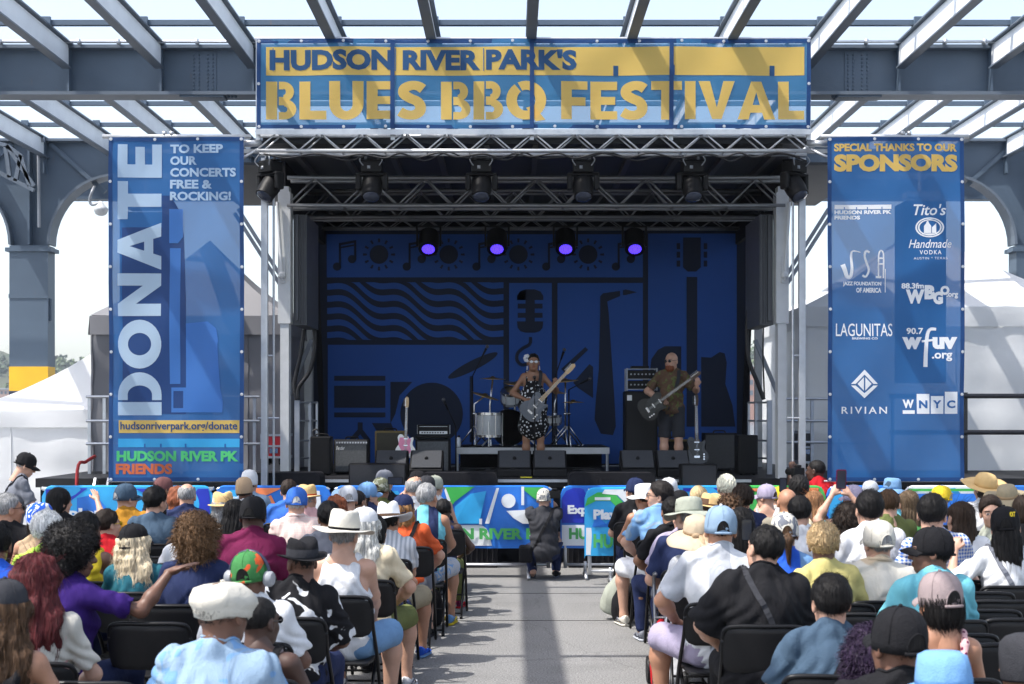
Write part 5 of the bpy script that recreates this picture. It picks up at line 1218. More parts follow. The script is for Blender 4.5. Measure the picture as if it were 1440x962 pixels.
for s in (-1, 1):
    d = np.linalg.norm(HC-np.array([s*.031, .0775, .006]), axis=1); HMI[(d < .0155) & (HC[:, 1] > .084) & (np.abs(HC[:, 2]-.006) < .007)] = 2
    d = np.linalg.norm((HC-np.array([s*.031, .09, .006]))[:, [0, 2]], axis=1); HMI[(d < .006) & (HC[:, 1] > .083)] = 3
    HMI[(np.abs(HC[:, 0]-s*.032) < .02) & (HC[:, 1] > .07) & (HC[:, 2] > .024) & (HC[:, 2] < .033)] = 3
# ---- hands: fingers along +Y, back of the hand +Z, thumb towards -X (right hand)
def hand_f(curl, spread):
    pr = [('e', (0, .045, 0), (.038, .05, .016)), ('c', (0, -.03, 0), (0, .02, 0), .024, .024)]
    sep = []
    for i, (x, L, r) in enumerate(((-.027, .072, .0085), (-.009, .08, .009), (.010, .074, .0085), (.027, .058, .0075))):
        p = np.array([x, .085-abs(x)*.2, .002]); a = 0; seg = (.45, .32, .23); cc = []
        for k in range(3):
            a += curl*(.75 if k == 0 else 1.0); d = np.array([x*spread*6, math.cos(a), -math.sin(a)]); d /= np.linalg.norm(d)
            q = p+d*L*seg[k]; cc.append(('c', p, q, r*(1-.1*k), r*(1-.1*(k+1)))); p = q
        sep.append(cc)
    th = [('c', (-.025, .015, -.004), (-.052, .045, -.012), .013, .011), ('c', (-.052, .045, -.012), (-.055+.02*curl, .078, -.02-.01*curl), .0105, .0085)]
    def f(P):
        D = blend(P, pr, .015)
        for c in sep: D = smin(D, blend(P, c, .004), .006)
        return smin(D, blend(P, th, .006), .01)
    return f
HANDS = {}
for nm, cu, sp in (('relaxed', .35, .05), ('grip', 1.05, .0), ('open', .12, .5)):
    HANDS[nm] = net(hand_f(cu, sp), (-.09, -.06, -.09), (.09, .19, .04), .0055, .006)
def frame(y, z):
    y = Vector(y).normalized(); z = Vector(z); z = (z-y*z.dot(y)).normalized(); x = y.cross(z); return np.array([x, y, z]).T
# ---- hair in the head's frame
def hair_f(style):
    P0 = (0, -.014, .034)
    def cut(P, D, c=-.004, n=(-.75, .66)): return smax(D, -(n[0]*P[:, 1]+n[1]*P[:, 2]-c), .012)
    def face(P, D): return smax(D, -d_ell(P, (0, .11, -.035), (.066, .085, .1)), .012)
    def strands(P, amp, f=55): a = np.arctan2(P[:, 0], P[:, 1]+.01); return amp*(np.sin(a*f*.4+noise3(P, 30, 1)*1.5)+.6*np.sin(a*f*.9+P[:, 2]*18+noise3(P, 45, 2)))
    if style == 'short':
        return lambda P: cut(P, d_ell(P, P0, (.084, .102, .094)))+noise3(P, 150, 3)*.0028+strands(P, .0012)
    if style == 'buzz': return lambda P: cut(P, d_ell(P, P0, (.0795, .0975, .089)))+noise3(P, 260, 3)*.001
    if style == 'thick': return lambda P: cut(P, d_ell(P, (0, -.016, .04), (.088, .107, .098)), -.008)+noise3(P, 120, 4)*.003+strands(P, .001)
    if style == 'fringe':
        return lambda P: smax(cut(P, d_ell(P, P0, (.083, .1, .091))), -d_ell(P, (0, .0, .105), (.062, .1, .07)), .01)+noise3(P, 170, 3)*.002
    if style == 'curly': return lambda P: face(P, smin(d_ell(P, (0, -.02, .03), (.115, .125, .115)), d_ell(P, (0, -.045, -.06), (.105, .085, .1)), .05))+noise3(P, 50, 5, 3)*.009
    if style == 'afro': return lambda P: face(P, smin(d_ell(P, (0, -.02, .04), (.135, .135, .13)), d_ell(P, (0, -.05, -.05), (.125, .095, .1)), .05))+noise3(P, 60, 6, 3)*.006
    if style == 'shortcurl': return lambda P: cut(P, d_ell(P, (0, -.014, .036), (.092, .11, .102)), -.006)+noise3(P, 230, 7, 2)*.0045
    if style == 'long': return lambda P: face(P, smin(d_ell(P, P0, (.088, .106, .095)), blend(P, [('e', (0, -.07, -.1), (.09, .05, .15)), ('e', (0, -.085, -.2), (.08, .042, .14))], .04), .04))+strands(P, .0035, 60)+noise3(P, 40, 9)*.003
    if style == 'longwave': return lambda P: face(P, smin(d_ell(P, P0, (.1, .112, .1)), blend(P, [('e', (0, -.06, -.1), (.12, .06, .14)), ('e', (.01, -.08, -.2), (.12, .055, .14)), ('e', (.07, -.05, -.19), (.06, .05, .1))], .05), .05))+strands(P, .005, 40)+noise3(P, 60, 10)*.008
    if style == 'bob': return lambda P: face(P, smin(d_ell(P, P0, (.09, .106, .096)), d_ell(P, (0, -.035, -.045), (.088, .075, .075)), .04))+strands(P, .002)
    if style == 'pony': return lambda P: smin(cut(P, d_ell(P, P0, (.083, .101, .092)), -.008), blend(P, [('c', (0, -.1, .01), (0, -.135, -.03), .02, .03), ('c', (0, -.135, -.03), (0, -.125, -.17), .03, .012)], .02), .02)+strands(P, .0025)
    if style == 'bun': return lambda P: smin(cut(P, d_ell(P, P0, (.083, .101, .092)), -.008), d_ell(P, (0, -.085, .085), (.045, .045, .04)), .012)+strands(P, .002)
    if style == 'shag': return lambda P: face(P, smin(d_ell(P, P0, (.098, .112, .1)), d_ell(P, (0, -.045, -.075), (.1, .075, .09)), .05))+noise3(P, 95, 12)*.007+strands(P, .003)
    if style == 'spiky': return lambda P: cut(P, d_ell(P, P0, (.09, .108, .1)))+noise3(P, 190, 13, 2)*.012
    if style == 'beard': return lambda P: smax(d_ell(P, (0, .045, -.085), (.062, .062, .06)), d_ell(P, (0, .03, .0), (.06, .066, .045))*-1, .01)+noise3(P, 190, 3)*.0025
HAIRT = {}
def hair_mesh(style):
    if style not in HAIRT: HAIRT[style] = net(hair_f(style), (-.2, -.21, -.37), (.2, .16, .2), .0075 if style not in ('afro', 'curly', 'spiky', 'shortcurl') else .007, .03)
    return HAIRT[style]
def tufts(style, n, seed, low=-9, high=9):
    v, f = hair_mesh(style); rs = np.random.RandomState(seed); q = v[f]; c = q.mean(1)
    nn = np.cross(q[:, 2]-q[:, 0], q[:, 3]-q[:, 1]); ar = np.linalg.norm(nn, axis=1); nn = nn/np.maximum(ar, 1e-9)[:, None]
    ok = (c[:, 2] < high) & (c[:, 2] > low); pr = ar*ok; pr = pr/pr.sum()
    ids = rs.choice(len(f), n, p=pr); V = []; Fc = []
    curly = style in ('curly', 'afro', 'shortcurl', 'spiky')
    if curly:
        L = {'curly': .034, 'afro': .022, 'shortcurl': .012, 'spiky': .03}[style]; K = 6; wd = .0022
        p = c[ids]-nn[ids]*.004; t1 = np.cross(nn[ids], rs.normal(size=(n, 3))); t1 /= np.linalg.norm(t1, axis=1)[:, None]; t2 = np.cross(nn[ids], t1)
        ph = rs.uniform(0, 6.28, n); sc = rs.uniform(.6, 1.3, n); turns = 5.0 if style != 'spiky' else .8; rad = {'curly': .0075, 'afro': .006, 'shortcurl': .004, 'spiky': .004}[style]
        hang = {'curly': -.5, 'afro': -.1, 'shortcurl': 0, 'spiky': .2}[style]
        for k in range(K):
            t = k/(K-1); x = p+nn[ids]*(L*t*sc)[:, None]+t1*(rad*np.cos(ph+t*turns))[:, None]+t2*(rad*np.sin(ph+t*turns))[:, None]; x[:, 2] += hang*L*t*t
            w_ = wd*(1-.6*t); V += [x-t1*w_-t2*w_*.3, x+t1*w_+t2*w_*.3]
    else:
        K = 5; L = {'long': .11, 'longwave': .09, 'bob': .06, 'pony': .05, 'shag': .045, 'thick': .032, 'short': .024, 'fringe': .018, 'buzz': .006, 'bun': .04, 'beard': .02}.get(style, .03); wd = .0012
        dn = np.tile(np.array([0, -.25, -1.0]), (n, 1)); topm = c[ids][:, 2] > .09; dn[topm] = np.array([.0, -1, -.1])
        if style in ('thick', 'short', 'fringe', 'buzz'): dn += rs.normal(size=(n, 3))*.35; 
        d = dn-nn[ids]*np.einsum('ij,ij->i', dn, nn[ids])[:, None]; d /= np.maximum(np.linalg.norm(d, axis=1), 1e-6)[:, None]; sd = np.cross(d, nn[ids])
        sc = rs.uniform(.5, 1.3, n); ph = rs.uniform(0, 6.28, n); am = .006 if style == 'longwave' else .002
        off = rs.uniform(-.001, .0035, n)
        for k in range(K):
            t = k/(K-1); x = c[ids]+d*(L*t*sc)[:, None]+nn[ids]*(off+.003*t-.014*t*t*(L/.1))[:, None]+sd*(am*np.sin(ph+t*5))[:, None]
            w_ = wd*(1-.7*t); V += [x-sd*w_, x+sd*w_]
    V = np.stack(V, 1).reshape(-1, 3); base = np.arange(n)[:, None]*2*K
    Fc = np.concatenate([np.stack([base[:, 0]+2*k, base[:, 0]+2*k+1, base[:, 0]+2*k+3, base[:, 0]+2*k+2], 1) for k in range(K-1)])
    return V, Fc
# ---- hats in the head's frame
def hat_mesh(kind):
    m = M(); sq = lambda p: (p[0]*.86, p[1]*1.04-.012, p[2])
    def brim(r0, r1, z0, droop, side=0., front=0, th=.004, n=40, mi=0, k=5, wob=0.):
        vs = []; 
        for L, dz in ((0, 0), (1, -th)):
            for i in range(k+1):
                for j in range(n):
                    a = 2*math.pi*j/n; t = i/k; r = r0+(r1-r0)*t
                    z = z0-droop*t*t+side*abs(math.cos(a))**2*t*t-front*max(0, math.sin(a))*t*t+wob*math.sin(a*5+1)*t+dz
                    vs.append(sq((r*math.cos(a), r*math.sin(a), z)))
        fs = []; q = (k+1)*n
        for i in range(k):
            for j in range(n):
                A = (i*n+j, i*n+(j+1) % n, (i+1)*n+(j+1) % n, (i+1)*n+j); fs.append(A); fs.append(tuple(q+x for x in A[::-1]))
        for j in range(n): a, b = k*n+j, k*n+(j+1) % n; fs.append((a, b, q+b, q+a))
        m.add(vs, fs, mi)
    def crown(prof, pinch=0., mi=0, band=None, wob=0, seed=0, slope=0.):
        def fn(p):
            x, y, z = sq(p)
            if pinch and z > .1: z -= pinch*math.exp(-(x/.035)**2)*min(1, (z-.1)/.03); x *= 1-.25*max(0, y)/.1*min(1, (z-.1)/.04)
            z += slope*y*max(0, z-.05)*6
            w_ = wob*(math.sin(x*60+z*45+seed)+math.sin(y*70-z*50+seed*2)); return (x*(1+w_), y*(1+w_), z+w_*.03)
        b = len(m.f); m.lathe(prof, (0, 0, 0), 40, mi, fn=fn)
        if band:
            for i in range(b, len(m.f)):
                zc = sum(m.v[j][2] for j in m.f[i])/len(m.f[i])
                if band[0] < zc < band[1]: m.m[i] = 1
    def visor(z=.03, L=.075, wd=.075, mi=0):
        vs = []; n = 12; k = 5
        for dz in (0, -.004):
            for i in range(k+1):
                for j in range(n+1):
                    u = -1+2*j/n; x = wd*u; y0 = .094*math.sqrt(max(0, 1-(u*.86)**2)); y = y0-.012+L*(i/k)*math.sqrt(max(0, 1-u**4*.8))
                    vs.append((x, y, z-.028*u*u-.018*(i/k)**2+dz))
        q = (k+1)*(n+1); fs = []
        for i in range(k):
            for j in range(n):
                A = (i*(n+1)+j, i*(n+1)+j+1, (i+1)*(n+1)+j+1, (i+1)*(n+1)+j); fs += [A, tuple(q+x for x in A[::-1])]
        for j in range(n): a = k*(n+1)+j; fs.append((a, a+1, q+a+1, q+a))
        m.add(vs, fs, mi)
    if kind in ('cap', 'backcap'):
        prof = [(.094+.004*0, -.012), (.1, -.012), (.1015, .02), (.1, .05), (.092, .085), (.074, .112), (.048, .128), (.02, .134), (.0001, .135)]
        crown(prof, wob=.006)
        # seams, top button, the opening above the strap at the back
        m.ball((0, -.012, .136), .009, 8, 1)
        for k in range(6):
            a = k*math.pi/3+.52; pts = [sq((r*1.008*math.cos(a), r*1.008*math.sin(a), z+.001)) for r, z in prof[2:-1]]; m.tube(pts, .0016, 4)
        pts = [sq((.1025*math.cos(-math.pi/2+.42*math.cos(t)), .1025*math.sin(-math.pi/2+.42*math.cos(t)), -.0+.062*math.sin(t))) for t in [math.pi*i/14 for i in range(15)]]
        c = sq((0, -.1035, .012)); b0 = len(m.v); m.add(pts+[c], [(i, i+1, 15) for i in range(14)], 2); m.tube(pts, .003, 5, 0)
        m.tube([sq((.103*math.cos(-math.pi/2+a), .103*math.sin(-math.pi/2+a), -.006)) for a in [(-.5+i*.1) for i in range(11)]], .007, 6, 0)
        visor()
        if kind == 'backcap': m.v = [(-x, -y-.02, z) for x, y, z in m.v]
    elif kind == 'fedora':
        brim(.098, .158, .038, -.0, .022, .01); crown([(.1, .034), (.102, .05), (.1, .09), (.094, .13), (.08, .148), (.04, .152), (.0001, .15)], .03, band=(.04, .072), wob=.004)
    elif kind == 'panama':
        brim(.1, .205, .036, .012, .02, .02, wob=.003); crown([(.102, .034), (.104, .05), (.101, .09), (.094, .135), (.082, .152), (.04, .156), (.0001, .154)], .028, band=(.036, .068), wob=.004)
    elif kind == 'cowboy':
        brim(.1, .215, .036, .02, .05, .02, wob=.004); crown([(.102, .034), (.103, .06), (.096, .11), (.085, .148), (.06, .165), (.0001, .165)], .04, band=(.036, .06), wob=.006)
    elif kind == 'trilby':
        brim(.098, .145, .036, .012, .01, .01); crown([(.1, .034), (.101, .05), (.097, .09), (.09, .125), (.07, .14), (.0001, .14)], .022, band=(.036, .07), wob=.004)
    elif kind == 'bucket':
        brim(.1, .16, .03, .04, .0, .0, wob=.004); crown([(.1, .028), (.1, .05), (.094, .09), (.085, .12), (.06, .132), (.0001, .134)], 0, wob=.01)
    elif kind == 'boonie':
        brim(.1, .19, .034, .035, .02, .0, wob=.008); crown([(.101, .03), (.102, .05), (.098, .1), (.09, .125), (.06, .137), (.0001, .139)], 0, band=(.034, .058), wob=.008)
        for s in (-1, 1): m.ball(sq((s*.1, .02, .09)), .006, 6, 1)
    elif kind == 'sunhat':
        brim(.102, .225, .03, .065, .0, .0, wob=.007); crown([(.103, .026), (.104, .05), (.1, .09), (.085, .125), (.05, .143), (.0001, .147)], 0, band=(.03, .052), wob=.004)
        # bow and tails at the back
        for s in (-1, 1): m.ball((s*.035, -.122, .04), .03, 10, 1, sq=(1, .5, .6))
        m.tube([(.01, -.13, .04), (.03, -.17, .0), (.035, -.19, -.06)], [.012, .02, .012], 8, 1); m.tube([(-.01, -.13, .04), (.0, -.18, -.01), (.01, -.21, -.085)], [.012, .024, .014], 8, 1)
    elif kind == 'wide':
        brim(.1, .23, .034, .03, .045, -.02, wob=.006); crown([(.102, .03), (.103, .06), (.096, .1), (.075, .13), (.04, .14), (.0001, .142)], 0, band=(.034, .054), wob=.004)
    elif kind == 'flatcap':
        def fn(p):
            x, y, z = p; t = (y+.12)/.26
            w_ = 1+.03*math.sin(x*48+y*30)*(.4+t)+.018*math.sin(x*20-y*65); return (x*.95*w_, y*1.12*w_+.012, z*(1-.12*t)-.02*max(0, t-.6)+.006*math.sin(x*40+y*22))
        m.lathe([(.096, -.008), (.1, -.008), (.103, .015), (.11, .028), (.119, .044), (.116, .066), (.1, .095), (.066, .114), (.0001, .122)], (0, 0, 0), 44, 0, fn=fn)
        visor(.026, .05, .07, 0); m.ball((0, .01, .118), .01, 8, 0, sq=(1, 1, .5))
    elif kind == 'beanie': crown([(.098, -.005), (.101, .0), (.103, .05), (.1, .09), (.085, .13), (.05, .155), (.0001, .163)], 0, wob=.012)
    elif kind == 'scarf': crown([(.096, -.06), (.1, -.05), (.107, .0), (.108, .05), (.1, .09), (.078, .118), (.04, .13), (.0001, .133)], 0, wob=.016); m.ball((0, -.125, -.03), .03, 8, 0, sq=(1.2, .6, .8))
    return m
HATT = {}
HATH = dict(cap=.025, backcap=.025, fedora=.045, panama=.05, cowboy=.06, trilby=.03, bucket=.025, boonie=.03, sunhat=.035, wide=.03, flatcap=.012, beanie=.05, scarf=.02)
SKIN = {'l': (.52, .30, .21), 't': (.40, .20, .12), 'm': (.28, .14, .08), 'b': (.14, .065, .04), 'd': (.07, .035, .024)}
def skin_mats(k):
    c = SKIN[k]
    return [mat('skin_'+k, c, .5, 0, .08, 30, .08, 250), mat('lip_'+k, (c[0]*.8, c[1]*.5, c[2]*.5), .4), mat('eye_white', (.6, .58, .55), .2), mat('eye_dark', (.02, .014, .01), .3)]
def hairmat(col):
    nm = 'hair_%02x%02x%02x' % tuple(int(c*255) for c in col)
    if nm in MATS: return MATS[nm]
    m = mat(nm, col, .58, 0, .1, 9); m.node_tree.nodes['Principled BSDF'].inputs['Specular IOR Level'].default_value = .2; n = m.node_tree.nodes; l = m.node_tree.links; p = n['Principled BSDF']
    tc = n.new('ShaderNodeTexCoord'); mp = n.new('ShaderNodeMapping'); mp.inputs['Scale'].default_value = (130, 130, 9); l.new(tc.outputs['Object'], mp.inputs[0])
    no = n.new('ShaderNodeTexNoise'); no.inputs['Scale'].default_value = 1; no.inputs['Detail'].default_value = 3; l.new(mp.outputs[0], no.inputs['Vector'])
    rp = n.new('ShaderNodeValToRGB'); rp.color_ramp.elements[0].position = .3; rp.color_ramp.elements[1].position = .72
    rp.color_ramp.elements[0].color = (*[c*.45 for c in col], 1); rp.color_ramp.elements[1].color = (*[min(1, c*1.6+.004) for c in col], 1)
    l.new(no.outputs['Fac'], rp.inputs[0]); l.new(rp.outputs[0], p.inputs['Base Color'])
    bu = n.new('ShaderNodeBump'); bu.inputs['Strength'].default_value = .7; bu.inputs['Distance'].default_value = .006; l.new(no.outputs['Fac'], bu.inputs['Height']); l.new(bu.outputs[0], p.inputs['Normal'])
    return m
def ik(S, W, l1, l2, hint):
    S = Vector(S); W = Vector(W); d = W-S; L = min(d.length, (l1+l2)*.999); W = S+d.normalized()*L; d = d.normalized()
    a = (l1*l1-l2*l2+L*L)/(2*L); hgt = math.sqrt(max(0, l1*l1-a*a)); n = Vector(hint); n = (n-d*n.dot(d)).normalized()
    return S+d*a+n*hgt, W
def rotz(a): return Matrix.Rotation(a, 3, 'Z')
CACHE = {}
def figure(sex='m', bulk=0., lean=.05, twist=0., side=0., stand=False, legs='sit', armL='lap', armR='lap', h=.013, top='tee', bottom='trousers', seed=0, crouch=False):
    """returns joints and meshes (body limbs, shirt, trousers, shoes) of one posed figure in its own frame: facing +Y, standing on z=0"""
    key = (sex, round(bulk, 3), round(lean, 2), round(twist, 2), round(side, 2), stand, legs, str(armL), str(armR), h, top, bottom, seed % 3, crouch)
    if key in CACHE: return CACHE[key]
    W = .162 if sex == 'm' else .14
    hz = .93 if stand else (.37 if crouch else .535)
    H = Vector((0, 0, hz))
    T = (Matrix.Rotation(twist, 3, 'Z') @ Matrix.Rotation(-lean, 3, 'X') @ Matrix.Rotation(side, 3, 'Y'))
    TA = np.array(T, np.float32)
    L = lambda x, y, z: H+T @ Vector((x, y, z))
    N = L(0, -.015, .515); C = N+Vector((0, 0, 0))
    headc = N+(T @ Vector((0, .012, .08)))+Vector((0, .014, .058))
    tor = lambda e, b=0: [('t', (0, 0, .0), (.16+b*.6+e, .122+b*.6+e, .13+e), np.array(H, np.float32), TA), ('t', (0, .004+b*.25, .15), (.138+b+e, .108+b*1.1+e, .17+e), np.array(H, np.float32), TA),
                          ('t', (0, -.006, .34), (W-.002+b*.6+e, .11+b*.5+e, .165+e), np.array(H, np.float32), TA)]
    if sex == 'f': tor_ = tor; tor = lambda e, b=0: tor_(e, b)+[('t', (s*.07, .085, .30), (.06+e, .055+e, .058+e), np.array(H, np.float32), TA) for s in (-1, 1)]
    arms = {}
    for s, spec in ((-1, armL), (1, armR)):
        S = L(s*W, -.01, .455)
        if spec == 'lap': w_ = Vector((s*.1, .30, hz+.11)); hint = (s*1, -.6, -.3)
        elif spec == 'wide': w_ = Vector((s*.18, .32, hz+.1)); hint = (s*1, -.4, -.3)
        elif spec == 'knee': w_ = Vector((s*.13, .43, hz+.09)); hint = (s*1, -.2, -.4)
        elif spec == 'down': w_ = S+Vector((s*.1, .02, -.53)); hint = (s*.3, -1, 0)
        elif spec == 'phone': w_ = headc+Vector((s*.045, .36, .02)); hint = (s*.8, 0, -1)
        elif spec == 'high': w_ = headc+Vector((s*.08, .2, .2)); hint = (s*1, .2, -.6)
        else: w_ = Vector(spec[0]); hint = spec[1] if len(spec) > 1 else (s*1, -.4, -.5)
        E, Wr = ik(S, w_, .285, .255, hint); arms[s] = (S, E, Wr)
    lg = {}
    for s in (-1, 1):
        Hp = H+Vector((s*.088, .0, -.02))
        if stand: K = Vector((s*.1, .03, .5)); A = Vector((s*.11, .0, .085)); 
        elif crouch:
            if s < 0: K = Vector((-.2, .42, .40)); A = Vector((-.14, .1, .10))
            else: K = Vector((.2, .40, .52)); A = Vector((.16, .3, .09))
        elif legs == 'wide': K = Vector((s*.26, .41, .53)); A = Vector((s*.24, .42, .09))
        elif legs == 'fwd': K = Vector((s*.14, .43, .53)); A = Vector((s*.15, .6, .09))
        elif legs == 'back': K = Vector((s*.16, .42, .53)); A = Vector((s*.17, .3, .1))
        else: K = Vector((s*.15, .43, .53)); A = Vector((s*.15, .44, .09))
        lg[s] = (Hp, K, A)
    limb = []
    for s in (-1, 1):
        S, E, Wr = arms[s]; r = .95 if sex == 'm' else .8; r += bulk*2
        dn = (Wr-E).normalized()
        limb += [('c', S, E, .046*r, .041*r), ('c', E, E+(Wr-E)*.35, .041*r, .043*r), ('c', E+(Wr-E)*.35, Wr, .043*r, .027*r)]
        Hp, K, A = lg[s]; limb += [('c', Hp, K, .085*r, .058*r), ('c', K, K+(A-K)*.3, .056*r, .06*r), ('c', K+(A-K)*.3, A, .06*r, .037*r), ('c', A, A+Vector((0, .1, -.05)), .035, .03)]
    body = tor(-.02, bulk)+[('c', L(-W+.02, -.01, .445), L(W-.02, -.01, .445), .05, .05), ('c', N-Vector((0, 0, .02)), headc+Vector((0, -.02, -.06)), .058, .054)]
    for s in (-1, 1): body.append(('c', L(0, -.02, .52), L(s*W*.85, -.015, .455), .045, .042))
    body += limb
    pts = np.array([list(q) for t in (arms, lg) for s in (-1, 1) for q in t[s]]+[list(headc), list(H)])
    lo = pts.min(0)-np.array([.22, .24, .16]); hi = pts.max(0)+np.array([.22, .24, .14]); lo[2] = max(lo[2], -.01)
    out = {'headc': headc, 'arms': arms, 'legs': lg, 'N': N, 'H': H, 'T': T, 'L': L, 'W': W}
    out['body'] = net(lambda P: blend(P, body, .035), lo, hi, h)
    # ---- top
    zb = hz-.1
    sh = None
    if top:
        e = .016
        pr = tor(e, bulk)
        if top in ('tee', 'long', 'loose', 'polo', 'sleeveless'):
            if top != 'sleeveless': pr += [('c', L(-W, -.01, .45), L(W, -.01, .45), .058, .058)]
            else: pr += [('c', L(-W*.72, -.01, .45), L(W*.72, -.01, .45), .058, .058)]
            for s in (-1, 1): pr.append(('c', L(0, -.02, .53), L(s*W*(.85 if top != 'sleeveless' else .6), -.015, .462), .06, .057))
            for s in (-1, 1):
                S, E, Wr = arms[s]
                if top in ('tee', 'polo'): pr += [('s', S, S+(E-S)*.8, (.057 if sex == 'm' else .05)+bulk*.35, (.063 if sex == 'm' else .055)+bulk*.4)]
                if top == 'loose': pr += [('s', S, S+(E-S)*.98, (.058 if sex == 'm' else .052)+bulk*.4, (.075 if sex == 'm' else .068)+bulk*.4)]
                if top == 'long': pr += [('c', S, E, .056+bulk*.4, .054), ('s', E, E+(Wr-E)*.95, .054, .044)]
        elif top == 'tank':
            for s in (-1, 1): pr += [('c', L(s*.09, .07, .4), L(s*.092, -.01, .51), .028, .026), ('c', L(s*.092, -.01, .51), L(s*.08, -.095, .38), .026, .04)]
        elif top == 'straps':
            for s in (-1, 1): pr += [('c', L(s*.09, .1, .36), L(s*.1, -.01, .524), .014, .014), ('c', L(s*.1, -.01, .524), L(s*.097, -.075, .485), .014, .014), ('c', L(s*.097, -.075, .485), L(s*.09, -.115, .4), .014, .015), ('c', L(s*.09, -.115, .4), L(s*.085, -.12, .33), .015, .016)]
        rs = seed*7+3
        Hn = np.array(H, np.float32)
        def fshirt(P):
            D = blend(P, pr, .03)
            q = (P-Hn) @ TA
            if top in ('tank', 'straps'):
                for s in (-1, 1):
                    D0 = d_ell(q, (s*(W+(.058 if top == 'tank' else .035)), -.0, .44), (.11 if top == 'tank' else .13, .2, .17)); D = smax(D, -D0, .012)
                cutz = .47 if top == 'tank' else .40
                st_ = blend(P, pr[-4:] if top == 'tank' else pr[-8:], .02)
                D = smin(smax(D, (q[:, 2]-cutz), .01), st_, .012)
                D = smax(D, -d_ell(q, (0, -.02, .56), (.075, .12, .1)), .01)
            else: D = smax(D, -d_ell(q, (0, .012, .605), (.067, .076, .068)), .006)
            D = smax(D, -(q[:, 2]+.13), .008)
            f = noise3(q*np.array([1, 1, .55], np.float32), 24, rs, 2)*.0028+np.abs(np.sin(q[:, 2]*26+q[:, 0]*22*np.sign(q[:, 0])+noise3(q, 13, rs+1)*2.4))**3*.011-np.abs(np.sin(q[:, 0]*24+q[:, 2]*5+noise3(q, 11, rs+2)*2))**4*.005
            return D+f*(1 if top != 'straps' else .4)-(.005 if top != 'straps' else .002)
        sh = net(fshirt, lo, hi, h*.95, .016)
        if top == 'polo': pass
    out['shirt'] = sh
    # ---- trousers / shorts / skirt
    pr = [('t', (0, 0, -.01), (.172+bulk*.6, .13+bulk*.6, .13), np.array(H, np.float32), TA)]
    for s in (-1, 1):
        Hp, K, A = lg[s]; r = 1+bulk*2
        if bottom == 'shorts': pr += [('s', Hp, Hp+(K-Hp)*.98, .1*r, .084*r)]
        elif bottom == 'dress':
            if s < 0: pr += [('c', H, (0, .0, .70), .16, .225)]
        elif bottom == 'skirt': pr += [('c', Hp, K, .1*r, .085*r), ('c', K, K+(A-K)*.8, .09, .12)]
        else: pr += [('c', Hp, K, .1*r, .074*r), ('c', K, A+(K-A)*.08, .074*r, .06)]
    rs2 = seed*5+11
    out['pants'] = net(lambda P: smax(blend(P, pr, .03), P[:, 2]-(hz+.1), .01)+noise3(P, 30, rs2)*.004, lo, hi, h, .014)
    CACHE[key] = out
    return out
def shoe_mesh(m, A, fwd, mi_up=0, mi_sole=1, mi_acc=2, sandal=False):
    f = Vector((fwd[0], fwd[1], 0)).normalized(); r = Vector((f.y, -f.x, 0)); o = Vector((A.x, A.y, 0))
    def ringpt(t, a, z0, z1, wsc=1):
        y = -.075+.275*t; wd = (.036+.012*math.sin(min(1, t*1.25)*math.pi*.5)-.02*max(0, t-.75)*4*(t-.75)*4*.5)*wsc
        if t in (0.0, 1.0): wd *= .35
        zz = z0+(z1-z0)*(.5+.5*math.sin(a)); return o+f*y+r*(wd*math.cos(a))+Vector((0, 0, zz))
    for (z0, z1f, mi, ws) in ((.0, lambda t: .026, mi_sole, 1.06), (.02, lambda t: .1-.055*min(1, max(0, t-.3)/.4) if t > .3 else .1, mi_up, 1.0)):
        ts = [0, .06, .2, .35, .5, .65, .8, .92, 1.0]; n = 12; vs = [ringpt(t, 2*math.pi*j/n, z0, z1f(t), ws) for t in ts for j in range(n)]
        fs = [(i*n+j, i*n+(j+1) % n, (i+1)*n+(j+1) % n, (i+1)*n+j) for i in range(len(ts)-1) for j in range(n)]+[tuple(range(n))[::-1], tuple((len(ts)-1)*n+j for j in range(n))]
        m.add(vs, [tuple(reversed(q)) for q in fs], mi)
    for s in (-1, 1): m.tube([o+f*(-.03)+r*s*.046+Vector((0, 0, .045)), o+f*.04+r*s*.05+Vector((0, 0, .07)), o+f*.1+r*s*.047+Vector((0, 0, .035))], .006, 6, mi_acc)
COLS = dict(white=(.68, .69, .71), cream=(.7, .6, .42), black=(.009, .009, .011), navy=(.016, .025, .075), blue=(.04, .14, .5), royal=(.02, .1, .55), sky=(.16, .31, .54), pale=(.24, .34, .46), slate=(.05, .085, .13), grey=(.16, .17, .2), dgrey=(.035, .036, .042), lgrey=(.42, .44, .48), maroon=(.13, .009, .05),
            red=(.5, .012, .02), orange=(.6, .1, .03), mustard=(.42, .2, .02), yellow=(.65, .48, .03), lime=(.5, .75, .1), olive=(.13, .15, .05), green=(.05, .2, .06), teal=(.02, .12, .16), aqua=(.16, .48, .56), lavender=(.35, .31, .42), purple=(.028, .008, .12), pink=(.7, .42, .42), tan=(.45, .32, .2), straw=(.62, .43, .2), beige=(.52, .42, .3), brown=(.12, .07, .045), khaki=(.32, .27, .18), butter=(.5, .44, .17), denim=(.16, .3, .5), ltdenim=(.16, .33, .58), bone=(.6, .57, .5), mauve=(.3, .24, .24), burg=(.14, .06, .06), camo=(.13, .14, .09), sage=(.34, .36, .3))
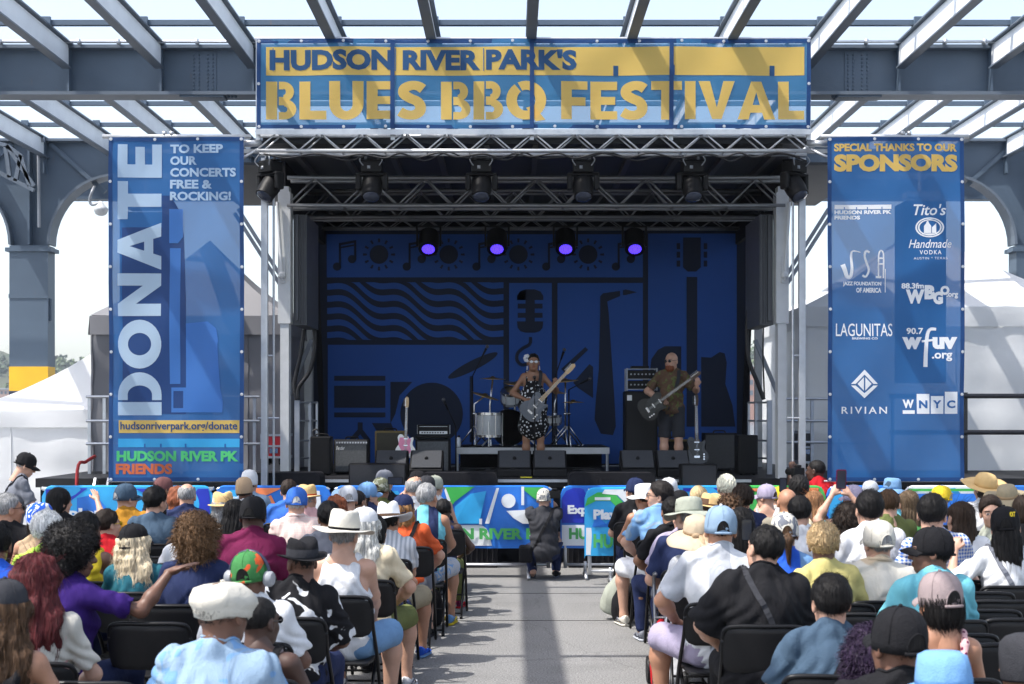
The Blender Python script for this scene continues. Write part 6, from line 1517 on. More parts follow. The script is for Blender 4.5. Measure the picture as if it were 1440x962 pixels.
def folds(m):
    if m.get('folds'): return m
    m['folds'] = 1; m.node_tree.nodes['Principled BSDF'].inputs['Specular IOR Level'].default_value = .2; n = m.node_tree.nodes; l = m.node_tree.links; p = n['Principled BSDF']; tc = n.new('ShaderNodeTexCoord')
    mp = n.new('ShaderNodeMapping'); mp.inputs['Scale'].default_value = (1.5, 1.5, .6); mp.inputs['Rotation'].default_value = (.3, .5, .2); l.new(tc.outputs['Object'], mp.inputs[0])
    no = n.new('ShaderNodeTexNoise'); no.inputs['Scale'].default_value = 7; no.inputs['Detail'].default_value = 2.5; no.inputs['Distortion'].default_value = 1.1; l.new(mp.outputs[0], no.inputs['Vector'])
    bu = n.new('ShaderNodeBump'); bu.inputs['Strength'].default_value = .45; bu.inputs['Distance'].default_value = .035; l.new(no.outputs['Fac'], bu.inputs['Height'])
    old = p.inputs['Normal'].links[0].from_node if p.inputs['Normal'].links else None
    if old: l.new(bu.outputs[0], old.inputs['Normal'])
    else: l.new(bu.outputs[0], p.inputs['Normal'])
    return m
def cloth(spec): return folds(cloth_(spec))
def cloth_(spec):
    """'navy' or ('blotch', 'black', 'white', scale)"""
    if isinstance(spec, str): return mat('fabric_'+spec, COLS[spec], .85, 0, .1, 7, .35, 220)
    k, a, b, sc = spec; return mat('fabric_%s_%s_%s_%d' % (k, a, b, sc), COLS[a], .85, 0, .08, 7, .3, 220, kind=k, col2=COLS[b], pscale=sc)
PEOPLE = []
def place_yz(py, w_, extra, Y=None, zlo=1.2, zhi=1.42):
    if Y is None:
        s1 = (py-580)/(2-1.31-extra); s2 = w_/.175; s = math.sqrt(s1*s2)
        z = 2-(py-580)/s-extra
        z = min(zhi, max(zlo, z)); s = (py-580)/(2-z-extra)
        Y = 2000/s
    return Y, 2-(py-580)*Y/2000-extra
def person(px, py, w_, label, skin='l', top=('tee', 'white'), hair=('short', (.03, .02, .015)), hat=None, bottom=('trousers', 'navy'), sex='m', yaw=0., hy=0., hp=0., hr=0., armL='lap', armR='lap', legs='sit', bulk=0., lean=.06, side=0., twist=0., Y=None,
           chair=True, glasses=None, beard=None, shoes='black', strap=None, stand=False, crouch=False, hands=('relaxed', 'relaxed'), base=0., scale=None, X=None, extra_fn=None, group='seated audience watching the show', zone=None, empty_label=None, phone=None):
    if chair and not stand:
        q_ = random.Random(int(px*7+py)); lean = lean+q_.uniform(-.03, .09); side = side+q_.uniform(-.07, .07); hr = hr+q_.uniform(-.1, .1); hp = hp+q_.uniform(-.06, .1); hy = hy+q_.uniform(-.12, .12); twist = twist+q_.uniform(-.12, .12); yaw = yaw+q_.uniform(-.08, .08)
    ex = HATH.get(hat[0], 0) if hat else (.02 if hair and hair[0] in ('afro', 'curly') else .008)
    if not stand and not crouch: Y, z = place_yz(py, w_, ex, Y)
    else: z = CAMZ-(py-580)*Y/2000-ex
    h = .0105 if Y < 7.6 else (.0125 if Y < 10.5 else .0155)
    F = figure(sex, bulk, lean, twist, side, stand, legs, armL, armR, h, top[0] if top else None, bottom[0], int(px) % 3, crouch)
    hc = F['headc']; htop = hc.z+.124
    k = scale or max(.86, min(1.1, (z-base)/htop))
    rz = rotz(yaw); ho = rz @ (hc*k)
    hx = pX(px, Y); loc = Vector((hx-ho.x, Y-ho.y, base))
    r_ = root('person', label, 'person', loc, group, yaw); ORG[r_.name] = Vector()
    sm = skin_mats(skin)
    # body = limbs and torso, head and both hands in one mesh
    HR = np.array(Matrix.Rotation(hy, 3, 'Z') @ Matrix.Rotation(-hp, 3, 'X') @ Matrix.Rotation(hr, 3, 'Y'))
    hcn = np.array(hc); HR = HR*1.05; hv = HV @ HR.T+hcn
    Vs = [F['body'][0], hv]; Fs = [F['body'][1], HF+len(F['body'][0])]; Mi = [np.zeros(len(F['body'][1]), int), HMI]; off = len(Vs[0])+len(hv)
    for s, hd in ((-1, hands[0]), (1, hands[1])):
        S, E, Wr = F['arms'][s]; d = (Wr-E).normalized()
        up = Vector((s*.3, -.2, 1)) if abs(d.z) < .75 else Vector((s*.6, -1, 0))
        if isinstance(hd, tuple): hd, d, up = hd[0], Vector(hd[1]), Vector(hd[2])
        v, f = HANDS[hd]; v = v.copy()
        if s < 0: v[:, 0] *= -1; f = f[:, ::-1]
        q = v @ frame(d, up).T*(1 if sex == 'm' else .92)+np.array(Wr+d*.015); Vs.append(q); Fs.append(f+off); Mi.append(np.zeros(len(f), int)); off += len(v)
    Vb = np.concatenate(Vs)*k
    npmesh('body', Vb, np.concatenate(Fs), sm, r_, np.concatenate(Mi))
    if F['shirt'] is not None and top:
        so_ = npmesh('shirt', F['shirt'][0]*k, F['shirt'][1], cloth(top[1]), r_)
        if top[0] == 'polo':
            m = M(); L = F['L']; pts = [L(.078*math.cos(a), .0+.085*math.sin(a), .535-.02*math.sin(a)) for a in [2*math.pi*i/24 for i in range(25)]]; m.tube([p*k for p in pts], .014*k, 8); m.build('collar', cloth(top[1]), so_, True)
        if top[0] in ('tee', 'loose', 'long') and Y < 12.5:
            bv = BVHTree.FromPolygons([tuple(v_) for v_ in F['shirt'][0]], [tuple(f_) for f_ in F['shirt'][1]]); L = F['L']; ring = []
            for i in range(25):
                a = 2*math.pi*i/24; lo_, hi_ = .03, .12; c_ = L(0, .012, .57)
                p_ = L(.072*math.cos(a), .012+.082*math.sin(a), .6); q_ = bv.ray_cast(p_, (F['T'] @ Vector((0, 0, -1))))[0]
                if q_ is not None and (q_-p_).length < .12: ring.append((q_+Vector((0, 0, .003)))*k)
            if len(ring) > 20: m = M(); m.tube(ring, .0065*k, 6); m.build('collar', cloth(top[1]), so_, True)
    npmesh('trousers' if bottom[0] == 'trousers' else bottom[0], F['pants'][0]*k, F['pants'][1], cloth(bottom[1]), r_)
    if shoes:
        for s in (-1, 1):
            Hp, K, A = F['legs'][s]; m = M(); shoe_mesh(m, A, (A.x*0+s*.12, 1)); m.v = [tuple(c*k for c in p) for p in m.v]
            if crouch and s < 0:
                mt = Matrix.Translation(Vector((A.x, A.y+.1, .03))*k) @ Matrix.Rotation(R(-48), 4, 'X') @ Matrix.Translation(-Vector((A.x, A.y+.1, .0))*k); m.xf(mt)
            sc = shoes if isinstance(shoes, tuple) else (shoes, 'white' if shoes != 'black' else 'dgrey', shoes)
            m.build('shoe', [cloth(sc[0]), cloth(sc[1]), cloth(sc[2])], r_, True, sharp=50)
    if hair and hair[0] != 'bald':
        v, f = hair_mesh(hair[0])
        if hat:
            lim = .035 if hat[0] not in ('scarf', 'beanie') else -.0
            c = v[f].mean(1)[:, 2]; f = f[c < lim+.02]
            v = v.copy(); hi_ = v[:, 2] > -.02; v[hi_, 0] *= .95; v[hi_, 1] *= .97
        if Y < 13.5 and hair[0] != 'bald':
            nt_ = {'curly': 2600, 'afro': 3600, 'shortcurl': 2200, 'spiky': 500, 'long': 2200, 'longwave': 2400, 'buzz': 900, 'thick': 2600, 'short': 2200, 'bob': 2000}.get(hair[0], 1600); nt_ = int(nt_*(1 if Y < 9 else .55))
            tv, tf = tufts(hair[0], nt_, int(abs(px)), high=(9 if not hat else .03)); f = np.concatenate([f, tf+len(v)]); v = np.concatenate([v, tv])
        npmesh('hair', (v @ HR.T+hcn)*k, f, hairmat(hair[1]), r_)
    if beard:
        v, f = hair_mesh('beard'); npmesh('beard', (v @ HR.T+hcn)*k, f, hairmat(beard), r_)
    if hat:
        if hat[0] not in HATT: HATT[hat[0]] = hat_mesh(hat[0])
        t = HATT[hat[0]]; v = np.array(t.v); tl = HR
        if len(hat) > 3: tl = HR @ np.array(Matrix.Rotation(-hat[3], 3, 'X'))
        bandm = cloth(hat[2]) if len(hat) > 2 and hat[2] else cloth(hat[1])
        npmesh('hat', ((v*1.02) @ tl.T+hcn)*k, t.f, [cloth(hat[1]), bandm, hairmat(hair[1]) if hair and hair[0] != 'bald' else sm[0]], r_, t.m)
    if glasses:
        m = M()
        for s in (-1, 1):
            m.lathe([(.0001, .004), (.02, .003), (.023, 0), (.0001, -.002)], (s*.032, .1, .008), 14, 0, 'Y', fn=lambda p: (p[0], p[1], .008+(p[2]-.008)*.8)); m.tube([(s*.054, .096, .012), (s*.08, .05, .012), (s*.084, -.01, .01)], .0025, 6)
        m.tube([(-.012, .104, .012), (.012, .104, .012)], .002, 6)
        m.v = [tuple((HR @ np.array(p)+hcn)*k) for p in m.v]; m.build('sunglasses', mat('glasses_'+glasses, COLS[glasses], .15), r_, True, sharp=50)
    if strap:
        L = F['L']; m = M(); s = strap[1]; b_ = bulk; w2 = F['W']
        pts = [L(s*.12, .06, .49), L(s*.11, -.02, .542), L(s*.08, -.1, .45), L(0, -.145-b_*.6, .3), L(-s*.1, -.15-b_, .12), L(-s*.17-b_*s*0, -.08-b_*.6, -.02)]
        q = smoothpath([p*k for p in pts], 8)
        if F['shirt'] is not None:
            bv = BVHTree.FromPolygons([tuple(v_) for v_ in F['shirt'][0]*k], [tuple(f_) for f_ in F['shirt'][1]])
            C_ = L(0, 0, .25)*k; q2 = []
            for p_ in q:
                c_ = C_.copy(); c_.z = C_.z+(p_.z-C_.z)*.55; d_ = p_-c_; hit = bv.ray_cast(c_+d_.normalized()*.6, -d_.normalized())
                q2.append(hit[0]+hit[1]*.005 if hit[0] else p_)
            q = q2
        for a, b in zip(q[:-1], q[1:]):
            m.bar(a, b+(b-a)*.15, .032 if len(strap) < 3 else strap[2], .006, up=(0, -1, .3))
        m.build('bag_strap', cloth(strap[0]), r_)
    if extra_fn: extra_fn(r_, F, k, HR, hcn)
    PEOPLE.append((label, loc.x, loc.y, k, yaw, hx, Y))
    if chair:
        place_chair(loc, yaw if abs(yaw) < .6 else 0, label)
    return r_, F, k, loc
# ---- folding chair
chair_m = mat('chair_frame', (.009, .009, .01), .35, .2, .2, 10); chair_p = mat('chair_plastic', (.008, .008, .009), .5, 0, .2, 8, .06, 120)
for q_ in (chair_m, chair_p): q_.node_tree.nodes['Principled BSDF'].inputs['Specular IOR Level'].default_value = .28
def rounded(w2, z0, z1, r):
    out = []
    for cx, cz, a0 in ((w2-r, z1-r, 0), (-w2+r, z1-r, 90), (-w2+r, z0+r, 180), (w2-r, z0+r, 270)):
        for i in range(6): a = R(a0+i*18); out.append((cx+r*math.cos(a), cz+r*math.sin(a)))
    return out
def make_chair():
    r_ = root('folding_chair', 'chair', 'chair', (0, 0, 0), 'black folding chairs in rows')
    m = M(); bend = lambda p: (p[0], p[1]-.03*(1-(p[0]/.22)**2)-(p[2]-.6)*.16, p[2])
    
    def bk(sg):
        def fn(u, v):
            z = .6+.245*v; rr = .06; dz = min(z-.6, .845-z); hw = .222-(rr-math.sqrt(max(0, rr*rr-(rr-dz)**2)) if dz < rr else 0)
            x = -hw+2*hw*u; ed = min(u, 1-u, v, 1-v); return bend((x, -.146+sg*.009*min(1, ed*14), z))
        return fn
    sheet(m, bk(-1), 18, 16); n_ = len(m.f); sheet(m, bk(1), 18, 16); m.f[n_:] = [q[::-1] for q in m.f[n_:]]; m.build('backrest', chair_p, r_, True)
    m = M(); prf = rounded(.2, -.2, .21, .05); n = len(prf); vs = [(x, y, .425+.006*math.cos(x*9)) for x, y in prf]+[(x, y, .445) for x, y in prf]
    m.add(vs, [tuple(range(n))[::-1], tuple(range(n, 2*n))]+[(i, (i+1) % n, n+(i+1) % n, n+i) for i in range(n)]); m.build('seat', chair_p, r_, bevel=.006)
    for s in (-1, 1):
        m = M(); m.tube(smoothpath([(s*.222, .25, .01), (s*.222, .05, .43), (s*.222, -.12, .66), (s*.222, -.165, .78)], 4), .0125, 8); m.build('leg', chair_m, r_, True)
        m = M(); m.tube([(s*.2, -.26, .01), (s*.2, .13, .43)], .0115, 8); m.lathe([(.015, 0), (.015, .03)], (s*.2, -.262, 0), 8); m.build('leg', chair_m, r_, True)
    m = M(); m.tube([(-.2, .17, .18), (.2, .17, .18)], .009, 6); m.build('crossbar', chair_m, r_, True); m = M(); m.tube([(-.2, -.22, .05), (.2, -.22, .05)], .009, 6); m.build('crossbar', chair_m, r_, True); m = M()
    m.tube(smoothpath([(-.222, -.165, .78), (-.215, -.18, .83), (-.17, -.195, .853), (0, -.212, .856), (.17, -.195, .853), (.215, -.18, .83), (.222, -.165, .78)], 4), .0125, 8)
    m.build('back_rail', chair_m, r_, True); return r_
CH0 = None
def place_chair(loc, yaw, who, full=None):
    global CH0
    if CH0 is None: CH0 = make_chair(); c = CH0
    else: c = dup(CH0)
    c.location = (loc.x, loc.y, 0); c.rotation_euler = (0, 0, yaw)
    c['label'] = full or ' '.join(('black folding chair under the '+who).split()[:16]); return c
# ------------------------------------------------------------------ the crowd
BK = (.007, .006, .006); DB = (.02, .012, .008); BR = (.075, .04, .02); LB = (.2, .11, .05); BL = (.5, .37, .2); GY = (.27, .27, .27); WHH = (.66, .64, .6); RD = (.085, .014, .016); AU = (.2, .06, .025)
def smartphone(px, py, Y, label, col='black', w_=.075, hgt=.15, tilt=.1, land=False):
    c = at(px, py, Y); r_ = root('smartphone', label, 'phone', c, 'phones held up'); ORG[r_.name] = Vector(); r_.rotation_euler = (tilt, 0, 0)
    a, b = (hgt, w_) if land else (w_, hgt)
    m = M(); m.prism(rounded(a/2, -b/2, b/2, .012), -.005, .005); m.build('case', cloth(col), r_, bevel=.002)
    m = M(); m.prism(rounded(a/2-.005, -b/2+.005, b/2-.005, .009), -.0075, -.0055); m.build('screen', mat('phone_screen', (.03, .035, .05), .08), r_)
    m = M(); m.lathe([(.006, .0055), (.006, .008)], (a/2-.015, 0, b/2-.015), 10, 0, 'Y'); m.build('camera_lens', mat('lens_glass', (.05, .06, .09)), r_)
p = person
# ---- left block, back to front
p(12, 693, 33, 'person with short grey hair and sunglasses in a black shirt', 't', ('tee', 'black'), ('short', GY), glasses='black', hy=-.9, bulk=.02)
p(56, 706, 32, 'person wearing a blue flowered head scarf and a tan top', 't', ('sleeveless', 'tan'), ('bob', DB), ('scarf', ('blotch', 'royal', 'white', 14)), sex='f', hy=.1)
p(68, 717, 37, 'person with short white hair in a bright lime shirt', 'l', ('tee', 'lime'), ('short', WHH), hy=-.5, sex='f', Y=9.1)
p(84, 686, 27, 'person with black bobbed hair raising a hand beside the face', 'l', ('tee', 'black'), ('bob', BK), sex='f', hy=-.7, armR=((.24, .38, 1.18), (1, 0, -.6)), hands=('relaxed', 'open'))
p(122, 721, 35, 'person with dark pinned hair in a yellow tank top', 'b', ('tank', 'yellow'), ('thick', BK), sex='f', hy=-.4)
p(152, 717, 27, 'child with yellow sunglasses in a red shirt', 'l', ('tee', 'red'), ('thick', DB), hy=-.8, glasses='yellow', zone='c')
p(104, 742, 52, 'person with a big black afro in purple, arm stretched out', 'b', ('tee', 'purple'), ('afro', BK), sex='f', hy=-1.1, yaw=-.35, armR=((.46, .36, 1.08), (.3, -.3, -1)), hands=('relaxed', ('open', (.9, .25, .35), (-.3, -.2, 1))), Y=7.75, bulk=.015)
p(52, 781, 62, 'person with long dark red wavy hair in a pale pink top', 'l', ('tee', ('blotch', 'bone', 'pink', 5)), ('longwave', RD), sex='f', hy=-.2, Y=6.7)
p(6, 812, 66, 'person with a dark cap and long brown hair, shoulder bare', 't', ('straps', 'black'), ('longwave', BR), ('cap', 'dgrey', 'dgrey'), sex='f', hy=-.15, Y=5.75)
p(-6, 735, 42, 'person in a blue shirt cut by the left edge of the photo', 'm', ('tee', 'royal'), ('short', BK), hy=.3)
p(178, 679, 26, 'person in a mustard shirt with a slate grey cap', 'l', ('tee', 'mustard'), ('buzz', GY), ('cap', 'slate', 'slate'), hy=-.8, glasses='black')
p(231, 670, 24, 'person wearing a brownish red cap near the left barricade', 'm', ('tee', 'dgrey'), ('short', BK), ('cap', 'burg', 'burg'), hy=-.9, beard=BK, Y=15.6)
p(251, 684, 21, 'person with curly auburn hair in a white top', 'l', ('tee', 'white'), ('curly', AU), sex='f', hy=.2, Y=14.6)
p(219, 685, 29, 'broad person with dark hair in a slate blue shirt', 'l', ('tee', 'slate'), ('thick', BK), hy=-.5, bulk=.045, beard=BK)
p(263, 679, 25, 'balding grey haired person in a navy tee', 'l', ('tee', 'navy'), ('fringe', GY), hy=.05, bulk=.02)
p(190, 735, 35, 'person with a black cap over long pale blond hair', 'l', ('tee', 'teal'), ('longwave', (.62, .52, .36)), ('cap', 'black', 'black'), sex='f', hy=-.2)
p(278, 722, 44, 'person with voluminous curly brown hair in a navy blue tee', 'l', ('tee', 'navy'), ('curly', (.12, .065, .03)), sex='f', hy=.1, bulk=.02)
p(268, 722, 30, 'person in a plain white tee beyond the curly brown hair', 'l', ('tee', 'white'), ('short', DB), Y=11.0, hy=.2)
p(314, 690, 27, 'person with a straw trilby and grey hair in dark stripes', 'l', ('tee', ('stripe', 'bone', 'black', 12)), ('shag', GY), ('trilby', 'straw', 'cream'), sex='f', hy=.2)
p(331, 702, 28, 'person with long black hair sitting behind a maroon shirt', 'm', ('tank', 'black'), ('long', BK), sex='f', hy=-.3)
p(344, 670, 24, 'person with a beige knitted cap and a dark bun in white', 'b', ('tee', 'white'), ('bun', DB), ('beanie', 'tan', 'tan'), sex='f', Y=15.3)
p(351, 660, 22, 'person wearing a tall white knitted cap by the barricade', 'l', ('tee', 'pale'), ('short', DB), ('beanie', 'white', 'white'), Y=16.2)
p(356, 697, 37, 'person in a maroon tee with a black green cap', 'd', ('tee', 'maroon'), ('buzz', BK), ('cap', 'black', 'black'), hy=-.1, bulk=.045)
p(407, 674, 25, 'person with dark hair in a bright blue tee', 'l', ('tee', 'blue'), ('short', DB), hy=-.2, bulk=.015, Y=14.9)
p(417, 684, 29, 'person with a bright blue cap and white hair, checked shirt', 'l', ('polo', ('plaid', 'bone', 'pink', 22)), ('short', WHH), ('cap', 'blue', 'white'), hy=.1, bulk=.03)
p(433, 680, 24, 'person with a straw hat banded orange in a pink shirt', 'l', ('tee', 'pink'), ('short', GY), ('trilby', 'straw', 'orange'), hy=-.4)
p(352, 773, 52, 'person with an orange and green cap, headphones and white tee', 'b', ('tee', 'white'), ('buzz', BK), ('cap', ('blotch', 'green', 'orange', 7), 'green'), hy=-.25, bulk=.03, Y=7.3)
p(312, 814, 74, 'person with a white flat cap in a washed light blue shirt', 'b', ('tee', ('blotch', 'pale', 'sky', 9)), ('buzz', BK), ('flatcap', 'bone', 'bone'), hy=-.45, yaw=-.1, bulk=.05, Y=5.5)
p(366, 838, 54, 'person with cropped dark hair in a grey brown vest', 'd', ('tank', 'mauve'), ('buzz', BK), hy=-.5, Y=6.35, strap=('black', 1), glasses='black')
p(424, 752, 50, 'person with a black fedora and black shirt of white brushmarks', 'b', ('loose', ('blotch', 'black', 'white', 9)), ('buzz', BK), ('fedora', 'black', 'dgrey', -.1), hy=.7, bulk=.045, Y=8.15)
p(462, 706, 29, 'person with short black hair among the hats left of centre', 'm', ('tee', 'grey'), ('thick', BK), hy=.2)
p(474, 697, 24, 'person with brown hair in front of the pale barricade disc', 'l', ('tee', 'white'), ('shag', AU), sex='f', hy=.2, Y=12.7)
p(484, 714, 44, 'person with a cream panama hat in a white tank top', 'l', ('tank', 'white'), ('short', GY), ('panama', 'bone', 'black', .1), hy=-.15, bulk=.04, bottom=('shorts', 'denim'), legs='wide', armR='knee', shoes=('navy', 'white', 'navy'), Y=9.1)
p(513, 712, 38, 'person with a white cap, shaggy grey hair and cream shirt', 'l', ('tee', 'cream'), ('longwave', (.5, .5, .47)), ('cap', 'white', 'white'), hy=-.35, bottom=('shorts', 'olive'), legs='wide', armR='wide', shoes=('white', 'white', 'grey'), Y=9.95, beard=GY)
p(528, 724, 30, 'person in a white sleeveless top with tanned bare arms', 't', ('sleeveless', 'white'), ('bob', BK), sex='f', Y=10.6, hy=-.2, armR='wide')
p(489, 682, 27, 'person wearing a light grey and black cap left of centre', 'l', ('tee', 'dgrey'), ('buzz', GY), ('cap', 'lgrey', 'black'), hy=.3, Y=13.35)
p(503, 689, 24, 'person with black tied hair beside the light grey cap', 'm', ('tee', 'black'), ('pony', BK), sex='f', hy=-.5, Y=14.0)
p(518, 677, 26, 'person with a light blue cap and long dark hair', 'l', ('tee', 'navy'), ('long', DB), ('cap', 'sky', 'sky'), sex='f', hy=-.9, Y=14.7)
p(536, 671, 24, 'person wearing a camouflage cap left of the raised phone', 'm', ('tee', 'olive'), ('short', DB), ('cap', ('blotch', 'camo', 'sage', 20), 'camo'), hy=-.4, Y=15.4)
p(541, 660, 21, 'person with a dark grey cap farthest up left of the aisle', 'l', ('tee', 'black'), ('short', GY), ('cap', 'grey', 'grey'), hy=-.6, Y=16.1)
p(547, 702, 37, 'person with a white cowboy hat in a pale patterned shirt', 't', ('tee', ('vstripe', 'white', 'lgrey', 9)), ('short', BK), ('cowboy', 'white', 'brown', .12), hy=-.1, bulk=.045, bottom=('shorts', 'khaki'), legs='wide', armR='knee', shoes=('royal', 'sky', 'royal'), Y=11.3)
p(568, 694, 28, 'person with a navy cap and ginger hair in an orange shirt', 'l', ('tee', 'orange'), ('shag', (.32, .16, .06)), ('cap', 'navy', 'navy'), hy=-.3, bottom=('shorts', 'grey'), Y=12.3, armR='wide', strap=('black', 1))
p(581, 670, 25, 'bald grey person holding a phone up with both hands', 'l', ('tee', 'lgrey'), ('fringe', GY), hy=.25, armL='phone', armR='phone', hands=('grip', 'grip'), Y=14.75)
p(586, 661, 23, 'person with a wide black cap by the barricade', 'm', ('tee', 'black'), ('short', BK), ('cap', 'black', 'black'), hy=.6, Y=16.2)
p(600, 668, 22, 'person with a dark cap behind the silver haired person', 'l', ('tee', 'navy'), ('short', DB), ('cap', 'dgrey', 'dgrey'), hy=-.3, Y=15.5)
p(612, 668, 19, 'person with a small pale olive cap near the barricade', 'l', ('sleeveless', 'white'), ('short', DB), ('cap', 'sage', 'sage'), hy=-.5, Y=16.1)
p(601, 679, 31, 'silver haired person in a blue vest leaning on one knee', 't', ('sleeveless', ('vstripe', 'aqua', 'navy', 1.6)), ('short', (.34, .34, .34)), hy=-.35, lean=.18, bottom=('shorts', ('blotch', 'lgrey', 'sky', 12)), legs='wide', armR='knee', armL='knee', shoes=('sky', 'yellow', 'yellow'), Y=13.1, bulk=.01)
p(624, 701, 22, 'dark clad person with olive trousers and red shoes', 'd', ('tank', 'navy'), ('short', BK), hy=-.2, bottom=('trousers', 'olive'), legs='fwd', shoes=('maroon', 'red', 'red'), Y=14.1, armR='wide')
# standing person at far left
p(36, 636, 27, 'standing person in grey tee and dark cap bowing to the right', 'l', ('tee', 'grey'), ('short', GY), ('cap', 'black', 'black'), yaw=-1.15, hp=.4, lean=.26, stand=True, bottom=('shorts', 'khaki'), armL='down', armR=((.12, .38, .95), (1, -.5, 0)), strap=('black', 1), Y=14.6, chair=False, group='people on their feet')
# ---- right block
p(892, 671, 25, 'person with a navy cap and black tee at the aisle front', 'l', ('tee', 'black'), ('short', DB), ('cap', 'navy', 'navy'), hy=.5, Y=14.95)
p(906, 679, 27, 'person with a white bucket hat and bare tanned back', 't', ('straps', 'white'), ('pony', DB), ('boonie', 'white', 'white'), sex='f', hy=.7, lean=.2, bottom=('shorts', 'white'), armL='knee', Y=14.05)
p(927, 677, 29, 'dark haired person with sunglasses in a light blue polo shirt', 'l', ('polo', ('blotch', 'sky', 'pale', 6)), ('thick', (.02, .016, .015)), hy=1.35, glasses='black', lean=.2, bottom=('shorts', 'white'), legs='wide', armL='knee', shoes=('bone', 'bone', 'grey'), Y=13.1)
p(944, 700, 29, 'person with black hair in a black polo and navy trousers', 'm', ('polo', 'black'), ('thick', BK), hy=.2, bottom=('trousers', 'navy'), legs='wide', armL='wide', shoes=('grey', 'lgrey', 'grey'), Y=12.1)
p(961, 706, 27, 'person in a lavender tee beside a grey green hat', 'l', ('tee', 'lavender'), ('short', DB), hy=.3, bottom=('shorts', 'grey'), Y=11.35, bulk=.02)
p(968, 698, 33, 'person with a grey green boonie hat in a navy shirt', 'l', ('tee', 'navy'), ('short', GY), ('boonie', 'sage', 'sage', .1), hy=.35, bulk=.02, Y=10.55)
p(979, 723, 38, 'person with a bow trimmed straw sun hat in white', 'l', ('loose', 'white'), ('bob', BR), ('sunhat', 'beige', 'tan', -.25), sex='f', hy=.3, bottom=('skirt', 'white'), Y=9.7)
p(1013, 710, 40, 'person with a pale blue cap in a white grey tee', 't', ('tee', ('vstripe', 'lgrey', 'white', 1.2)), ('buzz', BK), ('cap', 'pale', 'white'), hy=.02, bulk=.02, bottom=('shorts', 'lavender'), legs='wide', armL='wide', shoes=('black', 'black', 'black'), Y=8.8)
p(1075, 738, 48, 'person with black hair and black tee crossed by a strap', 'l', ('loose', 'black'), ('short', BK), sex='m', hy=.35, bulk=.065, bottom=('trousers', 'black'), legs='fwd', armL='wide', shoes=('red', 'red', 'red'), strap=('dgrey', -1), Y=7.9)
p(941, 671, 22, 'person with a white cap just right of the aisle', 'l', ('tee', 'black'), ('short', DB), ('cap', 'white', 'white'), hy=-.5, Y=15.4)
p(957, 688, 24, 'person with a black knitted cap behind the green hat', 'b', ('tee', 'black'), ('short', BK), ('beanie', 'black', 'black'), hy=.2, Y=13.9)
p(983, 683, 25, 'person with short blond hair right of the green hat', 'l', ('tee', 'white'), ('bob', BL), sex='f', hy=-.2, Y=14.5)
p(1021, 668, 28, 'person with creamy white hair piled high', 'l', ('tee', 'dgrey'), ('shortcurl', (.7, .64, .5)), sex='f', hy=.1, Y=14.6)
p(998, 692, 26, 'person wearing a straw coloured cap right of the aisle', 'l', ('tee', 'blue'), ('short', BR), ('trilby', 'straw', 'brown'), hy=.4)
p(1044, 682, 29, 'person with thick brown curls in a navy tee', 'l', ('tee', 'navy'), ('shortcurl', DB), hy=.1, Y=13.0)
p(1026, 696, 28, 'person with spiky brown hair before the brown curls', 'l', ('tee', 'grey'), ('spiky', BR), sex='f', Y=11.6)
p(1042, 713, 32, 'person with long black hair holding up a dark phone', 'm', ('tee', 'black'), ('long', BK), sex='f', hy=.05, Y=10.1, armR='phone', hands=('relaxed', 'grip'))
p(1077, 680, 22, 'person with a lavender cap and bare shoulders', 'l', ('straps', 'lgrey'), ('buzz', BR), ('cap', 'lavender', 'lavender'), sex='f', hy=.7, Y=14.6)
p(1093, 684, 21, 'person with a pale yellow cap holding up a black phone', 'l', ('tee', 'bone'), ('short', DB), ('cap', 'yellow', 'yellow'), hy=.3, Y=15.4, armR='phone', armL='phone', hands=('grip', 'grip'))
p(1107, 686, 27, 'bald person with a tanned head behind the flowered cap', 't', ('tee', 'cream'), ('bald', BK), hy=.1, Y=12.6)
p(1123, 669, 28, 'person with dark curls near the raised camera', 'm', ('tee', 'white'), ('shortcurl', BK), hy=.1, Y=14.0)
p(1125, 699, 34, 'person with thick black hair in a white tee', 'l', ('tee', 'white'), ('thick', BK), hy=-.2, Y=11.3)
p(1146, 690, 25, 'person with long strawberry blond hair in navy', 'l', ('tank', 'navy'), ('long', (.3, .15, .07)), sex='f', hy=-.2, Y=13.3)
p(1103, 720, 40, 'person with a flowered cap, ponytail and bright blue shirt', 'l', ('tee', ('vstripe', 'royal', 'sky', .9)), ('pony', BR), ('cap', ('blotch', 'bone', 'grey', 14), 'grey'), sex='f', hy=-.1, Y=9.55)
p(1158, 736, 42, 'person with cropped curly blond hair in a yellow shirt', 'b', ('tee', 'butter'), ('shortcurl', (.45, .32, .17)), sex='f', hy=.0, bulk=.03, Y=8.75)
p(1168, 809, 60, 'person with combed dark hair and grey blue tee, strap behind', 'l', ('tee', 'slate'), ('thick', BK), hy=.1, bulk=.01, strap=('black', 1), Y=6.45)
p(1262, 850, 78, 'person with a big plain black cap and earring', 'b', ('tee', 'black'), ('buzz', BK), ('cap', 'black', 'black'), hy=.35, hr=-.05, bulk=.05, Y=5.05)
p(1321, 802, 60, 'person with a mauve cap and flower strapped top', 't', ('straps', ('dots', 'pink', 'maroon', 40)), ('bob', BK), ('cap', 'mauve', 'mauve'), sex='f', hy=.25, strap=('black', -1, .02), Y=6.3)
p(1226, 880, 60, 'person with wavy dark violet hair beside the black cap', 'b', ('tee', 'navy'), ('curly', (.02, .01, .03)), sex='f', hy=-.3, Y=5.6)
p(1326, 912, 92, 'person with a light denim bucket hat at the bottom edge', 'l', ('tee', 'navy'), ('short', DB), ('bucket', 'ltdenim', 'ltdenim'), hy=.0, Y=4.45)
p(1440, 888, 72, 'person with a charcoal hood at the lower right corner', 'm', ('tee', 'dgrey'), ('short', BK), ('scarf', 'dgrey', 'dgrey'), hy=.5, Y=5.35)
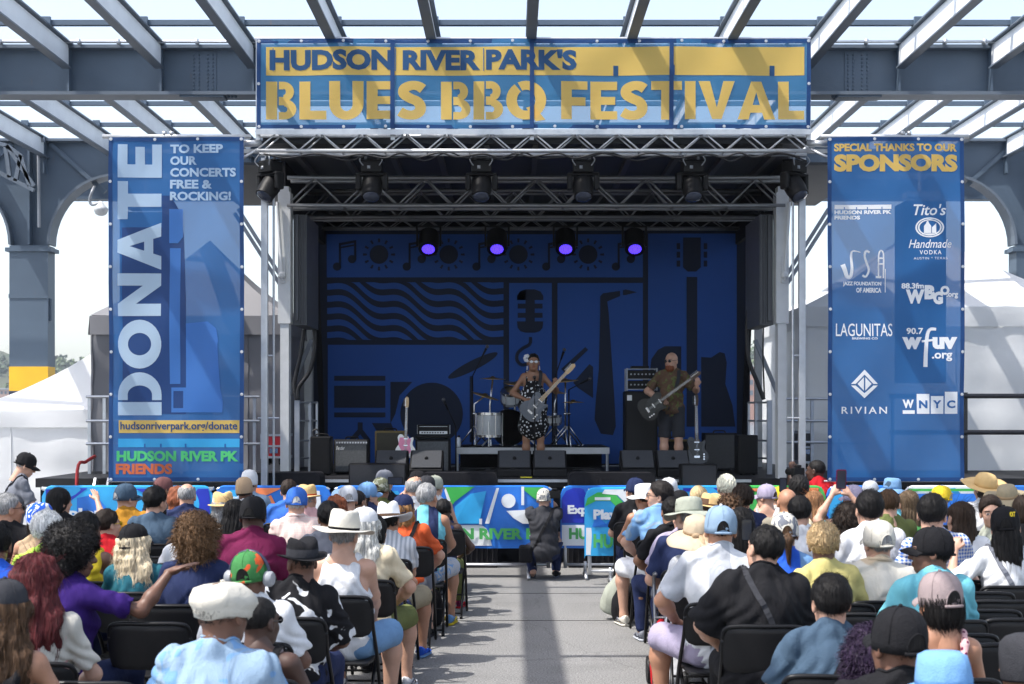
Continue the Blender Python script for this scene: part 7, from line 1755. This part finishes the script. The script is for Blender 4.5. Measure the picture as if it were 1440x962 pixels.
p(1191, 708, 28, 'person with brown ringlets lifting a magenta phone', 'l', ('tee', 'aqua'), ('curly', DB), sex='f', armL='high', armR='high', hands=('grip', 'grip'), Y=11.4)
p(1222, 691, 37, 'person with glossy black hair in a white cotton shirt', 'l', ('loose', 'white'), ('thick', BK), hy=.15, Y=10.4)
p(1235, 730, 42, 'person with a pale grey cap in a light beige shirt', 'l', ('polo', ('blotch', 'bone', 'beige', 3)), ('short', GY), ('cap', 'bone', 'lgrey'), hy=.25, bulk=.045, Y=8.85)
p(1199, 681, 24, 'person wearing a lavender grey cap below the banner', 'm', ('tee', 'lgrey'), ('short', BK), ('cap', 'lavender', 'grey'), hy=.5, Y=14.0)
p(1224, 675, 24, 'person with grey hair under a pale mesh cap', 'l', ('tee', 'white'), ('short', GY), ('cap', 'lgrey', 'grey'), hy=.0, Y=15.3)
p(1254, 671, 26, 'person wearing a blue brimmed hat under the sponsor banner', 'l', ('tee', 'aqua'), ('short', BR), ('bucket', ('blotch', 'denim', 'slate', 8), 'slate'), hy=.1, Y=14.6)
p(1249, 688, 30, 'person with short brown hair in an olive tee', 'l', ('tee', 'olive'), ('short', BR), hy=.2, Y=12.2)
p(1278, 689, 30, 'person with long straight light brown hair', 'l', ('tank', 'green'), ('long', (.11, .075, .045)), sex='f', hy=-.1, Y=13.0)
p(1311, 696, 42, 'person with straight black hair in a blue checked shirt', 'l', ('tee', ('plaid', 'white', 'blue', 13)), ('thick', BK), hy=-.45, Y=9.9)
p(1309, 740, 46, 'person with a black cap turned left in an aqua polo', 'b', ('polo', 'aqua'), ('short', BK), ('cap', 'black', 'black'), hy=1.15, yaw=.15, bulk=.035, Y=8.0)
p(1350, 705, 37, 'person with long dark streaked hair in a white top', 'l', ('tee', 'white'), ('long', (.035, .02, .012)), sex='f', hy=.15, Y=10.55)
p(1384, 664, 27, 'person with a wide tan sun hat and white shirt', 'l', ('long', 'white'), ('bob', DB), ('wide', 'straw', 'straw', -.3), sex='f', hy=.4, strap=('black', 1), Y=13.9)
p(1417, 680, 26, 'person with a woven straw hat beside the wide tan hat', 'l', ('tee', 'sage'), ('bob', BR), ('wide', 'khaki', 'tan', -.25), sex='f', hy=-.3, Y=13.2)
p(1394, 698, 27, 'smiling person with short brown hair looking back at the camera', 'l', ('tee', 'sage'), ('thick', DB), sex='f', yaw=1.5, hy=1.25, hr=.12, Y=11.5)
p(1414, 711, 37, 'person with a black cap numbered 07 and a white blouse', 'l', ('loose', 'white'), ('long', BK), ('cap', 'black', 'black'), sex='f', hy=-.25, strap=('grey', -1), Y=9.6, armL=((-.28, .2, 1.02), (-1, 0, -1)), hands=('grip', 'relaxed'))
p(1440, 697, 30, 'person with brown hair cut by the right edge', 'm', ('tee', 'black'), ('bob', DB), sex='f', Y=11.9)
p(1322, 682, 22, 'person with a yellow and blue cap near the right barricade', 'l', ('tee', 'blue'), ('short', GY), ('cap', 'yellow', 'blue'), hy=.9, Y=14.6)
# photographer kneeling in the aisle
def shoulder_bag(r_, F, k, HR, hcn):
    m = M(); m.box(-.30, -.12, .22, -.14, .08, .42); m.build('shoulder_bag', cloth('black'), r_, bevel=.03)
p(765, 686, 27, 'photographer crouching in the aisle in charcoal tee and pale cap', 'l', ('tee', 'dgrey'), ('buzz', GY), ('cap', ('blotch', 'bone', 'grey', 18), 'bone'), crouch=True, armL='phone', armR='phone', hands=('grip', 'grip'), hy=-.15, bulk=.03, lean=.12, Y=17.0, chair=False, strap=('black', 1), shoes=('black', 'grey', 'black'), group='photographers before the stage', extra_fn=shoulder_bag)
p(1147, 656, 26, 'photographer in a red shirt aiming a camera below the stage', 'd', ('tee', 'red'), ('buzz', BK), crouch=True, armL='phone', armR=((.34, .16, 1.18), (1, 0, .6)), hands=('grip', 'grip'), hy=.5, yaw=.5, Y=17.75, chair=False, group='photographers before the stage', scale=1.1, base=.17, lean=.3)
def dslr(c, yaw, label, s=1):
    r_ = root('photo_camera', label, 'camera', c, 'cameras of the photographers', rz=yaw); ORG[r_.name] = Vector(); m = M(); m.box(-.07*s, -.035, -.05*s, .07*s, .035, .045*s); m.box(-.03, -.04, .045*s, .03, .03, .075*s); m.build('body', black, r_, bevel=.01)
    m = M(); m.lathe([(.035, .036), (.04, .07), (.042, .17), (.038, .2)], (0, 0, 0), 20, 0, 'Y'); m.build('lens', black, r_, True, sharp=40); m = M(); m.lathe([(.034, .2005), (.0001, .201)], (0, 0, 0), 16, 0, 'Y'); m.build('front_glass', mat('lens_glass', (.05, .06, .09)), r_)
dslr(at(781, 697, 16.72)+Vector((0, .25, 0)), 0, 'camera held up by the crouching photographer in the aisle')
dslr(at(1122, 664, 17.6), .5, 'black camera with long lens of the photographer in red', 1.2)
smartphone(556, 676, 14.62, 'black phone held sideways by the bald grey person', land=True)
smartphone(1101, 682, 15.0, 'black phone held above the bald tanned head')
smartphone(1183, 674, 11.2, 'magenta phone held up before the sponsor banner', 'maroon')
smartphone(1050, 745, 9.72, 'dark phone held up by the person with long black hair')
# headphones on the orange and green cap
hp_ = [q for q in PEOPLE if 'headphones' in q[0]][0]
r_ = root('headphones', 'dark headphones with grey ear cups worn over the orange and green cap', 'headphones', (hp_[5], hp_[6], 1.16)); ORG[r_.name] = Vector()
m = M(); pts = [(.112*math.cos(a), -.01, .13*math.sin(a)) for a in [math.pi*i/16 for i in range(17)]]; m.tube(pts, .009, 8); m.build('headband', mat('navy_plastic', (.02, .025, .06), .4), r_, True)
for s in (-1, 1): m = M(); m.lathe([(.03, .0), (.04, .008), (.04, .035), (.032, .045), (.0001, .047)], (0, 0, 0), 18, 0, 'X'); m.v = [(s*(p_[0]+.085), p_[1]-.01, p_[2]-.01) for p_ in m.v]; m.build('ear_cup', mat('grey_plastic', (.3, .31, .33), .4), r_, True, sharp=40)
r_.rotation_euler = (0, 0, -.25)
# lettering on clothes
def word(txt, px0, py0, px1, py1, Y, mt, name, label, cat='lettering', dy=0): pass
# ---- musicians
pm = person
def singer_bits(r_, F, k, HR, hcn):
    m = M()
    for j in range(7): a = j*.9; m.ball((.088+.028*math.cos(a), .02+.006*math.sin(j*3), .06+.034*math.sin(a)), .024, 8, 0, sq=(1, .5, 1))
    m.v = [tuple((HR @ np.array(q)+hcn)*k) for q in m.v]; m.build('hair_flower', cloth('white'), r_, True)
    m = M()
    for s in (-1, 1): m.tube([(s*.084, 0, -.045), (s*.086, 0, -.1)], [.004, .009], 6)
    m.v = [tuple((HR @ np.array(q)+hcn)*k) for q in m.v]; m.build('earring', cloth('white'), r_, True)
def guitar_strap(r_, F, k, HR, hcn):
    L = F['L']; m = M(); q = smoothpath([L(-.05, .16, .22)*k, L(-.1, .13, .4)*k, L(-.1, .02, .53)*k, L(-.02, -.12, .42)*k, L(.12, -.15, .2)*k, L(.2, -.02, .05)*k, L(.17, .15, .02)*k], 6)
    for a, b in zip(q[:-1], q[1:]): m.bar(a, b+(b-a)*.1, .05, .006, up=(0, 1, .2))
    m.build('guitar_strap', cloth('dgrey'), r_)
def both(*a): singer_bits(*a); guitar_strap(*a)
YS1 = 20.35
pm(750, 497, 22, 'singer with white flower in hair and dotted black dress, playing guitar', 'm', ('straps', ('dots', 'black', 'white', 22)), ('short', BK), bottom=('dress', ('dots', 'black', 'white', 22)), sex='f', stand=True, yaw=math.pi-.05, hy=.1, Y=YS1, base=DZ, bulk=.045, chair=False, glasses='white', shoes='black',
   armR=((.12, .22, 1.06), (1, -.6, 0)), armL=((-.31, .30, 1.24), (-.8, -.2, -1)), hands=(('grip', (-.1, .5, .9), (-.3, .9, -.4)), ('relaxed', (-.7, .5, -.4), (.2, .8, .4))), group='musicians on the stage', extra_fn=both)
pm(944, 495, 22, 'bald bearded musician in brown patterned shirt and dark shorts playing bass', 'l', ('tee', ('blotch', 'brown', 'olive', 14)), ('bald', BK), bottom=('shorts', 'dgrey'), stand=True, yaw=math.pi-.15, hy=-.5, hp=.1, Y=20.45, base=DZ, bulk=.015, chair=False, glasses='black', beard=AU, shoes='black',
   armR=((.17, .2, 1.06), (1, -.6, 0)), armL=((-.36, .28, 1.22), (-.8, -.2, -1)), hands=(('grip', (-.1, .5, .9), (-.3, .9, -.4)), ('relaxed', (-.7, .5, -.4), (.2, .8, .4))), group='musicians on the stage', extra_fn=guitar_strap)
g1 = at(739, 586, YS1-.27)
guitar('electric_guitar', 'pale grey guitar with a maple neck played by the singer', None, Matrix.Translation(g1) @ Euler((.05, R(43), 0), 'XYZ').to_matrix().to_4x4(), mat('blue_grey_lacquer', (.07, .085, .11), .3, coat=.4), mat('dim_guard', (.12, .13, .15), .4), wood_m)
g2 = at(903, 582, 20.45-.27)
guitar('electric_guitar', 'black guitar played by the bald musician', None, Matrix.Translation(g2) @ Euler((.05, R(54), 0), 'XYZ').to_matrix().to_4x4(), blackg, mat('pearl_guard', (.02, .022, .024), .3), rosew)
# ---- empty chairs
for px, py, Y, lab in ((236, 850, 8.4, 'empty black folding chair left of the person in the black fedora'), (210, 866, 7.7, 'empty black folding chair behind the outstretched arm at left'), (160, 735, 11.9, 'empty black folding chair in front of the red shirted child'), (228, 745, 11.2, 'empty black folding chair left of the curly brown hair'), (218, 757, 10.4, 'empty black folding chair right of the long blond hair'),
                       (395, 790, 8.9, 'empty black folding chair beyond the black fedora'), (120, 938, 6.0, 'empty black folding chair nearest the bottom edge at left'), (238, 772, 9.6, 'empty black folding chair ahead of the outstretched hand'),
                       (1236, 832, 8.05, 'empty black folding chair behind the light beige shirt'), (1254, 850, 7.3, 'empty black folding chair directly before the big black cap'), (1380, 798, 9.0, 'empty black folding chair behind the white blouse'), (1385, 822, 8.2, 'empty black folding chair right of the aqua polo'), (1345, 850, 7.3, 'dark reddish folding chair standing empty right of the mauve cap'), (1425, 862, 7.0, 'empty black folding chair at the right edge behind others'),
                       (1418, 808, 8.6, 'empty black folding chair near the right edge below the blouse'), (1205, 862, 7.05, 'empty black folding chair beside the grey blue tee'), (1440, 832, 7.85, 'empty black folding chair cut by the right edge of the photo')):
    place_chair(Vector((pX(px, Y), Y+.2, 0)), rnd.uniform(-.06, .06), '', lab)
# ---- bags and small things on the ground
def bag(name, label, px, py, Y, sz, col, tilt=0):
    r_ = root(name, label, 'bag', (pX(px, Y), Y, 0)); ORG[r_.name] = Vector()
    v, f = net(lambda P: smax(d_ell(P, (0, 0, sz[2]*.45), (sz[0]*.62, sz[1]*.62, sz[2]*.6)), -(P[:, 2]-.004), .01)+noise3(P, 24, 4)*.006, (-sz[0], -sz[1], -.02), (sz[0], sz[1], sz[2]*1.2), .015, .02)
    Rm = np.array(Matrix.Rotation(tilt, 3, 'Y')); v = v @ Rm.T; v[:, 2] -= v[:, 2].min()-.004
    npmesh('bag_body', v, f, cloth(col), r_)
    zt = v[:, 2].max(); xt = v[v[:, 2].argmax(), 0]
    m = M(); m.tube(smoothpath([(xt-.07, 0, zt-.03), (xt-.04, 0, zt+.06), (xt+.04, 0, zt+.06), (xt+.07, 0, zt-.03)], 5), .008); m.build('handle', cloth('black'), r_, True)
bag('tote_bag', 'pale green bag leaning on the chair row right of the aisle', 856, 868, 13.75, (.24, .16, .46), 'sage', .5)
bag('backpack', 'dark backpack under the chairs right of the aisle', 875, 870, 13.5, (.2, .16, .36), 'black', .15)
bag('backpack', 'black backpack under the chair of the silver haired person', 606, 868, 13.3, (.2, .16, .34), 'black', 0)
bag('tote_bag', 'white cloth bag hanging low behind the cowboy hat', 560, 850, 10.6, (.18, .14, .32), 'white', 0)
bag('backpack', 'red and blue bag beside the chair of the straw sun hat', 931, 815, 10.15, (.14, .12, .5), 'red', 0)
r_ = root('walking_frame', 'folded black wheeled walking frame beside the aisle at right', 'walking frame', (pX(936, 10.3), 10.3, 0)); x = pX(936, 10.3)
m = M()
for dx in (-.1, .1):
    m.tube(smoothpath([(x+dx, 10.0, .1), (x+dx, 10.05, .5), (x+dx, 10.15, .82), (x+dx, 10.0, .86)], 4), .012); m.tube([(x+dx, 10.06, .52), (x+dx, 10.5, .1)], .012)
for z in (.25, .4, .55): m.tube([(x-.1, 10.05, z), (x+.1, 10.05, z)], .008)
m.build('frame', mat('walker_grey', (.2, .2, .21), .3, .7), r_, True)
for dx in (-.1, .1):
    for y in (10.0, 10.5):
        m = M(); m.lathe([(.04, -.018), (.095, -.018), (.1, -.008), (.1, .008), (.095, .018), (.04, .018)], (x+dx, y, .102), 20, 0, 'X'); m.build('wheel', black, r_, True, sharp=40)
# lettering on cap and tee as thin printed pieces of those things
for key, txt, rect, mt in (('numbered 07', '07', (-.025, .045, .025, .078), 'yellow'),):
    q = [o for o in bpy.data.objects if o.get('label', '').find(key) >= 0 and o.get('category') == 'person'][0]
    ht = [c for c in q.children if c.name.startswith('hat')][0]
    co = np.array([v.co for v in ht.data.vertices]); cx = co[:, 0].mean(); zz = co[:, 2].max(); yb = np.percentile(co[:, 1], 3)
    m = text_mesh(txt, (cx+.0, zz-.075, cx+.05, zz-.042), 0, bold=.05)
    # project the letters to the back of the cap
    from mathutils.bvhtree import BVHTree
    bv = BVHTree.FromPolygons([tuple(v) for v in co], [tuple(f.vertices) for f in ht.data.polygons])
    m.v = [((bv.ray_cast(Vector((x_, -1.5, z_)), Vector((0, 1, 0)))[0] or Vector((x_, yb, z_)))+Vector((0, -.004, 0))) for x_, y_, z_ in m.v]; m.v = [tuple(v) for v in m.v]
    m.build('embroidery', cloth(mt), q)
q = [o for o in bpy.data.objects if o.get('label', '').find('headphones and white') >= 0 and o.get('category') == 'person'][0]
sh_ = [c for c in q.children if c.name.startswith('shirt')][0]; co = np.array([v.co for v in sh_.data.vertices]); bv = BVHTree.FromPolygons([tuple(v) for v in co], [tuple(f.vertices) for f in sh_.data.polygons])
m = text_mesh('SOT', (.0, .80, .12, .832), 0, bold=.0, spacing=1.3); m.v = [tuple((bv.ray_cast(Vector((x_, -1.5, z_)), Vector((0, 1, 0)))[0] or Vector((x_, -.15, z_)))+Vector((0, -.004, 0))) for x_, y_, z_ in m.v]; m.build('printed_word', cloth('dgrey'), q)
# report of people who sit in one another
import os
if os.environ.get('CHECK'):
    for i in range(len(PEOPLE)):
        for j in range(i):
            a, b = PEOPLE[i], PEOPLE[j]
            if abs(a[1]-b[1]) < .4 and abs(a[2]-b[2]) < .55: print('CLOSE', a[0][:40], '|', b[0][:40], round(a[1]-b[1], 2), round(a[2], 2), round(b[2], 2))
    for a in PEOPLE: print('P', a[0][:50], 'Y=%.2f k=%.2f x=%.2f' % (a[2], a[3], a[1]))
